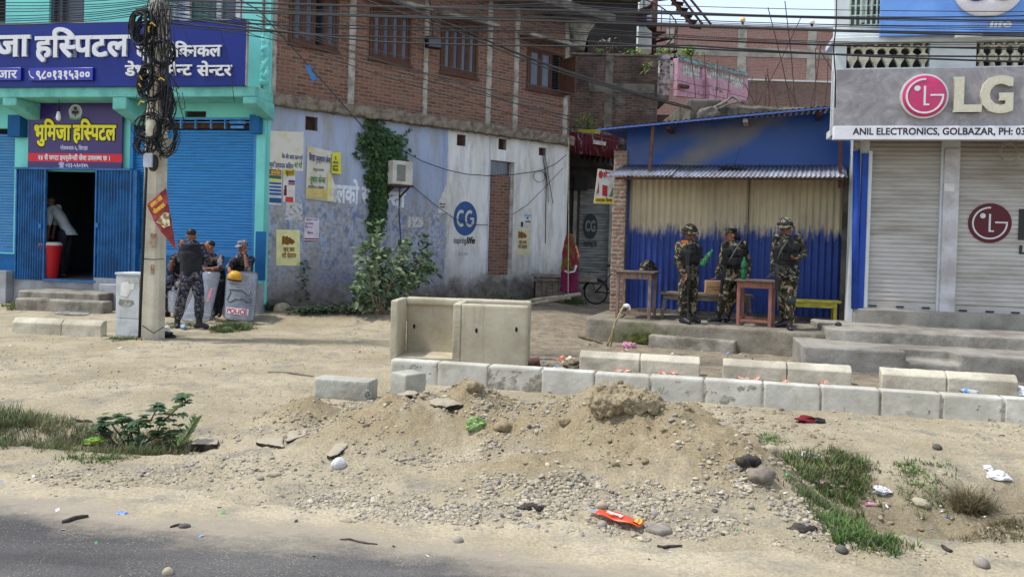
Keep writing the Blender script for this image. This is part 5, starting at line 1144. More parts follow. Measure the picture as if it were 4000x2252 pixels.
# pink house with balustraded balcony
PINKW = brickmat('pink_block_paint',srgb(196,152,166),srgb(188,146,160),srgb(112,90,98),row=.30,bw=1.2,ms=.012); PINKP = plain('pink_paint',srgb(194,150,164),srgb(156,122,134),sc=3,fine=.2)
PGREY = plain('mouldy_pink',srgb(176,156,156),srgb(92,86,84),sc=6,lo=.4,hi=.6)
PP = pl2(2627,26.5,2922,29.4); ph = thing('pink_house','pink painted house with a white baluster balcony and green tiled rail','building',PP.M)
uE2 = PP.uv(2922,330)[0]; lin = lambda ya,yb: (lambda u,z0=PP.uv(2627,ya)[1],z1=PP.uv(2922,yb)[1]: z0 + (z1 - z0) * u / uE2)
zT,zM,zB_ = lin(208,282),lin(286,352),lin(371,404)
def band(mb,u0,u1,f0,f1,y0,y1,d0=0,d1=0): mb.prism([(u0,f0(u0) + d0),(u1,f0(u1) + d0),(u1,f1(u1) + d1),(u0,f1(u0) + d1)],y0,y1)
uM0,uM1 = PP.uv(2750,300)[0],PP.uv(2832,300)[0]
mb = MB(); band(mb,0,uE2,zB_,zM,0,.15); band(mb,uM0,uM1,zB_,zM,-.25,-.002,-.1,.05); mb.build('parapet',PINKW,ph)
mb = MB(); band(mb,0,uE2,zT,zT,-.02,.2,-.22,-.10)
for u_ in (0,uM0 - .1,uE2 - .3): band(mb,u_,u_ + .28,zM,zT,.0,.16,.001,-.221)
mb.build('rail',PINKP,ph)
GTILE = plain('green_tile',srgb(92,140,134),srgb(40,56,54),sc=8,lo=.4,hi=.55); mb = MB(); n_ = 40
for i in range(n_): u_ = uE2 * i / n_; w_ = uE2 / n_ * .75; z_ = zT(u_); mb.add([(u_,-.10,z_ - .20),(u_ + w_,-.10,z_ - .20),(u_ + w_,.1,z_ + .02),(u_,.1,z_ + .02),(u_,.25,z_ - .10),(u_ + w_,.25,z_ - .10)],[(0,1,2,3),(3,2,5,4)])
mb.build('rail_tiles',GTILE,ph,fixn=False)
WBAL = plain('white_baluster',srgb(206,206,200),srgb(150,148,140),sc=6)
def balu(x,y,h,par,z0):
	mb = MB(); mb.lathe([(.05,0),(.05,.06 * h),(.03,.1 * h),(.055,.3 * h),(.03,.48 * h),(.045,.5 * h),(.03,.52 * h),(.055,.72 * h),(.03,.9 * h),(.05,.94 * h),(.05,h)],8,Matrix.Translation((x,y,z0))); return mb.build('baluster',WBAL,par,smooth=True,auto=60)
for i in range(26):
	u_ = .36 + (uE2 - .7) * i / 25
	if abs(u_ - uM0) > .2: balu(u_,.05,zT(u_) - .22 - zM(u_),ph,zM(u_))
# left return of the balcony, faces the viewer
a2 = facing(2556,26.6); pr_ = PP.M.inverted() @ a2.M
mb = MB(); x0,x1,z0,z1 = a2.box(2556,212,2627,372); T = pr_
zt,zm = a2.uv(2600,212)[1],a2.uv(2600,285)[1]
mb.box(x0,x1 - .08,0,.15,z0,zm,T); mb.box(x0,x1 - .1,-.02,.17,zt - .18,zt,T); mb.box(x1 - .32,x1 - .101,.0,.15,zm + .001,zt - .181,T); mb.build('return_wall',PGREY,ph)
for i in range(3):
	p_ = T @ Vector((x0 + .16 + i * .17,.07,0)); balu(p_.x,p_.y,zt - .18 - zm,ph,zm)
# floor slab, porch column and dark porch under the balcony
mb = MB(); mb.box(x0,x1 - .1,.0,9,z0 - .15,z0 - .002,T); mb.build('floor_slab',CONC_DK,ph)
c0,c1,c2_,c3 = a2.box(2551,386,2566,560); mb = MB(); mb.box(c0,c1,.02,.2,c2_,z0 - .152,T); mb.build('porch_column',PINKP,ph)
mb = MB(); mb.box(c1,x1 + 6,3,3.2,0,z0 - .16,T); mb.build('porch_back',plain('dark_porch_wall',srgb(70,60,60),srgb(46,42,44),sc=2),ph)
mb = MB(); mb.tube([PP.M.inverted() @ PP.pt(*PP.uv(2655,335,.1),.1),PP.M.inverted() @ PP.pt(*PP.uv(2688,340,.1),.1)],.07,8); mb.build('spout',RUST,ph); sign_text('painted_lettering','२०५८',PGREY,ph,PP.box(2780,340,2825,358,.26),-.252,.004,.04)
# long brick building far behind
BP = facing(2470,42.0); fb = thing('far_brick_building','long two storey brick building with concrete bands behind the pink house','building',BP.M)
bb = lambda *p: BP.box(*p)
tilt = 0
a,b_,c_,d = bb(2460,100,3330,700); mb = MB(); mb.box(a,b_,0,6,0,d); mb.build('wall',BRICK_FAR,fb)
for x0,x1,y0,y1,n_ in ((2480,3330,98,112,.06),(2480,3330,188,222,.05)):
	a2_,b2,c2,d2 = bb(x0,y0,x1,y1); mb = MB(); mb.box(a2_,b2,-n_,.02,c2,d2); mb.build('concrete_band',plain('pale_band',srgb(166,160,152),srgb(132,126,118),sc=1.2),fb)
for x0,x1 in ((2600,2630),(2880,2914),(3152,3186)):
	a2_,b2,c2,d2 = bb(x0,113,x1,330); mb = MB(); mb.box(a2_,b2,-.04,.02,c2,d2); mb.build('concrete_column',CONC_LT,fb)
DP = facing(2900,36.0); t = thing('dusty_brick_wall','lower dusty brick wall with a white top line before the far brick building','wall',DP.M); a,b_,c_,d = DP.box(2905,320,3330,640); mb = MB(); mb.box(a,b_,0,.4,0,d); mb.build('wall_body',BRICK_GREY,t); mb = MB(); mb.box(a,b_,-.05,.45,d,d + .07); mb.build('coping',OFFW,t)
for k,(px,py) in enumerate(((2901,97),(3172,95))):
	p = onY(px,py,42.3); hh = onY(px,70,42.3).z - p.z; t = thing('roof_lamp',('globe lamp above the middle concrete column of the far brick building','globe lamp at the right end of the far roof beside the white shop')[k],'lamp',loc=(p.x,p.y,d if False else bb(2460,100,3330,700)[3]))
	mb = MB(); mb.lathe([(.14,0),(.10,.05),(.05,.12),(.05,hh * .55),(.09,hh * .7)],10); mb.build('stand',BLACK,t); mb = MB(); mb.ell((0,0,hh * .7 + .13),.15); mb.build('globe',flat('cream_globe',srgb(226,206,120) if k == 0 else srgb(226,220,206),.4),t,smooth=True)
# half built concrete roof with reinforcing bars
CP = facing(2690,19.6); t = thing('concrete_roof','unfinished dark concrete roof edge behind the blue tin roof','roof slab',CP.M); a,b_,c_,d = CP.box(2690,396,3360,480); mb = MB(); a1 = CP.uv(2760,430)[0]
mb.box(a1,b_,0,4,c_ - .4,CP.uv(3000,420)[1]); mb.box(a,a1 + .35,-.1,3.9,c_ - .5,d); mb.box(a1 + .36,b_,.5,4.1,CP.uv(3000,420)[1] + .001,CP.uv(3000,400)[1]); o = mb.build('slab',CONC_DK,t); rough_up(o,.045,.03,.2,.03,.06)
rods = [(2720,440,2700,225),(2752,440,2752,210),(2790,430,2802,240),(2825,440,2850,290),(2945,440,2955,320),(2970,440,2910,330),(2985,420,2990,290),(3000,420,2998,270),(3040,415,2996,290),(3095,420,3000,30),(3108,420,3066,5),(3130,420,3070,330),(2955,395,3128,70),(3180,405,3185,190),(3165,405,3205,180),(3268,290,3200,195),(3220,405,3235,225),(3255,400,3262,215),(3010,430,2990,290),(2900,420,2940,300),(3060,415,3090,330),(3240,410,3260,250)]
for k,(x0,y0,x1,y1) in enumerate(rods):
	p,q_ = onY(x0,y0 + 20,19.9 + .15 * (k % 7)),onY(x1,y1,19.9 + .15 * (k % 7) + .2); mb = MB(); m_ = (p + q_) / 2 + Vector((.03,0,0)); mb.tube([p,m_,q_],.012,5); o = mb.build('reinforcing_bar',RUST); tag(o,'rusty reinforcing bar rising from the unfinished concrete roof','steel bar','reinforcing bars on the concrete roof')
mb = MB()
for pts in ([(2720,470),(2760,435),(2830,400),(2860,378),(2910,400),(2900,405)],[(2745,470),(2800,425),(2860,402),(2900,398)]): mb.tube([onY(x_,y_,19.3) for x_,y_ in pts],.035,8)
o = mb.build('hose_bundle',plain('grey_hose',srgb(140,132,118),srgb(96,90,84)),smooth=True); tag(o,'grey hoses bent over the edge of the concrete roof','hose')
mb = MB(); Pq = [onY(x_,y_,19.2) for x_,y_ in ((2725,470),(2740,425),(2800,415),(2808,440),(2770,470))]; mb.add([p_ for p_ in Pq] + [p_ + Vector((0,.3,-.05)) for p_ in Pq],[(0,1,2,3,4),(9,8,7,6,5)] + [(i,i + 5,(i + 1) % 5 + 5,(i + 1) % 5) for i in range(5)]); o = mb.build('tarpaulin',plain('grey_tarpaulin',srgb(128,118,108),srgb(84,80,76),sc=5)); rough_up(o,.04,.2,.2); tag(o,'crumpled grey tarpaulin on the corner of the concrete roof','tarpaulin')
# spiral stair and sloping stair
Y0 = 33.0; t = thing('spiral_stair','rusty steel spiral stair against the sky behind the brick annexe','stair',loc=onY(2553,240,Y0)); base = t.location.copy()
hgt = onY(2553,-120,Y0).z - base.z; mb = MB(); mb.tube([(0,0,-1.5),(0,0,hgt)],.10,10); mb.build('centre_post',RUST,t,smooth=True)
nst = 26; rr_ = .95; mb = MB(); rail = []
for i in range(nst):
	an = R(205 - 24 * i); z_ = -1.4 + (hgt + 1.4) * i / nst; T = Matrix.Translation((0,0,z_)) @ Matrix.Rotation(an,4,'Z')
	m1 = MB(); m1.add([T @ Vector(q_) for q_ in ((.08,-.05,0),(rr_,-.2,0),(rr_,.2,0),(.08,.05,0),(.08,-.05,-.04),(rr_,-.2,-.04),(rr_,.2,-.04),(.08,.05,-.04))],[(0,1,2,3),(7,6,5,4),(0,4,5,1),(1,5,6,2),(2,6,7,3),(3,7,4,0)]); m1.build('tread',RUST,t)
	p0,p1 = T @ Vector((rr_ - .03,0,0)),T @ Vector((rr_ - .03,0,.95)); m1 = MB(); m1.tube([p0,p1],.018,5); m1.build('rail_post',RUST,t); rail.append(p1)
mb.tube(rail,.025,6); mb.build('handrail',RUST,t,smooth=True)
Y1 = 34.0; t = thing('sloping_stair','straight rusty steel stair sloping down from the top of the frame','stair',loc=onY(2760,98,Y1)); o_ = t.location.copy()
for x0,x1,dy in ((2612,2700,0),(2660,2745,.0),(2620,2712,.8),(2686,2778,.8)):
	p,q_ = onY(x0 - 60,-90,Y1 + dy) - o_,onY(x1,97,Y1 + dy) - o_; mb = MB(); mb.bar(p,q_,.05,.09); mb.build('stringer',RUST,t)
for i in range(9):
	f_ = i / 8.0; p,q_ = onY(2552 + 148 * f_,-90 + 187 * f_,Y1) - o_,onY(2600 + 145 * f_,-85 + 187 * f_,Y1) - o_; mb = MB(); mb.add([p,q_,q_ + Vector((.1,.8,.06)),p + Vector((.1,.8,.06)),p - Vector((0,0,.03)),q_ - Vector((0,0,.03))],[(0,1,2,3),(0,4,5,1)]); mb.build('tread',RUST,t,fixn=False)
WP = facing(2510,36.0); t = thing('roof_room','white walled rooftop room with a blue door behind the spiral stair','building',WP.M); a,b_,c_,d = WP.box(2500,-200,2572,106); mb = MB(); mb.box(a,b_,0,3,c_ - 1,d); mb.build('wall',OFFW,t); a,b_,c_,d = WP.box(2488,48,2526,104); mb = MB(); mb.box(a,b_,-.05,-.002,c_,d); mb.build('door',BLP,t)
# alley shop: rolling shutter, fascia, tiles
SPY = 23.6; LPp = facing(2235,SPY); t = thing('alley_shop','dim alley shop with a grey roller shutter and dark round emblem','building',LPp.M); ab = lambda *p: LPp.box(*p)
GSH = plain('grey_green_shutter',srgb(150,152,148),srgb(116,116,112),sc=2,rough=.5,bump=0,stretch=(1,1,6))
a,b_,c_,d = ab(2262,735,2378,1095); mb = MB(); holed(mb,ab(2150,700,2560,800)[0],ab(2150,700,2560,800)[1],0,ab(2300,560,2310,580)[3],[(a,b_,c_,d)],0,.25); mb.build('wall',plain('dark_alley_wall',srgb(84,78,74),srgb(54,52,52),sc=1.5),t)
s_ = shutter(t,(a,b_,c_,d),.1,.085,GSH,railh=.14,amp=.02)
for x0,x1 in ((2236,2250),(2377,2390)):
	e0,e1,e2,e3 = ab(x0,740,x1,1110); mb = MB(); mb.box(e0,e1,-.05,-.002,e2,e3); mb.build('jamb',CONC_COL,t)
a,b_,c_,d = ab(2278,833,2335,933); mb = MB(); cx_,cz_ = (a + b_) / 2,(c_ + d) / 2; mb.prism([((cx_ + (b_ - a) / 2 * math.cos(R(10 * i))),cz_ + (d - c_) / 2 * math.sin(R(10 * i))) for i in range(36)],.064,.07); mb.build('painted_emblem',flat('faded_black_paint',srgb(60,64,66)),s_)
sign_text('painted_lettering','CG',GSH,s_,ab(2288,862,2326,902),.064,.003,.03); sign_text('painted_lettering','inspiring life',flat('black_ink2',srgb(52,54,56)),s_,ab(2280,945,2332,960),.068,.003,.02)
a,b_,c_,d = ab(2200,1108,2400,1160); mb = MB(); mb.box(a,b_,-.7,-.002,0,d); o = mb.build('threshold',CONC,t,bevel=.03)
mb = MB(); p = ab(2225,655,2330,665); mb.box(p[0],p[1],-.3,-.26,p[2],p[3]); p = ab(2240,690,2290,745); mb.box(p[0],p[1],-.4,-.1,p[2],p[3]); mb.build('meter_box',flat('sooty_box',(.02,.02,.022)),t)
REDT = plain('peeling_red_tin',srgb(88,30,38),srgb(168,158,158),sc=5,lo=.56,hi=.66,rough=.6,stretch=(2,1,.5))
RP = facing(2222,21.8); t = thing('tin_fascia','peeling dark red corrugated tin fascia over the alley entrance','fascia',RP.M); a,b_,c_,d = RP.box(2222,524,2418,616); mb = MB(); corr(mb,(a,0,c_ + .12),(b_,0,c_),(b_,0,d - .03),(a,0,d + .06),.11,.02,(0,-1,0),8); o = mb.build('sheet',REDT,t,smooth=True,fixn=False); m_ = o.modifiers.new('thick','SOLIDIFY'); m_.thickness = .003
a,b_,c_,d = RP.box(2226,541,2276,556); mb = MB(); mb.box(a,b_,-.12,-.05,c_,d,Matrix.Rotation(R(8),4,'Y')); mb.build('white_plank',plain('peeling_white_plank',srgb(200,196,190),srgb(150,140,130),sc=8),t)
mb = MB(); a,b_,c_,d = RP.box(2150,500,2440,530); mb.box(a,b_,.1,3.0,c_ - .2,c_); mb.build('ledge',CONC_DK,t)
TP = facing(2255,22.5); t = thing('tile_roof','old dark tiled lean-to roof under the red tin fascia','roof',TP.M); mb = MB(); a,b_,c_,d = TP.box(2258,615,2405,660); corr(mb,(a,-.0,d),(b_,-.6,c_),(b_ + .1,.5,d + .1),(a + .2,.9,d + .35),.16,.03,(0,0,1),8,nv=3); mb.build('tiles',plain('grey_clay_tile',srgb(112,104,98),srgb(62,58,56),sc=6),t,smooth=True,fixn=False)
# hanging shop sign at the mouth of the alley
GP = facing(2320,16.4); T = GP.M; t = thing('shop_sign','white shop sign with a red heading and a yellow foot beside the brick pier','sign',T); P_ = [GP.uv(*q_) for q_ in ((2319,794),(2396,798),(2400,668),(2336,659))]; mb = MB(); mb.prism(P_,-.02,.03); mb.build('panel',PAPER,t)
P_ = [GP.uv(*q_) for q_ in ((2320,792),(2395,796),(2396,775),(2323,770))]; mb = MB(); mb.prism(P_,-.024,-.0201); mb.build('yellow_foot',flat('sign_yellow',srgb(232,206,70)),t)
sign_text('lettering','आकर्षक िशक<षा',INKB,t,GP.box(2326,777,2390,788),-.024,.003,.02); sign_text('lettering','होटल',flat('sign_red',srgb(186,40,40)),t,GP.box(2356,675,2396,690),-.0205,.003,.04)
mb = MB(); cu_,cv_ = GP.uv(2346,682); mb.prism([(cu_ + .045 * math.cos(R(20 * i)),cv_ + .08 * math.sin(R(20 * i))) for i in range(18)],-.0235,-.0201); mb.build('printed_picture',flat('sign_red3',srgb(176,52,44)),t); mb = MB(); p = GP.box(2352,722,2372,764); mb.prism([(p[0],p[2]),(p[1],p[2] - .02),(p[1],p[3] - .02),(p[0],p[3])],-.0236,-.0202); mb.build('printed_picture',flat('sign_red2',srgb(176,52,44)),t)
p = GP.box(2329,708,2340,758); mb = MB(); mb.prism([(p[0],p[2]),(p[1],p[2] + .03),(p[1] - .01,p[3]),(p[0] + .03,p[3] - .1)],-.0236,-.0202); mb.build('printed_picture',flat('sign_maroon',srgb(150,90,80)),t); p = GP.box(2380,726,2394,768); mb = MB(); mb.prism([(p[0],p[2]),(p[1],p[2]),(p[1],p[3])],-.0236,-.0202); mb.build('printed_picture',INKG,t)
# ------------------------------------------------------------------ street objects
STW = Pl(xy(0,8.8),xy(1,8.8))                                 # plane along the drain wall
def slabmesh(P,th,name,m,vox=.012,amp=.02,size=.08,amp2=.008,size2=.03):
	"""broken plate: world points of its top outline, thickness th"""
	n_ = len(P); P = [Vector(p) for p in P]; dn = Vector((0,0,-th)); mb = MB()
	mb.add(P + [p + dn for p in P],[tuple(range(n_)),tuple(range(2 * n_ - 1,n_ - 1,-1))] + [(i,i + n_,(i + 1) % n_ + n_,(i + 1) % n_) for i in range(n_)])
	o = mb.build(name,m); rough_up(o,vox,amp,size,amp2,size2); return o
def boxo(name,m,loc,size,rz=0,vox=.018,amp=.015,am2=.006,tilt=(0,0)):
	mb = MB(); T = Matrix.Rotation(rz,4,'Z') @ Matrix.Rotation(tilt[0],4,'X') @ Matrix.Rotation(tilt[1],4,'Y'); mb.box(-size[0] / 2,size[0] / 2,-size[1] / 2,size[1] / 2,0,size[2],T)
	o = mb.build(name,m); o.location = loc; bpy.context.view_layer.update(); rough_up(o,vox,amp,.12,am2,.03); return o
# drain wall of white daubed blocks
b = NB('lime_daubed_concrete',.92,.1); n1 = b.noise(2.6,6,.65); n2 = b.noise(7,6,.7)
c = b.mix(b.mask(n1,.36,.64),srgb(170,166,153),srgb(198,195,185)); c = b.mix(b.math('MULTIPLY',b.mask(b.noise(1.9,6,.7,b.map((1,1,1),(9,2,4))),.56,.66),.8),c,srgb(166,158,136)); c = b.mix(b.math('MULTIPLY',b.mask(n2,.56,.70),.4),c,srgb(152,147,134)); LIME = b.out(c,b.bump(b.math('ADD',n2,b.noise(40,4,.7)),.45,.008))
joints = [1520,1708,1905,2112,2322,2540,2750,2980,3206,3440,3680,3926,4180,4440]
WALLH = .255; t = thing('drain_wall','low roadside drain wall of whitewashed concrete blocks with grey mortar joints','wall',STW.M)
js = [STW.uv(x,1500 if x < 2600 else 1560)[0] for x in joints]
mb = MB(); mb.box(js[0] + .03,js[-1],.006,.15,-.25,WALLH - .014); o = mb.build('mortar',plain('grey_mortar',srgb(162,156,142),srgb(128,122,110),sc=9,fine=.3,bump=.8,bs=25,bd=.01,rough=.95),t); rough_up(o,.022,.03,.1,.02,.03)
for i,(a,b_) in enumerate(zip(js,js[1:])):
	g_ = random.Random(i); mb = MB(); mb.box(a + .007,b_ - .007,g_.uniform(-.006,.006),.17,-.25,WALLH + g_.uniform(-.004,.004)); o = mb.build('block',LIME,t); rough_up(o,.018,.009,.2,.006,.03)
# kerb stones
KST = plain('pale_kerb_concrete',srgb(196,188,168),srgb(164,156,138),sc=2.2,fine=.22,bump=.35,bs=45,bd=.006,rough=.92)
def kerb(PLk,x0,x1,py,z,h_,label,grp,dep=.16):
	a,b_ = PLk.uv(x0,py)[0],PLk.uv(x1,py)[0]; mb = MB(); T = Matrix.Rotation(R(90),4,'Z')
	mb.prism([(0,z - .15),(dep,z - .15),(dep,z + h_),(.07,z + h_),(0,z + h_ - .07)],-(b_ - a) + .006,0,Matrix.Translation((a,0,0)) @ T @ Matrix.Scale(1,4)) if False else None
	P_ = [(0,z - .15),(0,z + h_ - .065),(.075,z + h_),(dep,z + h_),(dep,z - .15)]
	mb.add([(a + .001,y_,z_) for y_,z_ in P_] + [(b_ - .001,y_,z_) for y_,z_ in P_],[(0,1,2,3,4),(9,8,7,6,5)] + [(i,i + 5,(i + 1) % 5 + 5,(i + 1) % 5) for i in range(5)])
	o = mb.build('kerb_stone',KST); o.matrix_world = PLk.M; rough_up(o,.018,.012,.15,.008,.03); return tag(o,label,'kerb stone',grp)
K1 = Pl(xy(0,10.6),xy(1,10.6)); g_ = 'kerb stones in front of the shops'
for x0,x1,py in ((2262,2500,1420),(2500,2736,1430),(2824,3075,1450),(3076,3330,1470),(3443,3700,1490),(3700,3980,1510)):
	kerb(K1,x0,x1,py,.0,.235,'pale chamfered kerb stone lying in the row between the drain wall and the shops',g_)
p0,p1 = onZ(47,1300,.0),onZ(393,1314,.0); K2 = Pl((p0.x,p0.y),(p1.x,p1.y))
for x0,x1 in ((45,238),(239,396)): kerb(K2,x0,x1,1300,.0,.24,'pale chamfered kerb stone in front of the hospital steps','kerb stones in front of the hospital')
# open concrete chamber behind the wall
c0,c1 = onZ(1522,1408,0),onZ(2063,1430,0); CB = Pl((c0.x,c0.y),(c1.x,c1.y)); u1 = CB.uv(1552,1300)[0]; u2 = CB.uv(1768,1300)[0]; u3 = CB.uv(1800,1300)[0]; u4 = CB.uv(2062,1300)[0]; hB = CB.uv(1800,1186)[1]
b = NB('precast_concrete',.92,.12); x,y,z = b.xyz(); n1 = b.noise(1.8,6,.65); c = b.mix(b.mask(n1,.4,.66),srgb(186,177,154),srgb(160,150,128)); c = b.mix(b.math('MULTIPLY',b.mask(b.noise(2.2,6,.7,b.map((2.4,2,.35),(3,0,0))),.56,.70),.5),c,srgb(116,110,98)); c = b.mix(b.math('MULTIPLY',b.mask(b.vor(7),.055,.03),.8),c,srgb(74,68,60)); PREC = b.out(c,b.bump(b.noise(50,5,.7),.35,.006))
t = thing('concrete_chamber','open precast concrete drain chamber standing behind the drain wall','concrete box',CB.M); D = .62
mb = MB(); mb.box(0,u1,0,D,-.1,hB + .02); o = mb.build('side_wall',PREC,t); rough_up(o,.02,.012,.2,.012,.025)
mb = MB(); mb.box(u1 - .01,u4,D + .001,D + .11,-.1,hB + .025); mb.box(u1 - .01,u2 + .02,D - .05,D + .0,hB - .08,hB + .02); o = mb.build('back_wall',PREC,t); rough_up(o,.02,.008,.3,.006,.03)
mb = MB(); mb.box(u2,u3,.0,D,-.1,hB); o = mb.build('partition',PREC,t); rough_up(o,.02,.012,.2,.014,.025)
mb = MB(); mb.box(u3 - .01,u4,.004,.10,-.1,hB + .003); o = mb.build('front_panel',PREC,t); rough_up(o,.02,.006,.4,.004,.03)
mb = MB(); mb.box(u1 + .001,u2 - .001,.03,D,-.1,.06); o = mb.build('floor',PREC,t,bevel=.01)
for (px,py),nm in (((1861,1290),.0),((2017,1286),0),((1618,1274),D)):
	u_,v_ = CB.uv(px,py,-nm); mb = MB(); mb.ell((u_,nm + .0,v_),(.018,.006,.035)); mb.build('lifting_hole',DARK,t)
# loose concrete blocks
BLK = plain('grey_cast_concrete',srgb(170,168,156),srgb(146,142,130),sc=2,fine=.2,bump=.3,bs=50,bd=.005,rough=.92)
a = onZ(1221,1553,.0); b_ = onZ(1452,1565,.0); d_ = (b_ - a); d_.z = 0; ln = d_.length; d_.normalize(); rz = math.atan2(d_.y,d_.x); sc_ = F / a.y; h_ = 76 / sc_
cc = (a + b_) / 2 + Vector((-d_.y,d_.x,0)) * .12; o = boxo('concrete_block',BLK,(cc.x,cc.y,-.02),(ln * .97,.26,h_ + .02),rz - .10); tag(o,'long low grey concrete block lying left of the drain wall end','concrete block')
a = onZ(1603,1552,.0); sc_ = F / a.y; o = boxo('concrete_block',BLK,(a.x - .03,a.y + .02,-.03),(.27,.27,100 / sc_ + .03),R(-58) + R(12)); tag(o,'cubic grey concrete block standing against the left end of the drain wall','concrete block')
# control cabinet beside the pole
p0,p1 = onZ(449,1312,0),onZ(548,1318,0); t = thing('control_cabinet','grey street cabinet with torn paper on its door beside the utility pole','cabinet',Pl((p0.x,p0.y),(p1.x,p1.y)).M); wC = (p1 - p0).length; hC = (onY(500,1064,p0.y)).z
CAB = plain('stained_cabinet_paint',srgb(184,188,188),srgb(150,148,142),sc=3,lo=.48,hi=.68,fine=.12,bump=.1)
mb = MB(); mb.box(0,wC,0,.38,-.05,hC - .04); mb.build('body',CAB,t,bevel=.008); mb = MB(); mb.box(-.015,wC + .015,-.02,.40,hC - .039,hC); mb.build('lid',CAB,t,bevel=.008)
mb = MB(); mb.box(.03,wC - .03,-.012,-.001,.30,hC - .07); dr_ = mb.build('door',CAB,t,bevel=.004); mb = MB(); mb.box(.02,wC - .02,-.01,-.001,.02,.28); mb.build('lower_panel',CAB,t,bevel=.004)
mb = MB(); mb.prism([(.09,hC - .36),(.10,hC - .16),(.22,hC - .14),(.25,hC - .18),(.34,hC - .17),(.33,hC - .25),(.27,hC - .28),(.22,hC - .38)],-.0155,-.0121); mb.build('torn_paper',PAPER,dr_)
mb = MB(); mb.prism([(.06,hC - .50),(.08,hC - .42),(.32,hC - .43),(.35,hC - .48),(.28,hC - .53),(.12,hC - .54)],-.0145,-.0121); mb.build('paper_scar',plain('glue_scar',srgb(120,116,106),srgb(160,158,150),sc=14,lo=.45,hi=.6),dr_)
# tables and benches
WR = plain('worn_red_wood',srgb(150,100,86),srgb(118,88,76),sc=7,lo=.42,hi=.62,rough=.85,stretch=(4,4,1)); WT = plain('dark_table_top',srgb(104,90,82),srgb(76,68,64),sc=5,rough=.8); WP_ = plain('pinkish_grey_wood',srgb(140,116,102),srgb(104,88,78),sc=7,stretch=(4,4,1)); YW = plain('yellow_painted_wood',srgb(176,166,62),srgb(136,128,62),sc=6,stretch=(1,5,5))
def table(label,fl,fr,z,dep,hgt,m,mt,leg=.055,ov=.05):
	A_,B_ = onZ(*fl,z),onZ(*fr,z); P = Pl((A_.x,A_.y),(B_.x,B_.y)); w_ = (B_ - A_).length; t = thing('table',label,'table',P.M);
	mb = MB(); mb.box(-ov,w_ + ov,-ov,dep + ov,z + hgt - .03,z + hgt); mb.build('table_top',mt,t,bevel=.006)
	for x_ in (0,w_ - leg):
		for y_ in (0,dep - leg): mb = MB(); mb.box(x_,x_ + leg,y_,y_ + leg,z,z + hgt - .031); mb.build('leg',m,t,bevel=.005)
	for x_,y_,X_,Y_ in ((leg,.01,w_ - leg,.03),(leg,dep - .03,w_ - leg,dep - .01),(.01,leg,.03,dep - leg),(w_ - .03,leg,w_ - .01,dep - leg)):
		mb = MB(); mb.box(x_ + .001,X_ - .001,y_,Y_,z + hgt - .13,z + hgt - .032); mb.build('apron',m,t)
	for x_,y_,X_,Y_ in ((leg,.012,w_ - leg,.04),(.012,leg,.04,dep - leg),(leg,dep - .04,w_ - leg,dep - .012)):
		mb = MB(); mb.box(x_ + .001,X_ - .001,y_,Y_,z + .07,z + .115); mb.build('stretcher',m,t)
	return t,P,w_
T1,TP1,tw1 = table('worn dark wooden table with a camouflage helmet on it by the brick pier',(2403,1240),(2540,1248),ZP,.66,.82,WP_,WT)
T2,TP2,tw2 = table('reddish wooden table between the two right hand soldiers',(2874,1271),(3012,1280),ZP,.62,.76,WR,WT)
def bench(label,a,b_,z,hgt,dep,m,splay=.05):
	A_,B_ = onZ(*a,z),onZ(*b_,z); P = Pl((A_.x,A_.y),(B_.x,B_.y)); w_ = (B_ - A_).length; t = thing('bench',label,'bench',P.M)
	mb = MB(); mb.box(-.06,w_ + .06,-.03,dep + .03,z + hgt - .045,z + hgt); mb.build('seat',m,t,bevel=.006)
	for x_,s_ in ((.03,-1),(w_ - .03,1)):
		for y_ in (.02,dep - .02): mb = MB(); mb.bar((x_ + s_ * splay,y_,z),(x_,y_,z + hgt - .046),.055); mb.build('leg',m,t,bevel=.004)
		mb = MB(); mb.box(x_ - .02,x_ + .02,.05,dep - .05,z + .14,z + .18); mb.build('stretcher',m,t)
	for y_ in (-.0,dep - .025): mb = MB(); mb.box(.06,w_ - .06,y_,y_ + .025,z + hgt - .13,z + hgt - .046); mb.build('apron',m,t)
	return t,P,w_
bench('long grey weathered wooden bench behind the soldiers',(2590,1243),(2928,1258),ZP,.47,.32,WOODG)
bench('low yellow wooden bench against the blue tin wall',(3088,1262),(3268,1270),ZP,.42,.22,YW,0)
# cardboard box on the bench, bottles
def onbench(px,py,z): return onZ(px,py,z)
CARD = plain('cardboard',srgb(178,142,104),srgb(156,122,88),sc=4,bump=.1); p = onY(2754,1144,14.0); hC_ = (onY(2754,1096,14.0).z - (ZP + .47)); t = thing('cardboard_box','brown cardboard box on the grey bench between two soldiers','box',loc=(p.x,p.y,ZP + .472),rz=R(-8))
mb = MB(); mb.box(0,.36,-.1,.14,0,hC_); mb.build('carton',CARD,t,bevel=.004); mb = MB(); mb.box(.02,.34,-.103,-.1005,hC_ * .55,hC_ * .58); mb.box(.12,.34,-.103,-.1005,hC_ * .3,hC_ * .36); mb.build('print_mark',flat('box_print',srgb(140,84,60)),t); mb = MB(); mb.box(.001,.359,-.099,.139,hC_,hC_ + .004); mb.build('lid_flap',CARD,t)
def pet(name):
	b = NB(name,.08,.5); b.b.inputs['Transmission Weight'].default_value = .55; b.b.inputs['IOR'].default_value = 1.2; return b
GPET = pet('green_bottle_plastic').out((.04,.28,.12,1)); CPET = pet('clear_bottle_plastic').out((.75,.78,.80,1))
LABEL = plain('bottle_label',srgb(64,120,80),srgb(24,40,30),sc=18,lo=.4,hi=.6,bump=0); LBLUE = flat('blue_label',srgb(70,150,214));
PROF = [(.02,0),(.045,.005),(.055,.03),(.05,.06),(.055,.09),(.056,.14),(.049,.17),(.056,.20),(.056,.27),(.045,.32),(.022,.36),(.016,.38)]
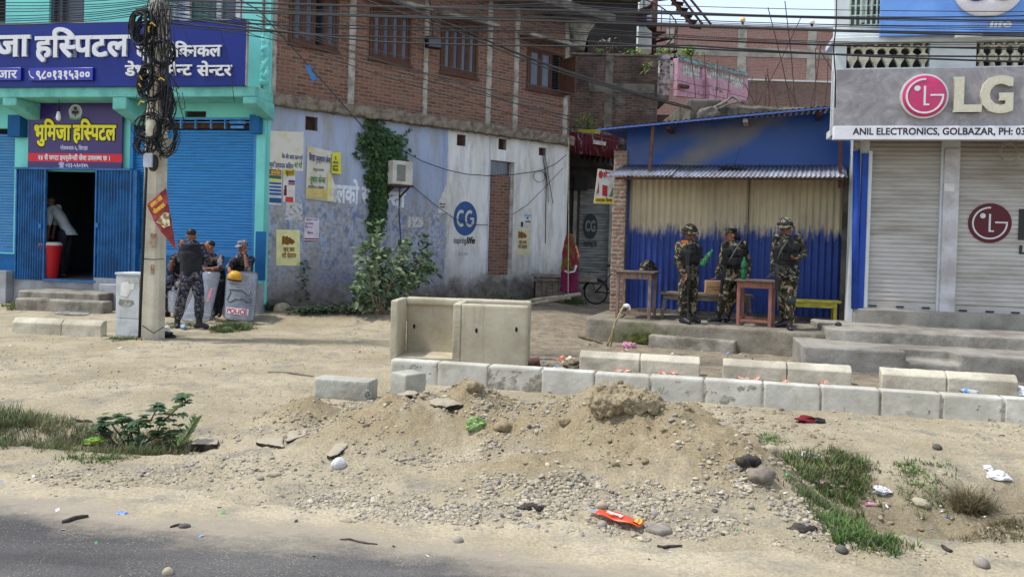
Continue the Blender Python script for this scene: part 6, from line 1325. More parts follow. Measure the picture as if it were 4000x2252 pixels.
def bottle(label,M_,L=.41,m=GPET,cap=flat('green_cap',srgb(40,130,70)),lab=LABEL,grp=None):
	t = thing('plastic_bottle',label,'bottle',M_,group=grp); k = L / .41; mb = MB(); mb.lathe([(r_ * k,z_ * k) for r_,z_ in PROF],14); mb.build('bottle_body',m,t,smooth=True); mb = MB(); mb.lathe([(.017 * k,.378 * k),(.018 * k,.40 * k),(.015 * k,.41 * k)],10); mb.build('cap',cap,t,smooth=True,auto=40)
	mb = MB(); mb.lathe([(.0565 * k,.20 * k),(.0575 * k,.205 * k),(.0575 * k,.265 * k),(.0565 * k,.27 * k)],14); mb.build('label_band',lab,t,smooth=True); return t
p = onZ(2905,1090,ZP + .76); bottle('green soda bottle standing on the reddish table',Matrix.Translation((p.x,p.y,ZP + .761)),.37)
def lying(label,a,b_,z,m,lab,k=1.0,grp=None,cap=LBLUE):
	A_,B_ = onZ(*a,z),onZ(*b_,z); d_ = B_ - A_; d_.z = 0; L = min(max(d_.length,.14),.34); zz = max(hz(A_.x,A_.y),0) + .05 * L / .41 + .004 if z < .2 else z; q_ = d_.to_track_quat('Z','Y').to_matrix().to_4x4(); q_.translation = Vector((A_.x,A_.y,zz)); return bottle(label,q_,L,m,cap,lab,grp)
# soldier's spare helmet on the left table
def camo(name,cols,sc=9,stops=(.42,.50,.60)):
	b = NB(name,.9,.1); v = b.co; n1 = b.noise(sc,2,.5,v,1.2); c = b.ramp(n1,[(0,cols[0]),(stops[0],cols[1]),(stops[1],cols[2]),(stops[2],cols[3])],'CONSTANT')
	n2 = b.noise(sc * .8,2,.5,b.map((1,1,1),(5,9,2)),1.5); c = b.mix(b.mask(n2,.585,.59),c,cols[3]); n3 = b.noise(sc * .9,2,.5,b.map((1,1,1),(1,4,7)),1.5); c = b.mix(b.mask(n3,.60,.605),c,cols[0])
	return b.out(c,b.bump(b.noise(18,3),.3,.015))
CAMO = camo('jungle_camouflage',(srgb(30,31,28),srgb(54,60,44),srgb(68,50,42),srgb(126,118,98)))
CAMOD = camo('dark_camouflage',(srgb(30,32,30),srgb(58,66,56),srgb(60,50,44),srgb(118,114,100)))
CAMOP = camo('police_blue_camouflage',(srgb(34,36,48),srgb(78,76,78),srgb(44,50,80),srgb(120,114,110)),9)
VEST = plain('black_vest_cloth',srgb(40,40,42),srgb(28,28,30),sc=8,bump=.4,bs=40,bd=.004); STRAP = flat('webbing',srgb(70,72,58)); BOOT = flat('black_leather',(.018,.018,.02),.45,.5)
def helmet_shape(T,r=.125,brim=.012,m=CAMO,par=None,name='helmet',band=True):
	mb = MB(); pr = [(r * 1.12 + brim,-.045),(r * 1.12 + brim,-.03),(r * 1.02,.0)] + [(r * math.cos(R(a_)),.02 + r * .95 * math.sin(R(a_))) for a_ in (8,25,42,58,72,83)] + [(.004,.02 + r * .95)]
	mb.lathe(pr,22,T,sx=.94,sy=1.12); o = mb.build(name,m,par,smooth=True,auto=60);
	if band: mb = MB(); mb.lathe([(r * 1.035,.0),(r * 1.05,.004),(r * 1.045,.03),(r * 1.02,.034)],22,T,sx=.94,sy=1.12); mb.build('helmet_band',VEST,o,smooth=True)
	return o
p = onY(2533,1048,TP1.A.y - .2 + .3); z1 = ZP + .82; p = onZ(2531,1056,z1); t = thing('helmet','camouflage helmet lying on the dark wooden table','helmet',loc=(p.x,p.y,z1 + .046),rz=R(60)); helmet_shape(Matrix.Identity(4),.135,.012,CAMO,t,'shell'); mb = MB(); mb.lathe([(.10,-.046),(.12,-.04),(.10,.05)],14); mb.build('liner',VEST,t,smooth=True)
# stick and rope by the platform
mb = MB(); pts = [onY(x_,y_,13.1) for x_,y_ in ((2372,1350),(2392,1300),(2403,1262),(2425,1215),(2436,1195))]; mb.tube(pts,[.018,.017,.016,.016,.014],7); t = thing('stick','leaning bamboo stick with white rag on its tip by the shed platform','stick'); t.location = pts[0]; o = mb.build('stem',plain('pale_bamboo',srgb(178,160,118),srgb(132,116,84),sc=14),t,smooth=True); o.matrix_parent_inverse = Matrix.Translation(-pts[0])
mb = MB(); mb.ell(pts[-1] + Vector((.05,0,.01)),(.06,.03,.035)); mb.ell(pts[-1] + Vector((.10,0,-.03)),(.02,.02,.05)); o = mb.build('rag',PAPER,t,smooth=True); o.matrix_parent_inverse = Matrix.Translation(-pts[0]); rough_up(o,.012,.03,.04)
mb = MB(); mb.tube([onY(x_,y_,13.15) for x_,y_ in ((2385,1352),(2395,1315),(2400,1270))],.010,6); o = mb.build('twine',WOODG,t); o.matrix_parent_inverse = Matrix.Translation(-pts[0])
mb = MB(); mb.tube([gnd(x_,y_) + Vector((0,0,.03)) for x_,y_ in ((2262,1318),(2290,1328),(2330,1338),(2352,1346))],[.03,.026,.02,.012],7); o = mb.build('branch',plain('grey_branch',srgb(120,108,90),srgb(84,76,64),sc=14),smooth=True); tag(o,'grey branch lying at the left foot of the mossy platform','branch')
# bamboo poles and wooden crate at the white wall
PL_ = plain('pale_pole_wood',srgb(178,166,142),srgb(130,118,98),sc=8)
for k,(pts,rr_) in enumerate((([(1995,1192),(2090,1170),(2200,1158),(2270,1147)],.045),([(2010,1200),(2120,1178),(2180,1168),(2230,1162)],.04),([(2060,1190),(2100,1183),(2190,1165)],.04))):
	mb = MB(); mb.tube([onY(x_,y_,18.8 - .25 * k) for x_,y_ in pts],rr_,8); o = mb.build('wooden_pole',PL_,smooth=True); tag(o,('longest pale wooden pole of the stack by the white wall','second pale pole under the longest one by the white wall','short pale pole at the bottom of the stack by the white wall')[k],'pole','wooden poles by the white wall')
t = thing('wooden_crate','grey wooden plank crate with a counter board at the white wall corner','crate',Pl((onY(2098,900,20.2).x,20.2),(onY(2205,900,20.3).x,20.3)).M); CRp = Pl((onY(2098,900,20.2).x,20.2),(onY(2205,900,20.3).x,20.3)); wv = CRp.uv(2205,1100)[0]; h1_ = CRp.uv(2150,1078)[1]
for i in range(5): a = wv * i / 5; mb = MB(); mb.box(a + .005,a + wv / 5 - .005,-.0,.02,.1,h1_ - .03 - .01 * (i % 2)); mb.build('plank',WOODG,t)
mb = MB(); mb.box(-.04,wv + .02,-.03,-.002,h1_ - .14,h1_ - .06); mb.build('rail',WOODG,t); mb = MB(); mb.box(-.06,wv * 2.05,-.05,.25,h1_,h1_ + .04); mb.box(wv * 1.02,wv * 2.1,-.12,-.06,h1_ - .12,h1_ - .02); mb.build('counter_board',plain('pale_counter_wood',srgb(150,140,124),srgb(110,102,92),sc=5,stretch=(1,5,5)),t)
mb = MB(); mb.box(0.02,wv,.021,.35,.1,h1_ - .04); mb.build('crate_body',DARK,t)
# bicycle, only its rear shows from behind the pier
YB = 20.6; c_ = onY(2327,1140,YB); rW = (onY(2327,1140,YB).z - onY(2327,1186,YB).z); t = thing('bicycle','old black bicycle leaning in the alley behind the brick pier','bicycle',loc=(c_.x,c_.y,c_.z - rW),rz=R(-18))
def wheel(x_):
	mb = MB(); mb.tube([(x_ + rW * math.cos(R(10 * i)),0,rW + rW * math.sin(R(10 * i))) for i in range(37)],.02,8,cap=False); w_ = mb.build('wheel',flat('black_tyre',(.02,.02,.02)),t,smooth=True)
	mb = MB(); mb.tube([(x_ + (rW - .03) * math.cos(R(10 * i)),0,rW + (rW - .03) * math.sin(R(10 * i))) for i in range(37)],.010,6,cap=False); mb.build('rim',plain('rusty_rim',srgb(150,142,130),srgb(104,92,80),sc=20),w_,smooth=True); mb = MB()
	for i in range(18): mb.tube([(x_,.02 * (-1) ** i,rW),(x_ + (rW - .03) * math.cos(R(20 * i)),0,rW + (rW - .03) * math.sin(R(20 * i)))],.0025,4)
	mb.tube([(x_,-.05,rW),(x_,.05,rW)],.025,8); mb.build('spokes',CABLE,w_)
wheel(0); wheel(1.1); BLK_ = flat('black_enamel',(.02,.02,.022),.4,.4)
mb = MB();
for a,b_ in (((1.1,0,rW),(.98,0,.92)),((.98,0,.86),(.42,0,.82)),((.98,0,.78),(.45,0,.30)),((.42,0,.95),(.45,0,.30)),((0,.05,rW),(.45,.03,.30)),((0,.05,rW),(.42,.02,.84))): mb.tube([a,b_],.018,7)
mb.build('frame',BLK_,t,smooth=True); mb = MB(); mb.tube([(.98,0,.9),(1.0,0,1.02),(.95,-.25,1.05),(.85,-.27,1.02)],.012,6); mb.tube([(1.0,0,1.02),(.95,.25,1.05),(.85,.27,1.02)],.012,6); mb.build('handlebar',BLK_,t,smooth=True)
mb = MB(); mb.ell((.38,0,1.0),(.14,.08,.035)); mb.build('saddle',BLK_,t,smooth=True); mb = MB(); mb.tube([(rW * 1.12 * math.cos(R(10 * i + 10)),0,rW + rW * 1.12 * math.sin(R(10 * i + 10))) for i in range(17)],.025,6); mb.build('mudguard',BLK_,t,smooth=True)
mb = MB(); mb.box(-.3,.1,-.07,.07,.80,.82); mb.tube([(-.2,0,.8),(0,0,rW)],.008,5); mb.build('carrier',BLK_,t)
# pole stick (white cord) hanging at the wall corner
mb = MB(); mb.tube([onY(2222,540,19.8),onY(2221,900,19.7),onY(2219,1150,19.6)],.012,5); o = mb.build('hanging_cord',plain('pale_cord',srgb(190,180,150),srgb(150,140,116),sc=10)); tag(o,'pale cord hanging down the corner of the white wall','cord')
# ------------------------------------------------------------------ rubble and rubbish
ASPH = plain('broken_asphalt',srgb(84,78,70),srgb(48,44,41),sc=14,lo=.35,hi=.6,fine=.4,bump=1,bs=30,bd=.015,rough=.95); DUSTSL = plain('dusty_slab',srgb(186,172,142),srgb(156,142,116),sc=6,fine=.2,bump=.6,bs=30,bd=.01,rough=.95)
b = NB('dust_topped_asphalt',.95,.1); nz = b.n('ShaderNodeNewGeometry').outputs['Normal']; up_ = b.xyz(nz)[2]; c = b.mix(b.mask(b.math('ADD',up_,b.math('MULTIPLY',b.noise(14,4),.4)),.55,.8),b.mix(b.mask(b.noise(16,5),.4,.6),srgb(72,64,56),srgb(36,33,31)),srgb(164,154,134)); DTOP = b.out(c,b.bump(b.noise(40,5,.7),.7,.01))
CLOD = plain('dry_earth_clod',srgb(150,136,110),srgb(126,112,88),sc=6,fine=.3,bump=1,bs=22,bd=.02,rough=.97)
def plate(name,label,pts,th,lift=(0,0,0),m=DTOP,**k):
	P_ = [gnd(*p) for p in pts]; zc = sum(p.z for p in P_) / len(P_); P_ = [Vector((p.x,p.y,zc + .45 * (p.z - zc) + th * .7)) for p in P_]; o = slabmesh(P_,th,name,m,**k); return tag(o,label,'rubble')
plate('asphalt_slab','broken asphalt slab with pale top at the left foot of the heaps',[(998,1738),(1020,1722),(1095,1708),(1112,1714),(1106,1735),(1112,1752),(1050,1748),(1010,1745)],.035)
plate('asphalt_slab','smaller tilted asphalt slab right of the pale topped one',[(1116,1728),(1130,1690),(1200,1685),(1196,1700),(1150,1722),(1120,1738)],.03)
plate('asphalt_slab','flat dusty slab by the white stone on the gravel',[(1275,1800),(1310,1735),(1365,1725),(1362,1745),(1325,1785),(1290,1806)],.03)
plate('asphalt_slab','rounded dusty slab at the right end of the weed strip',[(742,1768),(770,1735),(800,1722),(850,1730),(852,1755),(800,1765)],.07,amp=.03)
plate('asphalt_slab','flat grey stone slab on the gravel beside the orange packet',[(2520,2082),(2560,2060),(2610,2058),(2625,2085),(2580,2096)],.04,m=plain('grey_slab',srgb(150,142,130),srgb(120,114,106),sc=8,bump=.6))
plate('concrete_slab','thin grey concrete slab on the dirt before the hospital steps',[(212,1231),(230,1220),(345,1219),(352,1229),(330,1236)],.03,m=plain('thin_grey_slab',srgb(146,144,138),srgb(116,112,106),sc=6,bump=.4))
def clod(name,label,px,py,sz,m=CLOD,zoff=0,cat='clod',vox=.016,amp=.06,rz=0):
	p = gnd(px,py); mb = MB(); mb.ell((0,0,0),sz,Matrix.Rotation(rz,3,'Z').to_4x4(),14,10); o = mb.build(name,m); o.location = p + Vector((0,0,sz[2] * .35 + zoff)); bpy.context.view_layer.update(); rough_up(o,vox,amp,.09,amp * .4,.03); return tag(o,label,cat)
cB = gnd(2452,1570); zB = hz(cB.x,cB.y) + .028; o = slabmesh([(cB.x + x_,cB.y + y_,zB + z_) for x_,y_,z_ in ((-.26,-.10,-.02),(-.16,-.17,.0),(.02,-.15,.02),(.15,-.16,.03),(.27,-.08,-.05),(.25,.1,.0),(.05,.17,.05),(-.15,.16,.05),(-.27,.04,.02))],.12,'earth_clod',CLOD,.011,.09,.09,.07,.03); tag(o,'big flat topped earth clod crowning the right hand heap','clod')
clod('asphalt_chunk','dark asphalt chunk sticking out of the middle heap',1735,1590,(.16,.10,.045),DTOP,zoff=-.0,cat='rubble')
clod('earth_clod','earth clod on top of the middle heap',1852,1518,(.09,.08,.06),zoff=-.01)
clod('asphalt_chunk','black edged asphalt chunk on the left shoulder of the middle heap',1592,1548,(.09,.06,.03),DTOP,cat='rubble')
clod('asphalt_chunk','dark tarry chunk on the right slope of the right heap',2918,1812,(.09,.06,.035),ASPH,cat='rubble'); clod('asphalt_chunk','large grey chunk just below the tarry chunk',2968,1872,(.10,.08,.06),plain('grey_chunk',srgb(134,124,110),srgb(104,96,86),sc=9,bump=.8),cat='rubble')
clod('asphalt_chunk','tarry black lumps among the gravel left of the orange packet',2075,1985,(.08,.05,.018),ASPH,cat='rubble',amp=.1,zoff=-.006); clod('asphalt_chunk','tarry black lumps in the gravel at the right foot of the heap',3128,2065,(.08,.05,.02),ASPH,cat='rubble',amp=.1,zoff=-.006)
clod('earth_clod','brown clod on the saddle between the two big heaps',2208,1660,(.065,.05,.045)); clod('earth_clod','pale clod under the green packet on the middle heap',1968,1682,(.075,.06,.055))
RW = plain('white_stone',srgb(206,204,200),srgb(176,174,172),sc=9,bump=.4); RG = plain('grey_rock',srgb(150,142,130),srgb(118,112,104),sc=9,bump=.4); RB_ = plain('buff_rock',srgb(168,158,136),srgb(142,132,112),sc=9,bump=.4); RD = plain('dark_rock',srgb(98,92,86),srgb(70,66,62),sc=9,bump=.4)
rocks = [('round white stone on the gravel below the dusty slab',1322,1825,(.055,.05,.05),RW),('long pale river stone on the sand left of the heaps',1063,1858,(.06,.03,.022),RB_),('rosy flat stone beside the long pale river stone',1017,1872,(.035,.025,.018),RG),
	('grey boulder by the plants at the foot of the lilac wall',1102,1216,(.17,.14,.13),RB_),('dark rounded stone alone on the sandy road edge',3285,2155,(.045,.035,.028),RD),('grey stone at the bottom right corner of the road edge',3832,2205,(.05,.04,.032),RG),
	('pale stone below the white slab near the grass',3012,1762,(.055,.05,.035),RB_),('grey cobble in the gravel under the packet',2352,2058,(.035,.03,.026),RG),('buff cobble above the packet',2350,1985,(.035,.032,.028),RB_),('dark stone by the ditch mouth on the right',3660,1752,(.05,.04,.03),RD),
	('black stone on the dusty road at the left',722,2062,(.035,.025,.018),RD),('brown stone on the asphalt near the bottom edge',655,2245,(.028,.025,.028),RB_),('blue grey stone with a scrap beside it on the road edge',1790,2118,(.035,.03,.022),RG),('pale pebble at the road edge under the gravel belt',1350,2040,(.05,.03,.018),RB_),
	('stone by the wheel of grass near the shields',888,1290,(.09,.07,.05),RB_),('pale rock before the police shield',930,1252,(.13,.08,.07),RB_),('big pale rock in the right ditch bank',3600,1975,(.08,.05,.04),RB_)]
for lab,px,py,sz,m in rocks: clod('rock',lab,px,py,sz,m,cat='rock',vox=max(.003,sz[0] / 20),amp=sz[0] * .35,rz=random.uniform(0,3))
# white offcut behind the right heap
P_ = [onY(x_,y_,5.95) for x_,y_ in ((2792,1706),(2962,1757),(2962,1806),(2880,1790))]; mb = MB(); mb.add([p_ + Vector((0,dy,0)) for dy in (0,.22) for p_ in P_],[(0,3,2,1),(4,5,6,7),(0,1,5,4),(1,2,6,5),(2,3,7,6),(3,0,4,7)]); o = mb.build('concrete_offcut',plain('cream_offcut',srgb(206,200,178),srgb(190,184,164),sc=4,bump=.2)); rough_up(o,.012,.01,.1); tag(o,'cream concrete offcut tilted behind the right heap','rubble')
def crumple(name,label,px,py,sz,m,cat='litter',seed=0,flatk=.5,grp=None,lift=0):
	p = gnd(px,py); bm = bmesh.new(); bmesh.ops.create_icosphere(bm,subdivisions=3,radius=1)
	for v in bm.verts:
		k = mnoise.noise(v.co * 1.6 + Vector((seed,0,0))); k2 = mnoise.noise(v.co * 4 + Vector((0,seed,3))); v.co *= 1 + .55 * k + .35 * k2; v.co = Vector((v.co.x * sz[0],v.co.y * sz[1],v.co.z * sz[2]))
	me = bpy.data.meshes.new(name); bm.to_mesh(me); bm.free(); me.materials.append(m); o = link(bpy.data.objects.new(name,me)); o.location = p + Vector((0,0,sz[2] * .55 + lift)); return tag(o,label,cat,grp)
GB = plain('green_packet',srgb(92,128,58),srgb(128,150,96),sc=9,bump=0,rough=.4); LIMEP = plain('lime_packet',srgb(96,150,40),srgb(150,158,50),sc=12,lo=.5,hi=.6,bump=0,rough=.4); MAR = plain('maroon_cloth',srgb(112,24,36),srgb(70,18,26),sc=12,bump=.2); WPL = plain('white_polythene',srgb(222,220,218),srgb(200,200,204),sc=8,bump=0,rough=.4); ORG = plain('orange_wrapper',srgb(206,110,76),srgb(226,196,176),sc=16,lo=.45,hi=.55,bump=0,rough=.4); PNK = plain('pink_wrapper',srgb(206,130,160),srgb(190,150,160),sc=12,bump=0); BLUW = plain('blue_wrapper',srgb(90,130,190),srgb(160,180,210),sc=12,bump=0); BPL = plain('black_polythene',srgb(28,28,30),srgb(44,44,46),sc=12,bump=0,rough=.4)
for a in [('plastic_packet','crumpled green food packet on the middle heap',1855,1676,(.07,.05,.05),GB),('plastic_packet','lime green packet in the weeds at the left',362,1734,(.075,.04,.03),LIMEP),('cloth','maroon cloth scrap on the gravel in front of the drain wall',3155,1648,(.12,.08,.035),MAR),('cloth','black cloth scrap right of the maroon cloth',3200,1648,(.05,.05,.025),BPL),
	('polythene_bag','white polythene sheet on the grass tuft',3160,1790,(.10,.05,.03),WPL),('polythene_bag','white plastic bag on the right ditch bank',3900,1868,(.08,.06,.035),WPL),('polythene_bag','small white plastic at the edge of the ditch',3860,1835,(.035,.03,.025),WPL),('polythene_bag','white plastic bag in the right weeds of the ditch bottom',3440,1925,(.07,.05,.025),WPL),('polythene_bag','white plastic among the left weeds under the plant',568,1750,(.05,.04,.035),WPL),
	('polythene_bag','torn black bag at the foot of the utility pole',632,1318,(.22,.14,.05),BPL),('polythene_bag','white bag against the kerb at the right edge',3985,1540,(.16,.10,.07),WPL),('plastic_packet','pink scrap in the weeds of the ditch',3130,1885,(.03,.025,.012),PNK),('plastic_packet','larger pink scrap right of the first in the ditch',3200,1888,(.04,.03,.014),PNK),('plastic_packet','pink scrap on the ditch floor below the others',3400,1975,(.04,.025,.012),PNK),
	('plastic_packet','red and black packet at the foot of the platform',2456,1358,(.10,.06,.06),PNK),('rag','brown rag heap against the end of the kerb row',2235,1436,(.13,.09,.06),plain('brown_rag',srgb(120,108,88),srgb(80,72,60),sc=10)),('plastic_packet','orange and white wrapper standing in the rubbish by the kerb',2196,1420,(.04,.04,.07),ORG),('plastic_packet','cream wrapper in the rubbish by the kerb',2226,1414,(.06,.04,.05),plain('cream_wrapper',srgb(222,210,180),srgb(206,190,160),sc=8,bump=0)),
	('plastic_packet','blue scrap on the gravel beside the road edge',475,2010,(.03,.02,.01),BLUW),('plastic_packet','green and yellow packet on the ground below the platform step',3115,1388,(.07,.03,.02),GB),('plastic_packet','blue white plastic sheet in front of the left kerb stone',168,1292,(.12,.06,.03),BLUW),('polythene_bag','clear crumpled plastic beside the pole foot',650,1296,(.07,.05,.06),WPL)]:
	crumple(a[0],a[1],a[2],a[3],a[4],a[5],seed=a[2] * .01)
g_ = 'orange wrappers along the drain wall'
for k,(px,py,m) in enumerate([(2890,1478,ORG),(2915,1484,ORG),(2960,1483,ORG),(3070,1493,ORG),(3225,1500,ORG),(2418,1452,ORG),(2450,1452,ORG),(2590,1462,ORG),(2630,1462,ORG),(2910,1362,ORG),(2960,1370,ORG),(3000,1374,ORG),(2430,1380,ORG),(3390,1440,ORG)]):
	crumple('wrapper','small crumpled orange wrapper in the litter between the drain wall and the shops',px,py,(.045,.03,.022),m,seed=k * 3.1,grp=g_)
lying('clear plastic bottle leaning in the rubbish behind the chamber',(2105,1440),(2150,1420),.1,CPET,CPET); lying('clear plastic bottle with a blue label behind the drain wall by the chamber',(2205,1440),(2150,1437),.03,CPET,LBLUE); lying('clear bottle with blue label lying before the right kerb stones',(3820,1528),(3748,1515),.05,CPET,LBLUE); lying('small clear bottle lying near the boot of the standing policeman',(712,1270),(726,1285),.05,CPET,LBLUE)
p = gnd(2085,1440); mb = MB(); mb.lathe([(.06,0),(.065,.16),(.06,.16),(.055,.01)],14,Matrix.Rotation(R(80),4,'Y') @ Matrix.Rotation(R(-30),4,'Z')); o = mb.build('tin_can',RUST,smooth=True,auto=40); o.location = p + Vector((-.08,0,.07)); tag(o,'open rusty can lying at the right foot of the chamber','can')
p = gnd(1438,1566); mb = MB(); mb.lathe([(.030,0),(.042,.085),(.040,.085),(.028,.004)],16,Matrix.Rotation(R(70),4,'X') @ Matrix.Rotation(R(20),4,'Z')); o = mb.build('plastic_cup',CPET,smooth=True,auto=40); o.location = p + Vector((0,0,.06)); tag(o,'clear plastic cup lying in front of the long concrete block','cup')
p = gnd(3685,1518); t = thing('cardboard_box','small torn cardboard box before the right kerb stones','box',loc=p,rz=R(25)); mb = MB(); mb.add([(-.13,-.08,0),(.13,-.08,0),(.13,.08,0),(-.13,.08,0),(-.13,-.08,.06),(.13,-.08,.03),(.13,.08,.07),(-.13,.08,.10)],[(0,1,5,4),(1,2,6,5),(2,3,7,6),(3,0,4,7),(3,2,1,0)]); o = mb.build('tray',plain('old_card',srgb(150,124,94),srgb(96,78,60),sc=6),t,fixn=False); m_ = o.modifiers.new('thick','SOLIDIFY'); m_.thickness = .004; mb = MB(); mb.add([(-.13,.08,.10),(.13,.08,.07),(.12,-.05,.12),(-.12,-.04,.15)],[(0,1,2,3)]); o = mb.build('flap',CARD,t); m_ = o.modifiers.new('thick','SOLIDIFY'); m_.thickness = .004
# orange packet on the gravel
a,b_ = gnd(2335,2020),gnd(2508,2073); d_ = b_ - a; PK = Matrix.Translation(a + Vector((0,0,.035))) @ d_.to_track_quat('X','Z').to_matrix().to_4x4(); L = d_.length; W_ = .105; t = thing('snack_packet','flat orange packet with white lettering on the gravel at the road edge','packet',PK)
rows = [[(L * i / 14,W_ * (j / 4 - .5),.006 * math.sin(i * .7 + j) + .004) for i in range(15)] for j in range(5)]; mb = MB(); mb.grid(rows); o = mb.build('foil',flat('orange_foil',srgb(226,80,42),.35,.4),t,smooth=True,fixn=False); m_ = o.modifiers.new('thick','SOLIDIFY'); m_.thickness = .004
mb = MB(); mb.grid([[(L * (.80 + .18 * i / 5),W_ * (j / 3 * .8 - .40),.012 + .006 * math.sin(L * 0 + (11 + i * .6) * .7 + j)) for i in range(6)] for j in range(4)]); mb.build('printed_flowers',plain('packet_flowers',srgb(232,190,60),srgb(150,70,60),sc=60,lo=.45,hi=.55,bump=0),t,fixn=False)
o = sign_text('lettering','Ronsu',LWHITE,t,(-L * .56,-L * .22,-.006,.034),0,.003,.05); o.matrix_basis = Matrix.Translation((0,0,.0155)) @ Matrix.Rotation(R(180),4,'Z') @ Matrix.Rotation(R(-90),4,'X')
mb = MB(); mb.lathe([(.012,.0145),(.012,.016),(.001,.0162)],14,Matrix.Translation((L * .33,-W_ * .18,0)),sx=1.3); mb.build('badge',INKY,t)
mb = MB(); mb.grid([[(-.07 + .07 * i / 4,.045 * (j / 3 - .5),.004 + .006 * math.sin(i + j)) for i in range(5)] for j in range(4)]); mb.build('inner_sachet',flat('grey_blue_film',srgb(150,156,180),.4),t,fixn=False)
for k,(x0,y0,x1,y1,lab,r_) in enumerate([(2568,2138,2665,2142,'dark straight stick on the sandy road edge',.008),(242,2045,345,2025,'black split stick on the asphalt edge at the left',.014),(665,2062,730,2055,'dark twig near the black stone on the road',.009),(1045,1456,1225,1468,'thin brown stick on the open sand',.010),(1328,2112,1475,2128,'dark cord snaking along the road edge',.007),(3680,2140,3720,2160,'black stub of wood at the ditch mouth',.012),(280,1640,360,1654,'dark stick above the left weeds',.012)]):
	pts = [gnd(x0 + (x1 - x0) * f_,y0 + (y1 - y0) * f_ + 3 * math.sin(5 * f_ + k)) + Vector((0,0,r_ * .8)) for f_ in (0,.25,.5,.75,1)]; mb = MB(); mb.tube(pts,[r_ * .7,r_,r_,r_ * .9,r_ * .5],6); tag(mb.build('twig',plain('dark_twig',srgb(70,62,56),srgb(44,40,38),sc=20) if k != 3 else WOODG,smooth=True),lab,'stick')
# scraps too many to tell apart
mb = MB(); SC_ = [flat('scrap_white',srgb(220,220,220)),flat('scrap_pink',srgb(206,150,170)),flat('scrap_blue',srgb(110,150,206)),flat('scrap_dark',srgb(48,46,46)),flat('scrap_green',srgb(90,160,90))]; g_ = random.Random(5)
for (x0,y0,x1,y1,n_) in ((0,1330,1400,1480,40),(2250,1345,3300,1440,60),(2700,1600,4000,1700,24),(0,1800,1300,2020,30),(3050,1820,3950,2080,36),(0,2030,4000,2200,36),(1050,1205,1560,1245,40),(2080,1405,2260,1440,30),(2300,1420,3950,1520,50)):
	for _ in range(n_):
		p = gnd(g_.uniform(x0,x1),g_.uniform(y0,y1)); s_ = g_.uniform(.008,.026) * (p.y / 7) ** .5; a_ = g_.uniform(0,6.28); ca,sa = math.cos(a_) * s_,math.sin(a_) * s_; mb.cur = g_.choice((0,0,1,2,3,3,4)); h_ = s_ * g_.uniform(.2,.9)
		mb.add([p + Vector((ca,sa,.004)),p + Vector((-sa * .6,ca * .6,.006)),p + Vector((-ca,-sa,.004 + h_)),p + Vector((sa * .6,-ca * .6,.004 + h_ * .6))],[(0,1,2,3)])
stuff('litter',mb.mesh('litter'));
for m in SC_: bpy.data.objects['litter'].data.materials.append(m)
# ------------------------------------------------------------------ plants
def leaf(mb,p,d,up,L,W,fold=.15,droop=.15,shape='oval'):
	"""one leaf: base p, direction d"""
	d = Vector(d).normalized(); x = d.cross(Vector(up)); x = x.normalized() if x.length > 1e-4 else Vector((1,0,0)); n = x.cross(d)
	pr = {'oval': ((0,.08),(.22,.7),(.5,1),(.78,.72),(1,.05)),'lance': ((0,.1),(.2,.8),(.45,1),(.75,.5),(1,.02)),'heart': ((0,.55),(.15,1),(.4,.95),(.7,.55),(1,.03))}[shape]
	vs = [];
	for t,w_ in pr:
		c = p + d * (L * t) - n * (droop * L * t * t); vs += [c - x * (W / 2 * w_) + n * (fold * W * w_),c,c + x * (W / 2 * w_) + n * (fold * W * w_)]
	mb.add(vs,[(3 * i + k,3 * i + k + 1,3 * i + k + 4,3 * i + k + 3) for i in range(len(pr) - 1) for k in (0,1)])
IVY1,IVY2 = leafm('ivy_leaf',srgb(62,88,50),srgb(44,66,38),6),leafm('ivy_leaf_light',srgb(88,116,66),srgb(62,92,50),6)
CAL1,CAL2,CAL3 = leafm('milkweed_leaf',srgb(108,130,96),srgb(84,108,78),4),leafm('milkweed_leaf_pale',srgb(148,158,122),srgb(120,136,104),4),leafm('milkweed_leaf_dark',srgb(72,92,62),srgb(56,76,50),4)
STEM = plain('pale_stem',srgb(142,130,104),srgb(100,92,74),sc=14); STEMD = plain('dark_stem',srgb(78,62,50),srgb(52,44,38),sc=14)
g = random.Random(11)
# creeper on the lilac wall: (pixel x, pixel y, half width px) along its length
t = thing('ivy_creeper','dark green ivy creeper hanging down the lilac wall left of the air conditioner','creeper',PW.M)
spine = [(1445,440,8,.12),(1450,480,22,.2),(1470,515,55,.5),(1485,545,85,.9),(1500,590,78,1),(1498,640,68,1),(1485,690,52,1),(1472,740,36,1),(1468,790,34,1),(1465,850,30,.95),(1460,905,24,.8)]
mb = MB(); n_ = 0
def spine_at(y):
	for a,b_ in zip(spine,spine[1:]):
		if a[1] <= y <= b_[1]: f_ = (y - a[1]) / (b_[1] - a[1]); return [a[i] + (b_[i] - a[i]) * f_ for i in range(4)]
	return spine[-1]
while n_ < 2300:
	y = g.uniform(445,905); cx,_,hw,dn = spine_at(y)
	if g.random() > dn * hw / 85 + .12: continue
	q_ = g.gauss(0,.52); q_ = max(-1.25,min(1.25,q_)) if g.random() < .9 else q_
	u_,v_ = PW.uv(cx + hw * q_,y); th = .05 + .16 * max(0,1 - q_ * q_ * .7) * dn * g.random(); L = g.uniform(.05,.105); mb.cur = 0 if g.random() < .68 else 1
	a_ = R(-90 + g.gauss(0,38)); leaf(mb,Vector((u_,-th,v_)),(math.cos(a_),-.35 - g.random() * .5,math.sin(a_)),(0,-1,.5),L,L * .95,.12,.2,'heart'); n_ += 1
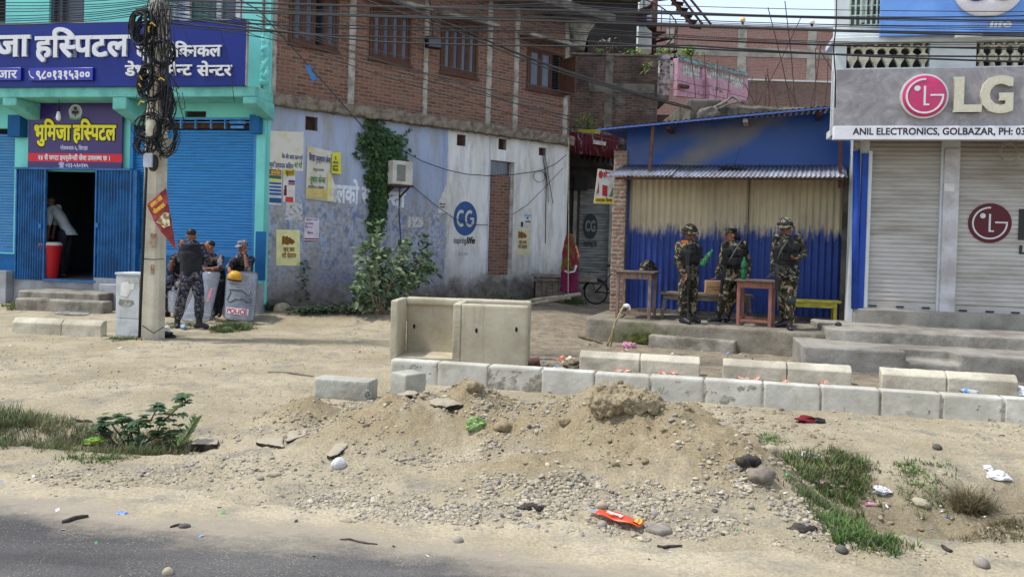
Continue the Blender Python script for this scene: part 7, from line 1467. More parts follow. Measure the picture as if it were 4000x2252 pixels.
for (x0,y0,x1,y1,c_) in ((1420,560,1378,600,26),(1440,520,1400,545,16),(1560,545,1600,500,14),(1440,450,1425,480,16),(1500,500,1495,455,14),(1378,600,1388,612,8),(1480,490,1470,460,14)):
	for i in range(c_):
		f_ = i / c_; u_,v_ = PW.uv(x0 + (x1 - x0) * f_ + g.gauss(0,4),y0 + (y1 - y0) * f_ + g.gauss(0,4)); mb.cur = g.choice((0,1)); a_ = R(-90 + g.gauss(0,50)); leaf(mb,Vector((u_,-.04,v_)),(math.cos(a_),-.5,math.sin(a_)),(0,-1,.5),g.uniform(.03,.06),.045,.1,.2,'heart')
mb.build('foliage',[IVY1,IVY2],t,smooth=True,fixn=False)
mb = MB()
for k in range(7):
	pts = []
	for a in spine[::1]: u_,v_ = PW.uv(a[0] + (k - 3) * a[2] * .22 + g.gauss(0,3),a[1]); pts.append((u_,-.02 - .01 * (k % 3),v_))
	mb.tube(pts,.009,5)
for (x0,y0,x1,y1) in ((1440,560,1378,606),(1445,520,1398,546),(1560,545,1602,498)): a,b_ = PW.uv(x0,y0),PW.uv(x1,y1); mb.tube([(a[0],-.03,a[1]),((a[0] + b_[0]) / 2,-.03,(a[1] + b_[1]) / 2 - .05),(b_[0],-.03,b_[1])],.006,4)
mb.build('stem',STEMD,t)
# milkweed shrub under the creeper
def world_at(px,py,Y): return onY(px,py,Y)
t = thing('milkweed_shrub','large grey green milkweed shrub with rounded leaves at the foot of the ivy','shrub'); base = gnd(1490,1226); t.location = base; I_ = Matrix.Translation(-base)
stems = [[(1490,1226),(1475,1120),(1465,1000),(1478,880)],[(1490,1226),(1450,1120),(1430,1010),(1425,960)],[(1495,1226),(1520,1120),(1550,1040),(1600,960)],[(1500,1226),(1560,1130),(1620,1050),(1662,930)],[(1500,1226),(1580,1120),(1640,1030),(1682,1000)],[(1485,1226),(1440,1150),(1400,1110),(1385,1130)],[(1490,1226),(1480,1140),(1500,1060),(1520,990)],[(1495,1226),(1530,1160),(1590,1100),(1650,1100)],[(1500,1226),(1525,1200),(1560,1160),(1600,1130)],[(1480,1228),(1440,1205),(1410,1190),(1400,1185)],[(1485,1226),(1460,1180),(1440,1090),(1445,1050)],[(1488,1226),(1470,1060),(1450,960),(1470,930)],[(1492,1226),(1540,1090),(1580,1010),(1570,975)],[(1497,1226),(1600,1090),(1660,1060),(1690,1050)]]
sm = MB(); lm = MB(); Yb = base.y
for k,s_ in enumerate(stems):
	off = g.uniform(-.45,.35); P_ = []
	for i,(x_,y_) in enumerate(s_): P_.append(onY(x_,y_,Yb + (off * i / 3 + .5 * (x_ - 1490) / 400)))
	# smooth the stem
	Q = []
	for a,b_ in zip(P_,P_[1:]): Q += [a.lerp(b_,f_) for f_ in (0,.25,.5,.75)]
	Q.append(P_[-1]); sm.tube(Q,[.018 * (1 - .6 * i / len(Q)) for i in range(len(Q))],6); nl = len(Q)
	for i in range(3,nl):
		d_ = (Q[i] - Q[i - 1]).normalized(); side = d_.cross(Vector((0,-1,.2))).normalized()
		for rep in range(5 if i > 4 else 3):
			p = Q[i] + Vector((g.gauss(0,.07),g.gauss(0,.08),g.gauss(0,.06))); sg = 1 if rep % 2 else -1; L = g.uniform(.09,.17); lm.cur = g.choices((0,1,2),(.42,.28,.30))[0]
			dv = side * sg * g.uniform(.5,1.1) + Vector((g.gauss(0,.4),-g.uniform(.1,.8),g.uniform(-.25,.55))) + d_ * .3; leaf(lm,p,dv,(g.gauss(0,.3),-.6,.8),L,L * g.uniform(.5,.68),.12,.15)
	for rep in range(7):
		a_ = rep * .9; leaf(lm,Q[-1],(math.cos(a_),math.sin(a_) - .3,g.uniform(.3,1.1)),(0,0,1),g.uniform(.10,.17),.085,.12,.1)
for _ in range(260):                                            # inner foliage
	x_ = g.gauss(1510,70); y_ = g.gauss(1090,62)
	if not (1385 < x_ < 1690 and 930 < y_ < 1222): continue
	p = onY(x_,y_,Yb + g.uniform(-.1,.5)); lm.cur = g.choices((0,1,2),(.35,.1,.55))[0]; leaf(lm,p,(g.gauss(0,1),-.3 + g.gauss(0,.5),g.gauss(.1,.5)),(0,-.5,1),g.uniform(.09,.16),.085,.12,.2)
for obj_,nm,m in ((sm.build('stem',STEM,smooth=True),'stem',0),(lm.build('foliage',[CAL1,CAL2,CAL3],smooth=True,fixn=False),'foliage',0)): obj_.parent = t; obj_.matrix_parent_inverse = I_
t = thing('milkweed_plant','low milkweed plant with a rosette of pale leaves beside the open chamber','plant'); base = gnd(1435,1228); t.location = base; lm = MB()
for k in range(46): a_ = k * 2.4; p = base + Vector((g.gauss(0,.12),g.gauss(0,.08),.05 + .22 * g.random())); lm.cur = g.choice((0,1,1,2)); leaf(lm,p,(math.cos(a_),math.sin(a_) - .3,g.uniform(.0,.8)),(0,-.3,1),g.uniform(.13,.22),.10,.12,.2)
o = lm.build('foliage',[CAL1,CAL2,CAL3],t,smooth=True,fixn=False); o.matrix_parent_inverse = Matrix.Translation(-base)
# young tree sapling by the yellow poster
def sapling(label,px,py,top,hw,nl,mats,Ls=(.09,.16),shape='lance'):
	base = gnd(px,py); t = thing('weed_plant',label,'plant'); t.location = base; tp = onY(top[0],top[1],base.y - .05); lm = MB(); sm_ = MB(); h_ = tp - base; sm_.tube([base,base + h_ * .5 + Vector((.02,0,0)),tp],[.012,.009,.004],6); wpx = hw / F * base.y
	for i in range(nl):
		f_ = .12 + .88 * i / nl; p = base + h_ * f_; a_ = i * 2.4 + g.random(); w_ = wpx * (1.15 - .5 * f_); p2 = p + Vector((math.cos(a_) * w_ * .45,math.sin(a_) * w_ * .45,0)); lm.cur = g.randrange(len(mats)); leaf(lm,p2 if g.random() < .6 else p,(math.cos(a_),math.sin(a_) - .2,g.uniform(-.3,.4)),(0,-.2,1),g.uniform(*Ls),g.uniform(*Ls) * .5,.12,.25,shape)
	for o_ in (sm_.build('stem',STEMD,t,smooth=True),lm.build('foliage',mats,t,smooth=True,fixn=False)): o_.matrix_parent_inverse = Matrix.Translation(-base)
	return t
sapling('tall leafy weed growing below the yellow poster on the lilac wall',1172,1192,(1180,1015),34,95,[CAL3,CAL1,IVY1],(.09,.15),'oval')
g_ = 'leafy weeds along the foot of the lilac wall'
for k,(px,w_,h_) in enumerate(((1062,30,26),(1110,30,20),(1165,40,26),(1225,45,34),(1275,40,36),(1330,40,40),(1375,36,36),(1240,30,24))):
	base = gnd(px,1226 - (14 if px < 1120 else 0)); lm = MB(); t = thing('weed_clump','low dark leafy weed clump along the foot of the lilac wall','weed',loc=base,group=g_)
	for i in range(70): a_ = g.random() * 6.28; r_ = g.random() ** .5 * w_ / F * base.y; p = base + Vector((math.cos(a_) * r_,math.sin(a_) * r_ * .6,g.random() * h_ / F * base.y)); lm.cur = g.randrange(3); leaf(lm,p,(math.cos(a_),math.sin(a_) - .3,g.uniform(-.1,.7)),(0,-.2,1),g.uniform(.06,.12),.05,.12,.25)
	o = lm.build('foliage',[CAL3,IVY1,CAL1],t,smooth=True,fixn=False); o.matrix_parent_inverse = Matrix.Translation(-base)
for k,(px,py,w_,h_) in enumerate(((1935,1190,40,40),(2000,1188,40,36),(2240,1178,26,24))):
	base = gnd(px,py); lm = MB(); t = thing('weed_clump','low dark weed clump at the foot of the white wall','weed',loc=base,group='weeds at the foot of the white wall')
	for i in range(90): a_ = g.random() * 6.28; r_ = g.random() ** .5 * w_ / F * base.y; p = base + Vector((math.cos(a_) * r_,math.sin(a_) * r_ * .5,g.random() * h_ / F * base.y)); lm.cur = g.randrange(2); leaf(lm,p,(math.cos(a_),math.sin(a_) - .3,g.uniform(-.1,.7)),(0,-.2,1),g.uniform(.05,.1),.04,.12,.25)
	o = lm.build('foliage',[G1,IVY1],t,smooth=True,fixn=False); o.matrix_parent_inverse = Matrix.Translation(-base)
# castor-like plant in the left weeds
base = gnd(505,1765); t = thing('castor_plant','broad leaved castor plant with dark red stems in the left weeds','plant',loc=base); sm_ = MB(); lm = MB(); Yb = base.y
CAS1,CAS2 = leafm('castor_leaf',srgb(78,104,70),srgb(58,82,52),5),leafm('castor_leaf_yellow',srgb(118,128,62),srgb(92,108,54),5)
for s_ in ([(500,1765),(470,1700),(430,1650),(400,1645)],[(505,1765),(500,1700),(470,1650),(480,1630)],[(510,1765),(540,1700),(545,1655),(560,1640)],[(515,1765),(560,1735),(610,1690),(640,1640)],[(640,1640),(665,1620),(690,1595),(720,1555)],[(545,1655),(590,1640),(605,1610),(612,1585)],[(510,1765),(520,1720),(510,1680),(510,1660)],[(505,1765),(450,1730),(410,1690),(385,1675)],[(560,1735),(620,1700),(650,1690),(690,1685)]):
	P_ = [onY(x_,y_,Yb + g.uniform(-.06,.06)) for x_,y_ in s_]; sm_.tube(P_,[.008,.007,.005,.004],6)
	for i in (1,2,3,3,3):
		for rep in range(4):
			p = P_[i] + Vector((g.gauss(0,.02),g.gauss(0,.03),g.gauss(0,.02))); a_ = g.random() * 6.28; lm.cur = 0 if g.random() < .75 else 1; c0_ = Vector((math.cos(a_),math.sin(a_) * .8 - .3,g.uniform(-.2,.35))).normalized(); L = g.uniform(.05,.095)
			for lobe in (-62,-32,0,32,62): d_ = Matrix.Rotation(R(lobe),3,'Z') @ c0_; leaf(lm,p,d_,(0,-.3,1),L * (1 - abs(lobe) / 160),L * .38,.08,.25,'lance')
for o_ in (sm_.build('stem',plain('red_stem',srgb(96,62,48),srgb(70,46,38),sc=12),t,smooth=True),lm.build('foliage',[CAS1,CAS2],t,smooth=True,fixn=False)): o_.matrix_parent_inverse = Matrix.Translation(-base)
base = gnd(655,1772); t = thing('feathery_weed','feathery weed with narrow leaves leaning right of the castor plant','plant',loc=base); sm_ = MB(); lm = MB()
P_ = [onY(x_,y_,base.y) for x_,y_ in ((655,1772),(700,1740),(735,1690),(755,1655),(770,1630))]; sm_.tube(P_,[.006,.005,.004,.003,.002],5)
for i in range(60): f_ = .2 + .8 * i / 60; k = min(3,int(f_ * 4)); p = P_[k].lerp(P_[k + 1],f_ * 4 - k); sd_ = 1 if i % 2 else -1; leaf(lm,p,(sd_ * .8 + .3,g.gauss(0,.4),.7),(0,-1,.3),.05 + .04 * (1 - f_),.008,.05,.1,'lance')
for o_ in (sm_.build('stem',STEMD,t,smooth=True),lm.build('foliage',[G1,G3],t,smooth=True,fixn=False)): o_.matrix_parent_inverse = Matrix.Translation(-base)
# dry tuft on the right bank
base = gnd(3795,1995); t = thing('dry_tuft','dry brown grass tuft hanging on the right ditch bank','grass tuft',loc=base); P_ = np.array([[base.x + RNG.normal(0,.05),base.y + RNG.normal(0,.04)] for _ in range(70)]); me = grassmesh('blades',P_,.06,.17,1.5,[G4,G4,G3],10,.003,.06); o = bpy.data.objects.new('blades',me); link(o,t); o.matrix_parent_inverse = Matrix.Translation(-base)
# plants on roofs and walls behind
def roofplant(label,px,py,Y,w_,h_,n_,mats,L,shape='lance'):
	base = onY(px,py,Y); t = thing('roof_plant',label,'plant',loc=base); lm = MB(); sm_ = MB(); W_,H_ = w_ / F * Y,h_ / F * Y
	for i in range(n_):
		r_ = g.gauss(0,.4); p = base + Vector((r_ * W_,g.gauss(0,.12),g.random() ** .7 * H_)); lm.cur = g.randrange(len(mats)); a_ = g.random() * 6.28; leaf(lm,p,(math.cos(a_),math.sin(a_) - .2,g.uniform(-.5,.6)),(0,-.2,1),L * g.uniform(.6,1.3),L * .3,.1,.35,shape)
	for i in range(max(2,n_ // 16)): sm_.tube([base + Vector((g.gauss(0,.1) * W_,0,-.1)),base + Vector((g.gauss(0,.4) * W_,0,H_ * g.uniform(.6,1)))],.012,4)
	for o_ in (sm_.build('stem',STEM,t),lm.build('foliage',mats,t,smooth=True,fixn=False)): o_.matrix_parent_inverse = Matrix.Translation(-base)
YG1,YG2 = leafm('yellow_green_leaf',srgb(152,168,76),srgb(120,140,62)),leafm('fresh_leaf',srgb(110,146,70),srgb(86,122,58))
roofplant('yellow green potted foliage above the red tin fascia',2290,522,22.6,70,78,150,[YG1,YG2,YG1],.16); roofplant('blue green foliage at the wall end above the red tin fascia',2248,524,22.4,30,50,60,[IVY2,YG2],.13)
roofplant('drooping mango leaved shrub behind the pink balcony rail',2692,232,28.5,46,46,46,[YG2,YG1],.38); roofplant('small yellow weed sprouting on the annexe wall',2522,284,24.3,16,40,22,[YG1,YG2],.2)
roofplant('yellow green weed growing on the annexe coping',2478,218,24.6,40,26,46,[YG1,YG2],.2); roofplant('low green weeds on the pink balcony',2590,216,27.2,46,26,46,[YG1,YG2],.2); roofplant('dry grey twiggy bush on the annexe roof',2370,216,25.2,60,62,110,[plain('dry_twig',srgb(128,116,106),srgb(96,88,80),bump=0)],.2)
roofplant('green weed tuft left of the dry bush on the annexe roof',2340,216,25.0,16,20,26,[YG2,IVY2],.16); roofplant('green plants in the pink balcony baluster gap',2580,283,27.5,30,60,40,[IVY2,YG2],.2)
base = onY(2290,530,22.6); t = thing('flower_pot','yellow plant trough on the ledge above the red tin fascia','plant pot',loc=base); mb = MB(); mb.add([(-.35,-.1,0),(.35,-.1,0),(.35,.1,0),(-.35,.1,0),(-.4,-.13,.16),(.4,-.13,.16),(.4,.13,.16),(-.4,.13,.16)],[(3,2,1,0),(0,1,5,4),(1,2,6,5),(2,3,7,6),(3,0,4,7)]); mb.build('trough',flat('yellow_trough',srgb(196,182,60)),t,fixn=False); mb = MB(); mb.box(-.38,.38,-.11,.11,.12,.14); mb.build('soil',CLOD,t)
# ------------------------------------------------------------------ people
SKIN = flat('brown_skin',srgb(122,80,62),.55); SKINP = flat('light_brown_skin',srgb(144,98,76),.55); HAIR = flat('black_hair',(.012,.011,.011),.5); EYE = flat('dark_eye',(.015,.012,.012),.3); LIP = flat('lip',srgb(120,66,58),.5)
class Blob:
	"""overlapping closed forms, fused into one continuous skin"""
	def __init__(s): s.m = MB()
	def limb(s,pts,rad,seg=12):
		P_ = [Vector(p) for p in pts]; Q,rr = [],[]
		for i in range(len(P_) - 1):
			for f_ in (0,.25,.5,.75): Q.append(P_[i].lerp(P_[i + 1],f_)); rr.append(rad[i] + (rad[i + 1] - rad[i]) * f_)
		Q.append(P_[-1]); rr.append(rad[-1]); s.m.tube(Q,rr,seg)
		for p,r_ in ((P_[0],rad[0]),(P_[-1],rad[-1])) + tuple((P_[i],rad[i]) for i in range(1,len(P_) - 1)): s.m.ell(p,r_,None,12,8)
		return s
	def loft(s,rings,yaw,seg=18):
		vs = []; n = len(rings)
		for c,hw,hd in rings:
			for k in range(seg):
				a = 2 * math.pi * k / seg; x,y = hw * math.cos(a),hd * math.sin(a); vs.append(Vector(c) + Vector((x * math.cos(yaw) - y * math.sin(yaw),x * math.sin(yaw) + y * math.cos(yaw),0)))
		s.m.add(vs,[(i * seg + k,i * seg + (k + 1) % seg,(i + 1) * seg + (k + 1) % seg,(i + 1) * seg + k) for i in range(n - 1) for k in range(seg)] + [tuple(range(seg))[::-1],tuple((n - 1) * seg + k for k in range(seg))]); return s
	def done(s,name,mat,par,vox=.010,sm=4,fold=0):
		o = s.m.build(name,mat,par,fixn=True); r_ = o.modifiers.new('remesh','REMESH'); r_.mode = 'VOXEL'; r_.voxel_size = vox; r_.use_smooth_shade = True; k = o.modifiers.new('smooth','SMOOTH'); k.iterations = sm; k.factor = .5
		if fold: d = o.modifiers.new('fold','DISPLACE'); d.texture = clouds(.09); d.texture_coords = 'LOCAL'; d.strength = fold; d.mid_level = .5
		return bake(o)
def hand(bl,w_,d,side,curl=.5):
	"""palm, four unequal bent fingers and a thumb off the side of the palm; w_ wrist, d pointing direction, side = thumb side"""
	d = Vector(d).normalized(); side = Vector(side); side = (side - d * side.dot(d)).normalized(); n = d.cross(side); T = Matrix((side,d,n)).transposed().to_4x4()
	bl.m.ell(w_ + d * .045,(.040,.052,.017),T,12,8)
	for i,L in enumerate((.072,.080,.075,.058)):
		b0 = w_ + d * .082 + side * (.027 - .018 * i); a = curl; p = [b0]; dd = d
		for f_ in (.42,.32,.26): dd = (dd * math.cos(a) + n * math.sin(a)); p.append(p[-1] + dd * L * f_)
		bl.limb(p,[.0095,.009,.0085,.0075],8)
	b0 = w_ + d * .03 + side * .034; bl.limb([b0,b0 + (side * .7 + d * .7) * .034,b0 + (side * .35 + d * .9 + n * .3) * .062],[.012,.011,.009],8)
def fdir(a): return Vector((math.sin(a),-math.cos(a),0))
def person(label,k,J,yaw,hyaw,up=CAMO,low=CAMO,skin=SKIN,vest=True,boots=True,sleeve=1.0,hat=None,hair=None,build=1.0,tilt=0,group=None,vmat=None,pads=False,handcurl=(.6,.6),headr=1.0):
	"""J: joints as photograph points turned into places by k(x, y, depth)"""
	P = {n: k(*v) for n,v in J.items()}; yaw,hyaw = R(yaw),R(hyaw); foot = (P['toeL'] + P['toeR']) / 2; b = build
	root = thing('person',label,'person',loc=(foot.x,foot.y,min(P['toeL'].z,P['toeR'].z) - .03),group=group); I_ = Matrix.Translation(-root.location)
	def fin(o): o.parent = root; o.matrix_parent_inverse = I_; return o
	nk,pv = P['neck'],P['pelvis']; ax = nk - pv; S_ = .5 * (P['shL'] - P['shR']).length; f = fdir(yaw); hf = fdir(hyaw); hs = Vector((hf.y,-hf.x,0)) * -1
	tor = lambda e: [(pv - ax * .14,.155 * b + e,.115 * b + e),(pv,.165 * b + e,.12 * b + e),(pv + ax * .3,.145 * b + e,.11 * b + e),(pv + ax * .62,.17 * b + e,.125 * b + e),(pv + ax * .84,max(.14,S_ * .92) + e,.11 * b + e),(pv + ax * .95,.10 + e,.075 + e),(nk + ax * .02,.058 + e * .6,.058 + e * .6)]
	bl = Blob(); bl.loft(tor(0),yaw); hd = P['head']; h_ = headr
	bl.limb([nk,hd - Vector((0,0,.06)) - hf * .015],[.058,.052])
	TH = Matrix.Rotation(hyaw,4,'Z') @ Matrix.Rotation(R(tilt),4,'X')
	bl.m.ell(hd + TH @ Vector((0,.012,.025)),(.076 * h_,.095 * h_,.095 * h_),TH,16,12); bl.m.ell(hd + TH @ Vector((0,-.022,-.055)),(.056 * h_,.066 * h_,.066 * h_),TH,14,10); bl.m.ell(hd + TH @ Vector((0,-.07,-.095)),(.026,.022,.02),TH)
	bl.m.ell(hd + TH @ Vector((0,-.098 * h_,-.022)),(.013,.02,.024),TH); bl.m.ell(hd + TH @ Vector((0,-.086,.022)),(.05,.012,.012),TH)
	for sg in (-1,1): bl.m.ell(hd + TH @ Vector((sg * .078 * h_,.012,-.01)),(.012,.022,.032),TH); bl.m.ell(hd + TH @ Vector((sg * .04,-.072,-.035)),(.022,.018,.02),TH)
	for s_,e,w_,hnd,c_ in (('shL','elL','wrL','haL',handcurl[0]),('shR','elR','wrR','haR',handcurl[1])):
		bl.limb([P[s_],P[e]],[.052 * b,.042 * b]); bl.limb([P[e],P[w_]],[.042 * b,.029 * b]); d = P[hnd] - P[w_]; sd = f if abs(d.normalized().dot(f)) < .8 else Vector((0,0,1)); hand(bl,P[w_],d,sd,c_)
	for h1,kn,an,to in (('hipL','knL','anL','toeL'),('hipR','knR','anR','toeR')): bl.limb([P[h1],P[kn]],[.085 * b,.056 * b]); bl.limb([P[kn],P[kn].lerp(P[an],.3),P[an]],[.056 * b,.054 * b,.036 * b]); bl.limb([P[an] - Vector((0,0,.03)),P[to]],[.038,.03])
	fin(bl.done('body',skin,root,.0065,3))
	for sg in (-1,1): m = MB(); m.ell(hd + TH @ Vector((sg * .031,-.086 * h_,-.002)),(.012,.006,.006),TH,8,6); fin(m.build('eye',EYE,root,smooth=True)); m = MB(); m.ell(hd + TH @ Vector((sg * .032,-.092 * h_,.018)),(.02,.006,.004),TH,8,6); fin(m.build('eyebrow',HAIR,root,smooth=True))
	m = MB(); m.ell(hd + TH @ Vector((0,-.086 * h_,-.066)),(.022,.007,.008),TH,8,6); fin(m.build('mouth',LIP,root,smooth=True))
	# clothes
	bl = Blob(); bl.loft(tor(.016)[:-1] + [(nk + ax * .05,.070,.072)],yaw)
	for s_,e,w_ in (('shL','elL','wrL'),('shR','elR','wrR')):
		bl.limb([P[s_],P[e]],[.072 * b,.062 * b]); end = P[e].lerp(P[w_],.97 if sleeve == 1 else .12) if sleeve >= .4 else P[s_].lerp(P[e],.8);
		if sleeve >= .4: bl.limb([P[e],end],[.062 * b,.050 * b])
	bl.loft([(pv - ax * .24,.185 * b,.145 * b),(pv - ax * .05,.178 * b,.14 * b),(pv + ax * .2,.162 * b,.127 * b)],yaw); fin(bl.done('jacket',up,root,.011,4,.018))
	bl = Blob(); bl.loft([(pv - ax * .22,.16 * b,.125 * b),(pv - ax * .1,.172 * b,.135 * b),(pv + ax * .06,.166 * b,.13 * b)],yaw)
	for h1,kn,an in (('hipL','knL','anL'),('hipR','knR','anR')):
		q_ = P[an].lerp(P[kn],.26 if boots else .05); bl.limb([P[h1],P[h1].lerp(P[kn],.5),P[kn],P[kn].lerp(q_,.5),q_],[.112 * b,.102 * b,.086 * b,.084 * b,.074 * b])
	fin(bl.done('trousers',low,root,.012,4,.03))
	for an,kn,to in (('anL','knL','toeL'),('anR','knR','toeR')):
		bl = Blob(); v = P[to] - P[an]; v.z = 0; vd = v.normalized(); sole = P[to].z - .025; hl = Vector((P[an].x,P[an].y,sole)) - vd * .045
		if boots: bl.limb([P[an].lerp(P[kn],.30),P[an],hl + vd * .03 + Vector((0,0,.05))],[.060,.052,.046])
		bl.limb([hl + Vector((0,0,.045)),hl.lerp(P[to],.55) + Vector((0,0,.045)),Vector((P[to].x,P[to].y,sole + .036))],[.044,.050,.038]); o = fin(bl.done('boot' if boots else 'shoe',BOOT,root,.009,3))
	if vest:
		bl = Blob(); r_ = tor(.036); bl.loft([(pv + ax * .10,.178 * b,.145 * b),r_[2],r_[3],(pv + ax * .80,S_ * .80,.135 * b),(pv + ax * .90,S_ * .62,.115 * b)],yaw); v_ = fin(bl.done('vest',vmat or VEST,root,.012,3,.012))
		sd = Vector((math.cos(yaw),math.sin(yaw),0)); T0 = Matrix.Rotation(yaw,4,'Z')
		for i,(sx,zf) in enumerate(((-.095,.66),(.095,.66),(-.10,.36),(0,.34),(.10,.36))):
			m = MB(); c = pv + ax * zf + sd * sx + f * (.148 * b + .012); T = Matrix.Translation(c) @ T0; m.box(-.055,.055,-.028,.03,-.06,.06,T); o = m.build('pouch',vmat or VEST,root,bevel=.012); fin(o)
	if pads:
		for kn,an in (('knL','anL'),('knR','anR')): m = MB(); c = P[kn].lerp(P[an],.08) + f * .055; m.ell(c,(.07,.05,.09),Matrix.Rotation(yaw,4,'Z')); fin(m.build('knee_pad',BOOT,root,smooth=True))
	if hat == 'helmet' or hat == 'helmet_dark':
		T = Matrix.Translation(hd + TH @ Vector((0,.006,.045))) @ TH; fin(helmet_shape(T,.118,.012,CAMO if hat == 'helmet' else CAMOD,root)); m = MB()
		m.tube([hd + TH @ Vector(q_) for q_ in ((-.082,-.0,.02),(-.07,-.04,-.07),(0,-.085,-.115),(.07,-.04,-.07),(.082,0,.02))],.007,5); fin(m.build('chin_strap',STRAP,root))
	if hat in ('cap','police_cap'):
		m = MB(); T = Matrix.Translation(hd + TH @ Vector((0,.008,.05))) @ TH; m.lathe([(.088,-.01),(.092,.02),(.094,.062),(.086,.074),(.003,.078)],20,T,sx=.95,sy=1.12); c_ = fin(m.build('cap',CAMO if hat == 'cap' else plain('grey_camo_cap',srgb(148,146,150),srgb(66,68,84),sc=30,lo=.45,hi=.55),root,smooth=True,auto=50)); m = MB(); m.ell(hd + TH @ Vector((0,-.12,.045)),(.07,.065,.008),TH @ Matrix.Rotation(R(12),4,'X')); fin(m.build('cap_peak',CAMO if hat == 'cap' else plain('grey_peak',srgb(150,148,150),srgb(96,96,104),sc=30),root,smooth=True))
	if hair:
		bl = Blob(); bl.m.ell(hd + TH @ Vector((0,.028,.052)),(.081,.088,.076),TH,16,12)
		if hair == 'bun': bl.m.ell(hd + TH @ Vector((0,.05,.01)),(.076,.06,.085),TH)
		if hair == 'bun': bl.m.ell(hd + TH @ Vector((0,.15,-.03)),(.045,.05,.05),TH); bl.m.ell(hd + TH @ Vector((0,.09,-.01)),(.06,.06,.07),TH)
		fin(bl.done('hair',HAIR,root,.009,3,.01))
	return root,P,fin
GUN = flat('gunmetal',(.022,.022,.024),.45,.5); GUNW = flat('black_polymer',(.016,.016,.017),.6)
def rifle(label,a,b_,fwd_):
	a,b_ = Vector(a),Vector(b_); L = (b_ - a).length; z = (b_ - a).normalized(); x = Vector(fwd_); x = (x - z * x.dot(z)).normalized(); y = z.cross(x); T = Matrix((x,y,z)).transposed().to_4x4(); T.translation = a; t = thing('rifle',label,'rifle',T); k = L
	m = MB(); m.prism([(-.05 * k,0),(.10 * k,.0),(.06 * k,.04 * k),(.03 * k,.24 * k),(-.02 * k,.24 * k),(-.04 * k,.1 * k)],-.02,.02,Matrix.Identity(4)); m.build('stock',GUNW,t,bevel=.005); m = MB(); m.box(-.025 * k,.04 * k,-.024,.024,.241 * k,.47 * k); m.build('receiver',GUN,t,bevel=.005)
	m = MB(); m.prism([(.041 * k,.37 * k),(.16 * k,.39 * k),(.165 * k,.44 * k),(.041 * k,.435 * k)],-.014,.014); m.build('magazine',GUN,t,bevel=.004); m = MB(); m.prism([(.041 * k,.26 * k),(.11 * k,.22 * k),(.12 * k,.26 * k),(.041 * k,.30 * k)],-.015,.015); m.build('pistol_grip',GUNW,t,bevel=.004)
	m = MB(); m.box(-.02 * k,.03 * k,-.022,.022,.471 * k,.70 * k); m.build('handguard',GUNW,t,bevel=.008); m = MB(); m.tube([(.0,0,.70 * k),(0,0,k)],.010,8); m.box(-.055 * k,-.0,-.006,.006,.76 * k,.79 * k); m.build('barrel',GUN,t); m = MB(); m.box(-.055 * k,-.0255 * k,-.012,.012,.30 * k,.42 * k); m.build('carry_handle',GUN,t,bevel=.004); return t
ku = lambda ox,oy,sc,Y: (lambda x,y,d=0: onY(ox + x * sc,oy + y * sc,Y + d))
# soldier with the bottle
k1 = ku(2600,840,.3035,13.3)
s1_,P1,f1_ = person('helmeted soldier standing left holding a green bottle, seen half side on',k1,dict(head=(312,243,0),neck=(290,325,.02),pelvis=(300,690,.02),shL=(178,378,-.02),elL=(155,590,-.05),wrL=(228,755,-.20),haL=(262,815,-.24),shR=(385,378,.16),elR=(425,555,.12),wrR=(470,600,-.10),haR=(520,590,-.16),hipL=(260,715,-.03),hipR=(345,715,.08),knL=(225,1010,-.06),knR=(352,1010,.05),anL=(222,1325,0),anR=(345,1315,.12),toeL=(300,1385,-.16),toeR=(430,1372,-.02)),35,58,hat='helmet',build=.98)
f1_(MB().bar(P1['shL'] + Vector((.02,-.05,.05)),P1['shL'] + Vector((.13,-.06,.05)),.03,.05).build('shoulder_patch',flat('orange_patch',srgb(200,110,50)),s1_))
rifle('black rifle hanging muzzle down before the left soldier',k1(275,465,-.22),k1(290,1225,-.16),(.9,-.3,0))
A_,B_ = k1(462,655,-.2),k1(605,445,-.16); Q = (B_ - A_).to_track_quat('Z','Y').to_matrix().to_4x4(); Q.translation = A_; bottle('green soda bottle tilted in the hand of the left soldier',Q,(B_ - A_).length,GPET)
# woman soldier
k2 = ku(2760,860,.2897,13.72)
s2_,P2,f2_ = person('woman soldier in a camouflage cap with a black hair bun facing left',k2,dict(head=(325,205,0),neck=(345,290,.02),pelvis=(350,700,.0),shL=(252,325,-.02),elL=(200,580,.0),wrL=(148,715,-.06),haL=(122,790,-.08),shR=(498,325,.04),elR=(562,580,.06),wrR=(560,720,-.10),haR=(566,785,-.16),hipL=(305,735,0),hipR=(400,735,.02),knL=(240,1010,-.14),knR=(345,1030,.02),anL=(152,1290,-.05),anR=(278,1305,.08),toeL=(35,1362,-.14),toeR=(225,1385,-.12)),-12,-78,hat='cap',hair='bun',build=.93,skin=SKINP,headr=.97)
rifle('black rifle slung muzzle down before the woman soldier',k2(258,440,-.25),k2(172,1215,-.28),(-.8,-.5,0)); f2_(MB().tube([P2['shR'] + Vector((-.05,-.06,.08)),k2(380,420,-.20),k2(300,560,-.22)],.014,6).build('sling',STRAP,s2_))
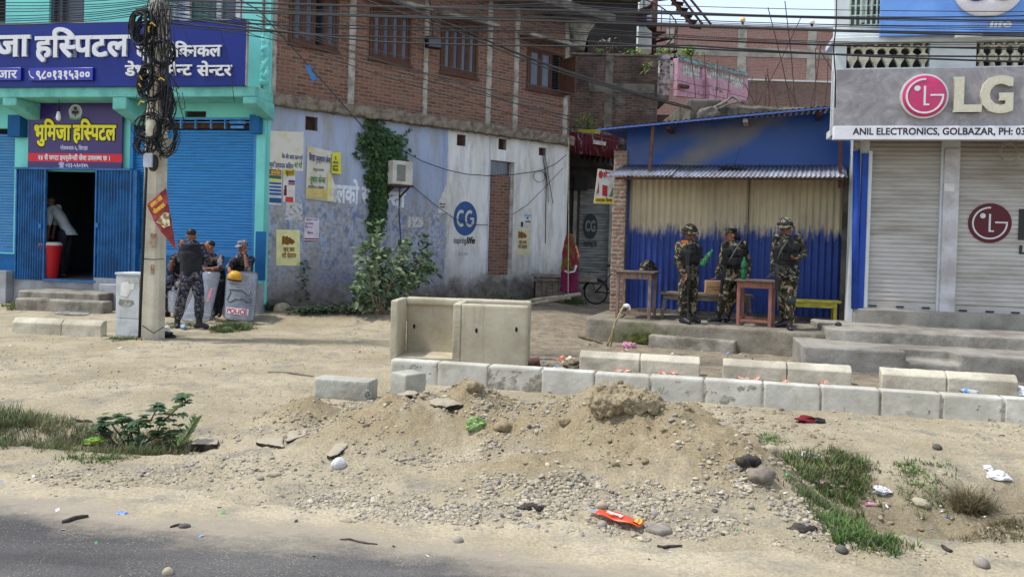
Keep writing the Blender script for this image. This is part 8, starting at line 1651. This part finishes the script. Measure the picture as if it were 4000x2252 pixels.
# right soldier
k3 = ku(2980,830,.3242,12.75)
s3_,P3,f3_ = person('tall helmeted soldier on the right leaning one hand on the reddish table',k3,dict(head=(270,187,0),neck=(262,275,.02),pelvis=(300,670,.03),shL=(170,315,0),elL=(140,525,.04),wrL=(120,700,-.02),haL=(105,775,-.06),shR=(425,308,.02),elR=(500,495,.08),wrR=(425,545,-.15),haR=(372,565,-.20),hipL=(252,695,.02),hipR=(352,695,.02),knL=(246,1030,.10),knR=(328,1035,-.04),anL=(266,1285,.40),anR=(322,1330,-.05),toeL=(175,1362,.26),toeR=(335,1412,-.20)),5,22,hat='helmet_dark',up=CAMOD,low=CAMO,build=1.03,pads=True)
rifle('black rifle hanging muzzle down at the side of the right soldier',k3(152,440,-.20),k3(183,1170,-.20),(-.8,-.5,0)); f3_(MB().tube([k3(300,330,-.16),k3(230,440,-.20),k3(170,560,-.21)],.014,6).build('sling',STRAP,s3_))
# police
kp = lambda Y: ku(600,880,.3034,Y)
kq = kp(13.8); ps,Pp,fp = person('policeman in blue grey camouflage standing with his back to the camera',kq,dict(head=(490,135,0),neck=(490,205,0),pelvis=(480,620,0),shL=(385,270,0),elL=(345,440,.12),wrL=(400,480,.32),haL=(440,470,.38),shR=(600,265,0),elR=(668,400,.08),wrR=(700,450,.28),haR=(712,440,.36),hipL=(425,660,0),hipR=(545,660,0),knL=(365,930,-.02),knR=(588,920,-.02),anL=(305,1235,.05),anR=(585,1240,.0),toeL=(292,1300,.17),toeR=(690,1310,.02)),180,185,up=CAMOP,low=CAMOP,hair='short',build=1.02,skin=SKINP,vmat=plain('black_body_armour',srgb(44,46,50),srgb(32,33,36),sc=6,bump=.3))
bl = Blob(); ax_ = Pp['neck'] - Pp['pelvis']; bl.loft([(Pp['pelvis'] + ax_ * q_,w_,.15) for q_,w_ in ((-.10,.06),(-.02,.13),(.12,.17),(.5,.19),(.8,.19),(.92,.16))],R(180)); fp(bl.done('back_plate',plain('back_plate_cloth',srgb(40,42,46),srgb(28,29,32),sc=6,bump=.5,bs=18,bd=.006),ps,.011,3,.012))
LEG = dict(anL=(0,0),anR=(0,0))
kr = kp(15.3)
person('policeman sitting at the left behind the standing one, hand raised to his mouth',kr,dict(head=(372,255,0),neck=(350,350,.04),pelvis=(330,650,.25),shL=(262,410,0),elL=(205,600,-.12),wrL=(250,450,-.25),haL=(272,395,-.26),shR=(430,410,.06),elR=(450,590,-.1),wrR=(390,640,-.28),haR=(350,650,-.3),hipL=(280,690,.2),hipR=(385,690,.22),knL=(175,745,-.25),knR=(330,770,-.22),anL=(175,1110,-.2),anR=(300,1110,-.12),toeL=(118,1165,-.34),toeR=(280,1165,-.3)),10,35,up=CAMOP,low=CAMOP,hair='short',sleeve=.5)
person('policeman sitting in the middle with forearms crossed over his shield',kr,dict(head=(712,275,0),neck=(745,368,.05),pelvis=(825,660,.25),shL=(668,425,.0),elL=(650,560,-.12),wrL=(690,565,-.28),haL=(720,550,-.3),shR=(862,420,.06),elR=(862,545,-.14),wrR=(735,560,-.31),haR=(675,555,-.33),hipL=(775,700,.2),hipR=(880,700,.22),knL=(760,770,-.22),knR=(860,775,-.18),anL=(790,1110,-.12),anR=(850,1110,-.08),toeL=(770,1165,-.28),toeR=(845,1165,-.24)),-25,-58,up=CAMOP,low=plain('dark_navy_trousers',srgb(30,32,42),srgb(22,24,30),sc=6),hair='short',skin=SKINP,sleeve=.5,vmat=plain('grey_black_armour',srgb(58,60,66),srgb(36,37,42),sc=6))
person('policeman in a grey camouflage cap sitting at the right with a hand on his face',kr,dict(head=(1145,280,0),neck=(1142,370,.05),pelvis=(1150,680,.25),shL=(1035,440,0),elL=(972,545,-.1),wrL=(978,590,-.3),haL=(1010,585,-.36),shR=(1262,435,.02),elR=(1208,575,-.25),wrR=(1180,400,-.22),haR=(1158,345,-.16),hipL=(1095,715,.2),hipR=(1205,715,.2),knL=(1075,790,-.15),knR=(1225,790,-.15),anL=(1070,1120,-.05),anR=(1235,1120,-.05),toeL=(1060,1175,-.2),toeR=(1240,1175,-.2)),-5,-18,up=CAMOP,low=CAMOP,hat='police_cap',hair='short',skin=SKINP,sleeve=.5,tilt=10,handcurl=(.4,1.3))
# riot shields
b = NB('clear_scratched_polycarbonate',.22,.5); c = b.mix(b.mask(b.noise(6,5,.7),.4,.7),srgb(140,144,154),srgb(166,170,180)); b.out(c); tr = b.n('ShaderNodeBsdfTransparent'); mx = b.n('ShaderNodeMixShader'); b.set(mx.inputs[0],b.mask(b.noise(2.2,3),-.15,1.15)); b.t.links.new(tr.outputs[0],mx.inputs[1]); b.t.links.new(b.b.outputs[0],mx.inputs[2]); b.t.links.new(mx.outputs[0],b.t.nodes['Material Output'].inputs[0]); POLYC = b.m
SHE = flat('shield_edge',srgb(96,98,106),.4)
def shield(label,C,Yt,Yb,bow=.05):
	"""C: corners TL TR BR BL as photograph points"""
	A_,B_,C_,D_ = [onY(600 + x * .3034,880 + y * .3034,Y) for (x,y),Y in zip(C,(Yt,Yt,Yb,Yb))]; t = thing('riot_shield',label,'shield',loc=(C_ + D_) / 2); I_ = Matrix.Translation(-t.location)
	def S(u,v,off=0):
		p = A_.lerp(B_,u).lerp(D_.lerp(C_,u),v); return p + Vector((0,-(bow * (1 - (2 * u - 1) ** 2)) - off,0))
	def shp(u,v): r_ = .10; e = max(0,r_ * .6 - min(v,1 - v)) / (r_ * .6); q_ = .10 * (1 - math.sqrt(max(0,1 - e * e))); return q_ + u * (1 - 2 * q_),v
	m = MB(); m.grid([[S(*shp(i / 14,j / 24)) for i in range(15)] for j in range(25)]); o = m.build('clear_panel',POLYC,t,smooth=True,fixn=False); o.matrix_parent_inverse = I_; s_ = o.modifiers.new('thick','SOLIDIFY'); s_.thickness = .004
	m = MB(); rim = [S(*shp(i / 14,0)) for i in range(15)] + [S(*shp(1,j / 24)) for j in range(1,25)] + [S(*shp(i / 14,1)) for i in range(13,-1,-1)] + [S(*shp(0,j / 24)) for j in range(23,0,-1)]; m.tube(rim + [rim[0]],.009,5,cap=False); o = m.build('edge_trim',SHE,t,smooth=True); o.matrix_parent_inverse = I_
	return t,S,I_
sh,S_,I_ = shield('clear riot shield with moulded ridges and a red lettered white plate before the capped policeman',((942,600),(1345,600),(1292,1242),(898,1190)),15.0,14.8)
for k_,pts in enumerate(([(.14,.38),(.20,.44),(.14,.52),(.10,.60),(.18,.64),(.30,.60),(.40,.555),(.62,.57),(.74,.625),(.86,.62),(.85,.55)],[(.13,.39),(.30,.36),(.45,.37),(.55,.37),(.72,.46),(.80,.48),(.82,.38)])): m = MB(); m.tube([S_(u,v,.004) for u,v in pts],.014,6); o = m.build('moulded_ridge',SHE,sh,smooth=True); o.matrix_parent_inverse = I_
m = MB(); m.grid([[S_(.10 + .72 * i / 8,.755 + .125 * j / 2,.012) for i in range(9)] for j in range(3)]); o = m.build('name_plate',flat('white_plate',(.8,.8,.8),.4),sh,fixn=False); o.matrix_parent_inverse = I_
a,c_ = S_(.14,.865,.03),S_(.78,.865,.03); d_ = c_ - a; so = sign_text('lettering','POLICE',flat('police_red',srgb(206,60,84),.5),sh,(0,d_.length,0,(S_(.2,.77) - S_(.2,.865)).length),0,.003,.035); so.parent = None; so.matrix_world = Matrix.Translation(a) @ Matrix.Rotation(math.atan2(d_.y,d_.x),4,'Z') @ Matrix.Rotation(-math.atan2(d_.z,math.hypot(d_.x,d_.y)),4,'Y'); so.parent = sh; so.matrix_parent_inverse = I_
sh,S2,I_ = shield('tall clear riot shield leaning tilted between the standing and the middle policeman',((640,590),(865,600),(718,1240),(345,1222)),14.95,14.6)
for x0,x1,y0,y1 in ((.72,.84,.32,.60),(.36,.48,.46,.58)): m = MB(); m.grid([[S2(x0 + (x1 - x0) * i / 3,y0 + (y1 - y0) * j / 3,.008) for i in range(4)] for j in range(4)]); o = m.build('red_marking',plain('worn_red_marking',srgb(206,110,104),srgb(180,150,160),sc=16,lo=.45,hi=.6,bump=0),sh,fixn=False); o.matrix_parent_inverse = I_
shield('clear riot shield mostly hidden behind the legs of the standing policeman',((185,840),(420,835),(330,1120),(190,1105)),15.0,14.95)
hp = onY(600 + 1045 * .3034,880 + 672 * .3034,14.72); t = thing('helmet','round yellow police helmet hanging on the corner of the lettered shield','helmet',loc=hp); m = MB(); r_ = .128; m.lathe([(r_ * .97,-.04),(r_,0),(r_ * .95,.05),(r_ * .75,.095),(r_ * .4,.122),(.003,.13)],20,Matrix.Rotation(R(8),4,'Y')); m.build('shell',plain('yellow_helmet_shell',srgb(214,160,48),srgb(190,140,44),sc=30,lo=.4,hi=.6,rough=.4,bump=.3,bs=120),t,smooth=True); m = MB(); m.lathe([(r_ * .98,-.055),(r_ * 1.0,-.04),(r_ * .99,-.03)],20,Matrix.Rotation(R(8),4,'Y')); m.build('rim_band',BLACK,t,smooth=True); m = MB(); m.lathe([(.05,-.14),(.10,-.10),(r_ * .95,-.056)],18,Matrix.Rotation(R(8),4,'Y')); m.build('visor',POLYC,t,smooth=True)
# woman in a sari at the corner
b = NB('patterned_sari',.8,.2); x,y,z = b.xyz(); c = b.mix(b.mask(b.noise(9,4,.6,b.map((1,1,.5))),.46,.54),srgb(122,34,50),srgb(108,86,34)); SARI = b.out(c); SKIRT = plain('magenta_skirt',srgb(122,34,76),srgb(98,26,58),sc=9,stretch=(3,3,.4))
kw = ku(1700,650,.4138,19.9); hd = kw(1268,690,0); ft = kw(1266,1186,0); t = thing('person','woman in a red and golden sari with covered head standing at the white wall corner','person',loc=ft); I_ = Matrix.Translation(-ft); bl = Blob(); H_ = hd.z - ft.z
Wp = lambda x,y,d=0: kw(x,y,d)
bl.m.ell(hd,(.075,.095,.115)); bl.limb([hd,Wp(1270,745)],[.05,.055]); bl.loft([(Wp(1272,1000),.15,.12),(Wp(1275,880),.13,.10),(Wp(1278,770),.16,.10),(Wp(1274,745),.06,.06)],0)
bl.limb([Wp(1318,765,-.0),Wp(1345,870,-.02),Wp(1322,940,-.12)],[.048,.04,.028]); hand(bl,Wp(1322,940,-.12),Vector((-.4,-.6,-.4)),Vector((0,0,1)),.5); bl.limb([Wp(1236,770),Wp(1228,870),Wp(1240,940,-.12)],[.048,.04,.028]); hand(bl,Wp(1240,940,-.12),Vector((.4,-.6,-.4)),Vector((0,0,1)),.5)
for sx in (-14,14): bl.limb([Wp(1270 + sx,1000),Wp(1268 + sx,1090),Wp(1266 + sx,1175)],[.08,.055,.04]); bl.limb([Wp(1266 + sx,1178),Wp(1266 + sx,1186,.14)],[.04,.03])
def fw(o): o.parent = t; o.matrix_parent_inverse = I_
fw(bl.done('body',SKIN,t,.008,3)); bl = Blob(); bl.m.ell(hd + Vector((0,-.01,.02)),(.11,.125,.14)); bl.loft([(Wp(1270,985),.235,.17),(Wp(1276,900),.21,.16),(Wp(1272,790),.19,.14),(Wp(1268,730),.14,.13),(Wp(1267,690),.115,.125)],0); fw(bl.done('veil',SARI,t,.014,4,.04)); bl = Blob(); bl.loft([(Wp(1266,1183),.235,.19),(Wp(1268,1100),.22,.18),(Wp(1270,960),.22,.165),(Wp(1274,930),.19,.15)],0); fw(bl.done('skirt',SKIRT,t,.014,4,.05))
bl = Blob(); bl.limb([Wp(1318,762,-.0),Wp(1343,850,-.02)],[.066,.058]); fw(bl.done('blouse_sleeve',flat('peach_blouse',srgb(206,140,96)),t,.012,3)); m = MB(); m.tube([Wp(1222,985,-.16),Wp(1262,1000,-.20),Wp(1312,992,-.19),Wp(1332,935,-.14)],.028,6); fw(m.build('white_border',PAPER,t,smooth=True))
# man bending inside the doorway
km = ku(0,600,.5173,17.5); person('man in a white shirt and dark trousers bending forward inside the hospital doorway',km,dict(head=(378,352,-.02),neck=(405,400,0),pelvis=(512,572,.05),shL=(375,425,-.08),elL=(372,520,-.12),wrL=(360,620,-.15),haL=(355,665,-.15),shR=(440,405,.12),elR=(420,520,.15),wrR=(400,610,.1),haR=(395,660,.1),hipL=(480,600,-.04),hipR=(510,600,.10),knL=(455,740,-.08),knR=(500,745,.12),anL=(475,890,-.02),anR=(485,890,.2),toeL=(430,925,-.05),toeR=(440,925,.18)),-70,-80,up=plain('white_shirt',srgb(184,188,194),srgb(166,170,176),sc=6,bump=0),low=plain('dark_trousers',srgb(40,42,50),srgb(30,32,38),sc=6),vest=False,boots=False,sleeve=.5,hair='short')
# ------------------------------------------------------------------ utility pole and overhead cables
p0 = onZ(594,1322,0); PT = Pl(xy(0,p0.y * C12 + p0.x * S12),xy(1,p0.y * C12 + p0.x * S12)); uP = (p0 - PT.A).dot(PT.d)
POLEC = plain('pole_concrete',srgb(196,188,168),srgb(164,156,140),sc=1.6,fine=.22,bump=.4,bs=40,bd=.006,rough=.92)
t = thing('utility_pole','square concrete utility pole wrapped in black cable coils','pole',Matrix.Translation((p0.x,p0.y,0)) @ Matrix.Rotation(R(-12),4,'Z')); g = random.Random(3)
wb0,wt0,Ht = .165,.125,7.5; mb = MB(); cf = .05
def ringp(w_,z): return [(-w_ + cf,-w_ * .8,z),(w_ - cf,-w_ * .8,z),(w_,-w_ * .8 + cf,z),(w_,w_ * .8 - cf,z),(w_ - cf,w_ * .8,z),(-w_ + cf,w_ * .8,z),(-w_,w_ * .8 - cf,z),(-w_,-w_ * .8 + cf,z)]
A_,B_ = ringp(wb0,-.2),ringp(wt0,Ht); mb.add(A_ + B_,[tuple(range(8))[::-1],tuple(range(8,16))] + [(i,(i + 1) % 8,(i + 1) % 8 + 8,i + 8) for i in range(8)]); mb.build('shaft',POLEC,t)
def pl_(px,py,n=.2): u_,v_ = PT.uv(px,py,n); return Vector((u_ - uP,-n,v_))
def coil(px,py,rx,ry,n,k,thick,seed,label='cable_coil',rot=0,m=BLACK,jit=.09):
	gg = random.Random(seed); mb = MB(); c_ = pl_(px,py,n); e = pl_(px + rx,py,n); f_ = pl_(px,py - ry,n); RX,RY = (e - c_).length,(f_ - c_).length
	for i in range(k):
		sx,sy = 1 + gg.gauss(0,jit),1 + gg.gauss(0,jit); ox,oz,oy = gg.gauss(0,.018),gg.gauss(0,.018),gg.gauss(0,.03); ph = gg.random() * 6.28
		pts = []
		for j in range(25): a_ = ph + 2 * math.pi * j / 24; x_,z_ = RX * sx * math.cos(a_),RY * sy * math.sin(a_); pts.append(c_ + Vector((x_ * math.cos(rot) - z_ * math.sin(rot) + ox,oy + .02 * math.sin(3 * a_ + i),x_ * math.sin(rot) + z_ * math.cos(rot) + oz)))
		mb.tube(pts,thick * gg.uniform(.7,1.3),5,cap=False)
	return mb.build(label,m,t,smooth=True)
coil(556,95,44,52,.26,12,.008,1,jit=.12); coil(562,120,30,60,.28,10,.012,2,jit=.2); coil(632,205,46,44,.26,11,.008,4); coil(588,340,42,46,.27,11,.009,5); coil(575,300,22,40,.30,8,.012,7,jit=.25); coil(580,500,42,52,.28,11,.007,8,jit=.16); coil(650,530,38,70,.24,12,.006,9,jit=.2); coil(560,560,30,40,.3,8,.009,12,jit=.2); coil(660,420,14,70,.25,8,.009,13,jit=.2)
mb = MB()                                                     # loose strands running down the pole
for k in range(34):
	x0 = g.gauss(625,26); y0 = -30 + g.random() * 60; y1 = g.uniform(200,640); x1 = x0 + g.gauss(-6,34); n_ = .16 + .16 * g.random(); mx = (x0 + x1) / 2 + g.gauss(0,26)
	pts = [pl_(x0 + (x1 - x0) * f_ + (mx - (x0 + x1) / 2) * 4 * f_ * (1 - f_),y0 + (y1 - y0) * f_,n_) for f_ in (0,.2,.4,.6,.8,1)]; mb.tube(pts,g.uniform(.005,.011),4)
for k in range(22):
	x0,y0 = g.gauss(620,30),g.uniform(120,600); pts = [pl_(x0,y0,.25),pl_(x0 + g.gauss(0,40),y0 + g.uniform(20,60),.34),pl_(x0 + g.gauss(0,60),y0 + g.uniform(40,120),.28),pl_(x0 + g.gauss(0,40),y0 + g.uniform(-10,90),.22)]
	Q = [sum((pts[i] * c_ for i,c_ in enumerate(((1 - f_) ** 3,3 * f_ * (1 - f_) ** 2,3 * f_ * f_ * (1 - f_),f_ ** 3))),Vector()) for f_ in np.linspace(0,1,9)]; mb.tube(Q,g.uniform(.004,.008),4)
mb.build('loose_strands',CABLE,t,smooth=True)
mb = MB()
for k in range(7): mb.tube([pl_(628 + k * 5,250,.2),pl_(627 + k * 5,350,.2),pl_(628 + k * 5,440,.2)],.011,5)
mb.build('grey_cables',plain('grey_cable',srgb(136,134,142),srgb(104,102,108),bump=0),t,smooth=True)
YT = flat('yellow_tie',srgb(214,176,62))
for k,(px,py,dx,dy) in enumerate(((587,94,20,8),(585,105,-4,22),(620,312,22,2),(545,300,10,12),(542,330,8,10),(540,410,24,-10))): mb = MB(); a,b_ = pl_(px,py,.36),pl_(px + dx,py + dy,.36); mb.tube([a,(a + b_) / 2 + Vector((0,-.02,.03)),b_],.011,5); mb.build('cable_tie',YT,t)
def jbox(x0,y0,x1,y1,n,m,round_=False):
	a,b_ = pl_(x0,y1,n),pl_(x1,y0,n); mb = MB()
	if round_: mb.lathe([(.8 * abs(b_.x - a.x) / 2,a.z),(abs(b_.x - a.x) / 2,a.z + .03),(abs(b_.x - a.x) / 2,b_.z - .02),(.85 * abs(b_.x - a.x) / 2,b_.z)],14,Matrix.Translation(((a.x + b_.x) / 2,-n + .08,0)))
	else: mb.box(a.x,b_.x,-n,-n + .14,a.z,b_.z)
	return mb.build('junction_box',m,t,smooth=round_,bevel=0 if round_ else .008,auto=40 if round_ else None)
jbox(560,467,601,532,.34,plain('cream_junction_box',srgb(196,190,166),srgb(160,152,132),sc=6),True); jbox(558,598,594,653,.32,plain('grey_junction_box',srgb(176,178,190),srgb(150,150,160),sc=6)); jbox(616,538,655,606,.22,plain('cement_box',srgb(176,176,160),srgb(150,148,134),sc=6)); mb = MB(); c_ = pl_(600,636,.26); mb.lathe([(.10,0),(.10,.04)],16,Matrix.Translation((c_.x,-.25,c_.z)) @ Matrix.Rotation(R(90),4,'X'),sx=.8,sy=1.3); mb.build('black_spool',BLACK,t)
mb = MB(); mb.tube([pl_(572,650,.2),pl_(566,800,.2),pl_(558,1000,.2),pl_(549,1200,.2),pl_(545,1318,.2)],.022,7); mb.build('down_cable',BLACK,t,smooth=True)
for y_,yo in ((1010,6),(1270,60)): mb = MB(); mb.tube([pl_(556,y_,.17),pl_(600,y_ + yo * .5,.18),pl_(640,y_ + yo * .1,.17)],.008,5); mb.build('tie_wire',CABLE,t)
mb = MB(); a,b_ = pl_(608,905,.16),pl_(634,980,.16);
for (x_,y_,w_,h_) in ((620,938,13,26),(618,1050,8,18)): mb = MB(); c_ = pl_(x_,y_,0); mb.prism([(c_.x - w_ / 250,c_.z - h_ / 250),(c_.x + w_ / 280,c_.z - h_ / 230),(c_.x + w_ / 250,c_.z + h_ / 260),(c_.x - w_ / 300,c_.z + h_ / 250)],-.140,-.1335); mb.build('paper_remains',plain('brown_paper_remains',srgb(134,98,84),srgb(166,146,126),sc=14,lo=.42,hi=.55),t)
# torn red flag banner on the pole
fl = [pl_(x_,y_,n_) for x_,y_,n_ in ((649,734,.24),(574,799,.26),(600,860,.30),(630,905,.32),(688,978,.30),(676,900,.28),(668,850,.26),(658,790,.25))]
T = t.matrix_world.copy(); o_ = MB(); c_ = sum(fl,Vector()) / 8
o_.add(fl,[(0,7,2,1),(7,6,3,2),(6,5,4,3)]); fo = o_.build('torn_banner',plain('red_banner',srgb(142,58,54),srgb(118,46,46),sc=5,bump=0),fixn=False); fo.matrix_world = T; m_ = fo.modifiers.new('sub','SUBSURF'); m_.subdivision_type = 'SIMPLE'; m_.levels = m_.render_levels = 3; m_ = fo.modifiers.new('w','DISPLACE'); m_.texture = clouds(.15); m_.strength = .05; m_ = fo.modifiers.new('thick','SOLIDIFY'); m_.thickness = .003; tag(fo,'torn red banner with yellow writing hanging on the utility pole','banner')
for txt,q_,rot in (('आमसभा २ गतेको',(592,806,646,792),0),('गोलबजार',(604,832,656,816),0)):
	a,b_ = pl_(q_[0],q_[1],.33),pl_(q_[2],q_[3],.33); bx = (0,(b_ - a).length * .95,0,.055); so2 = sign_text('lettering',txt,INKY,fo,bx,0,.003,.03); so2.matrix_basis = Matrix.Translation(a + Vector((.02,-.02,-.02))) @ Matrix.Rotation(R(-36),4,'Y')
mb = MB(); P_ = [pl_(x_,y_,.335) for x_,y_ in ((608,868),(640,830),(660,830),(664,880),(640,890),(622,872))]; mb.add(P_,[tuple(range(6))]); o = mb.build('pale_picture',plain('banner_picture',srgb(206,196,170),srgb(128,108,60),sc=14,lo=.45,hi=.55,bump=0),fo);
# ---------------- overhead cables, all in the plane of the pole line
def cable(pts,r_,label,grp='overhead cables',n=0.0,m=CABLE,sag=0.0):
	P_ = [PT.pt(*PT.uv(x_,y_,n),n) for x_,y_ in pts]; Q = []
	for i,(a,b_) in enumerate(zip(P_,P_[1:])):
		k = max(6,int((b_ - a).length / .5)); Q += [a.lerp(b_,j / k) - Vector((0,0,sag * 4 * (j / k) * (1 - j / k))) for j in range(k)]
	Q.append(P_[-1]); mb = MB(); mb.tube(Q,r_,5); o = mb.build('overhead_cable',m,smooth=True); return tag(o,label,'cable',grp)
L1 = 'dark overhead cable of the bundle running right from the utility pole'; g = random.Random(9)
ends = [(-12,12),(2,24),(6,44),(14,52),(20,66),(28,78),(34,95),(44,104),(52,112),(60,128),(66,140),(78,150),(92,163),(104,186),(18,60),(40,88)]
for k,(yl,yr) in enumerate(ends): cable([(640,yl - 14),(2150,(yl + yr) / 2 + 4 + g.uniform(-4,4)),(4150,yr + 34 + .0)],(.005,.009,.007,.012,.006)[k % 5],L1,n=.05 * (k % 5) - .1,sag=g.uniform(.0,.11))
cable([(640,60),(1500,165),(2700,405 * .44),(4150,246)],.013,'thickest overhead cable sagging below the bundle to the shop balustrade',n=.1,sag=.03)
L2 = 'thin overhead cable dropping steeply from the pole bundle to the alley'
for k,pts in enumerate(([(1480,-20),(1800,110),(2150,255),(2700,420)],[(1500,-20),(1810,116),(2155,262),(2705,428)],[(1380,-20),(1780,120),(2140,268),(2690,424)],[(640,40),(1150,130),(1800,330),(2260,480)],[(640,70),(1100,160),(1700,360),(2440,560)],[(1000,60),(1500,240),(2200,420)],[(640,20),(1000,80),(1700,250),(2560,430)],[(640,100),(1050,125),(1550,280),(2250,460)])): cable(pts,.007 if k > 2 else .010,L2,'cables dropping to the alley',n=-.3 - .05 * k,sag=.02)
cable([(900,-20),(1010,40),(1200,250),(1430,510)],.010,'single cable with a blue ribbon running down to the ivy',n=-.6)
mb = MB(); P_ = [PT.pt(*PT.uv(x_,y_,-.6),-.6) for x_,y_ in ((1192,255),(1215,258),(1222,285),(1242,310),(1222,318),(1208,288))]; mb.add([p for p in P_] ,[(0,1,2,5),(5,2,3,4)]); o = mb.build('blue_ribbon',plain('blue_ribbon',srgb(50,110,170),srgb(40,90,150),bump=0),fixn=False); m_ = o.modifiers.new('t','SOLIDIFY'); m_.thickness = .01; tag(o,'blue plastic ribbon caught on a cable before the brick wall','ribbon')
L3 = 'dark overhead cable running left from the utility pole across the hospital sign'
for k,(yp,yl) in enumerate(((8,14),(20,40),(30,58),(34,72),(42,80),(52,90),(-6,2),(14,28),(60,96))): cable([(600,yp - 12),(300,(yp + yl) / 2 + 8),(-120,yl + 4)],.007,L3,'cables left of the pole',n=.05 * (k % 3),sag=.02)
L4 = 'thin cable crossing from the pole top to the brick house corner'
for k,pts in enumerate(([(660,5),(800,50),(1000,140),(1100,165)],[(740,-10),(900,60),(1060,120)],[(650,30),(720,120),(760,200)],[(820,-10),(860,120),(900,260),(915,400)])): cable(pts,.006,L4,'thin cables beside the pole',n=-.4 - .1 * k)
def wcable(pts,r_,label,n=.03,m=CABLE):
	P_ = [PW.pt(*PW.uv(x_,y_,n),n) for x_,y_ in pts]; mb = MB(); mb.tube(P_,r_,5); return tag(mb.build('wall_cable',m,smooth=True),label,'cable')
wcable([(1575,590),(1650,630),(1740,662),(1820,680),(1905,686),(2000,682),(2110,668),(2170,640),(2212,605)],.010,'dark cable sagging across the lilac and white wall above the round emblem',.12)
wcable([(1600,718),(1700,800),(1775,853),(1850,878),(1905,878)],.008,'thin cable from the air conditioner down across the round emblem',.05); wcable([(2002,838),(2060,800),(2130,730),(2200,655)],.007,'thin cable rising right from the bricked doorway to the corner',.06)
for k,pts in enumerate(([(2120,608),(2134,700),(2132,800),(2130,950)],[(2130,608),(2142,690),(2160,795)],[(2126,608),(2140,730),(2142,790)])): wcable(pts,.011 - .002 * k,('thick black cable hanging from the small vent on the white wall','black cable end hanging right of the thick one on the white wall','short black cable between the two hanging from the small vent')[k],.04,BLACK)
mb = MB(); c_ = PW.uv(2102,692); mb.tube([PW.pt(c_[0] + .2 * math.cos(R(18 * i)),c_[1] + .16 * math.sin(R(18 * i)) + .002 * i,.05) for i in range(26)],.007,4); tag(mb.build('wire_loop',CABLE,smooth=True),'loop of wire hung on the sagging cable on the white wall','wire')
mb = MB(); mb.tube([LP.pt(*LP.uv(x_,y_,1.2),1.2) for x_,y_ in ((3268,-20),(3266,100),(3256,190),(3264,300),(3262,420))],.010,5); tag(mb.build('drop_cable',BLACK,smooth=True),'black cable dropping along the left edge of the white shop','cable')
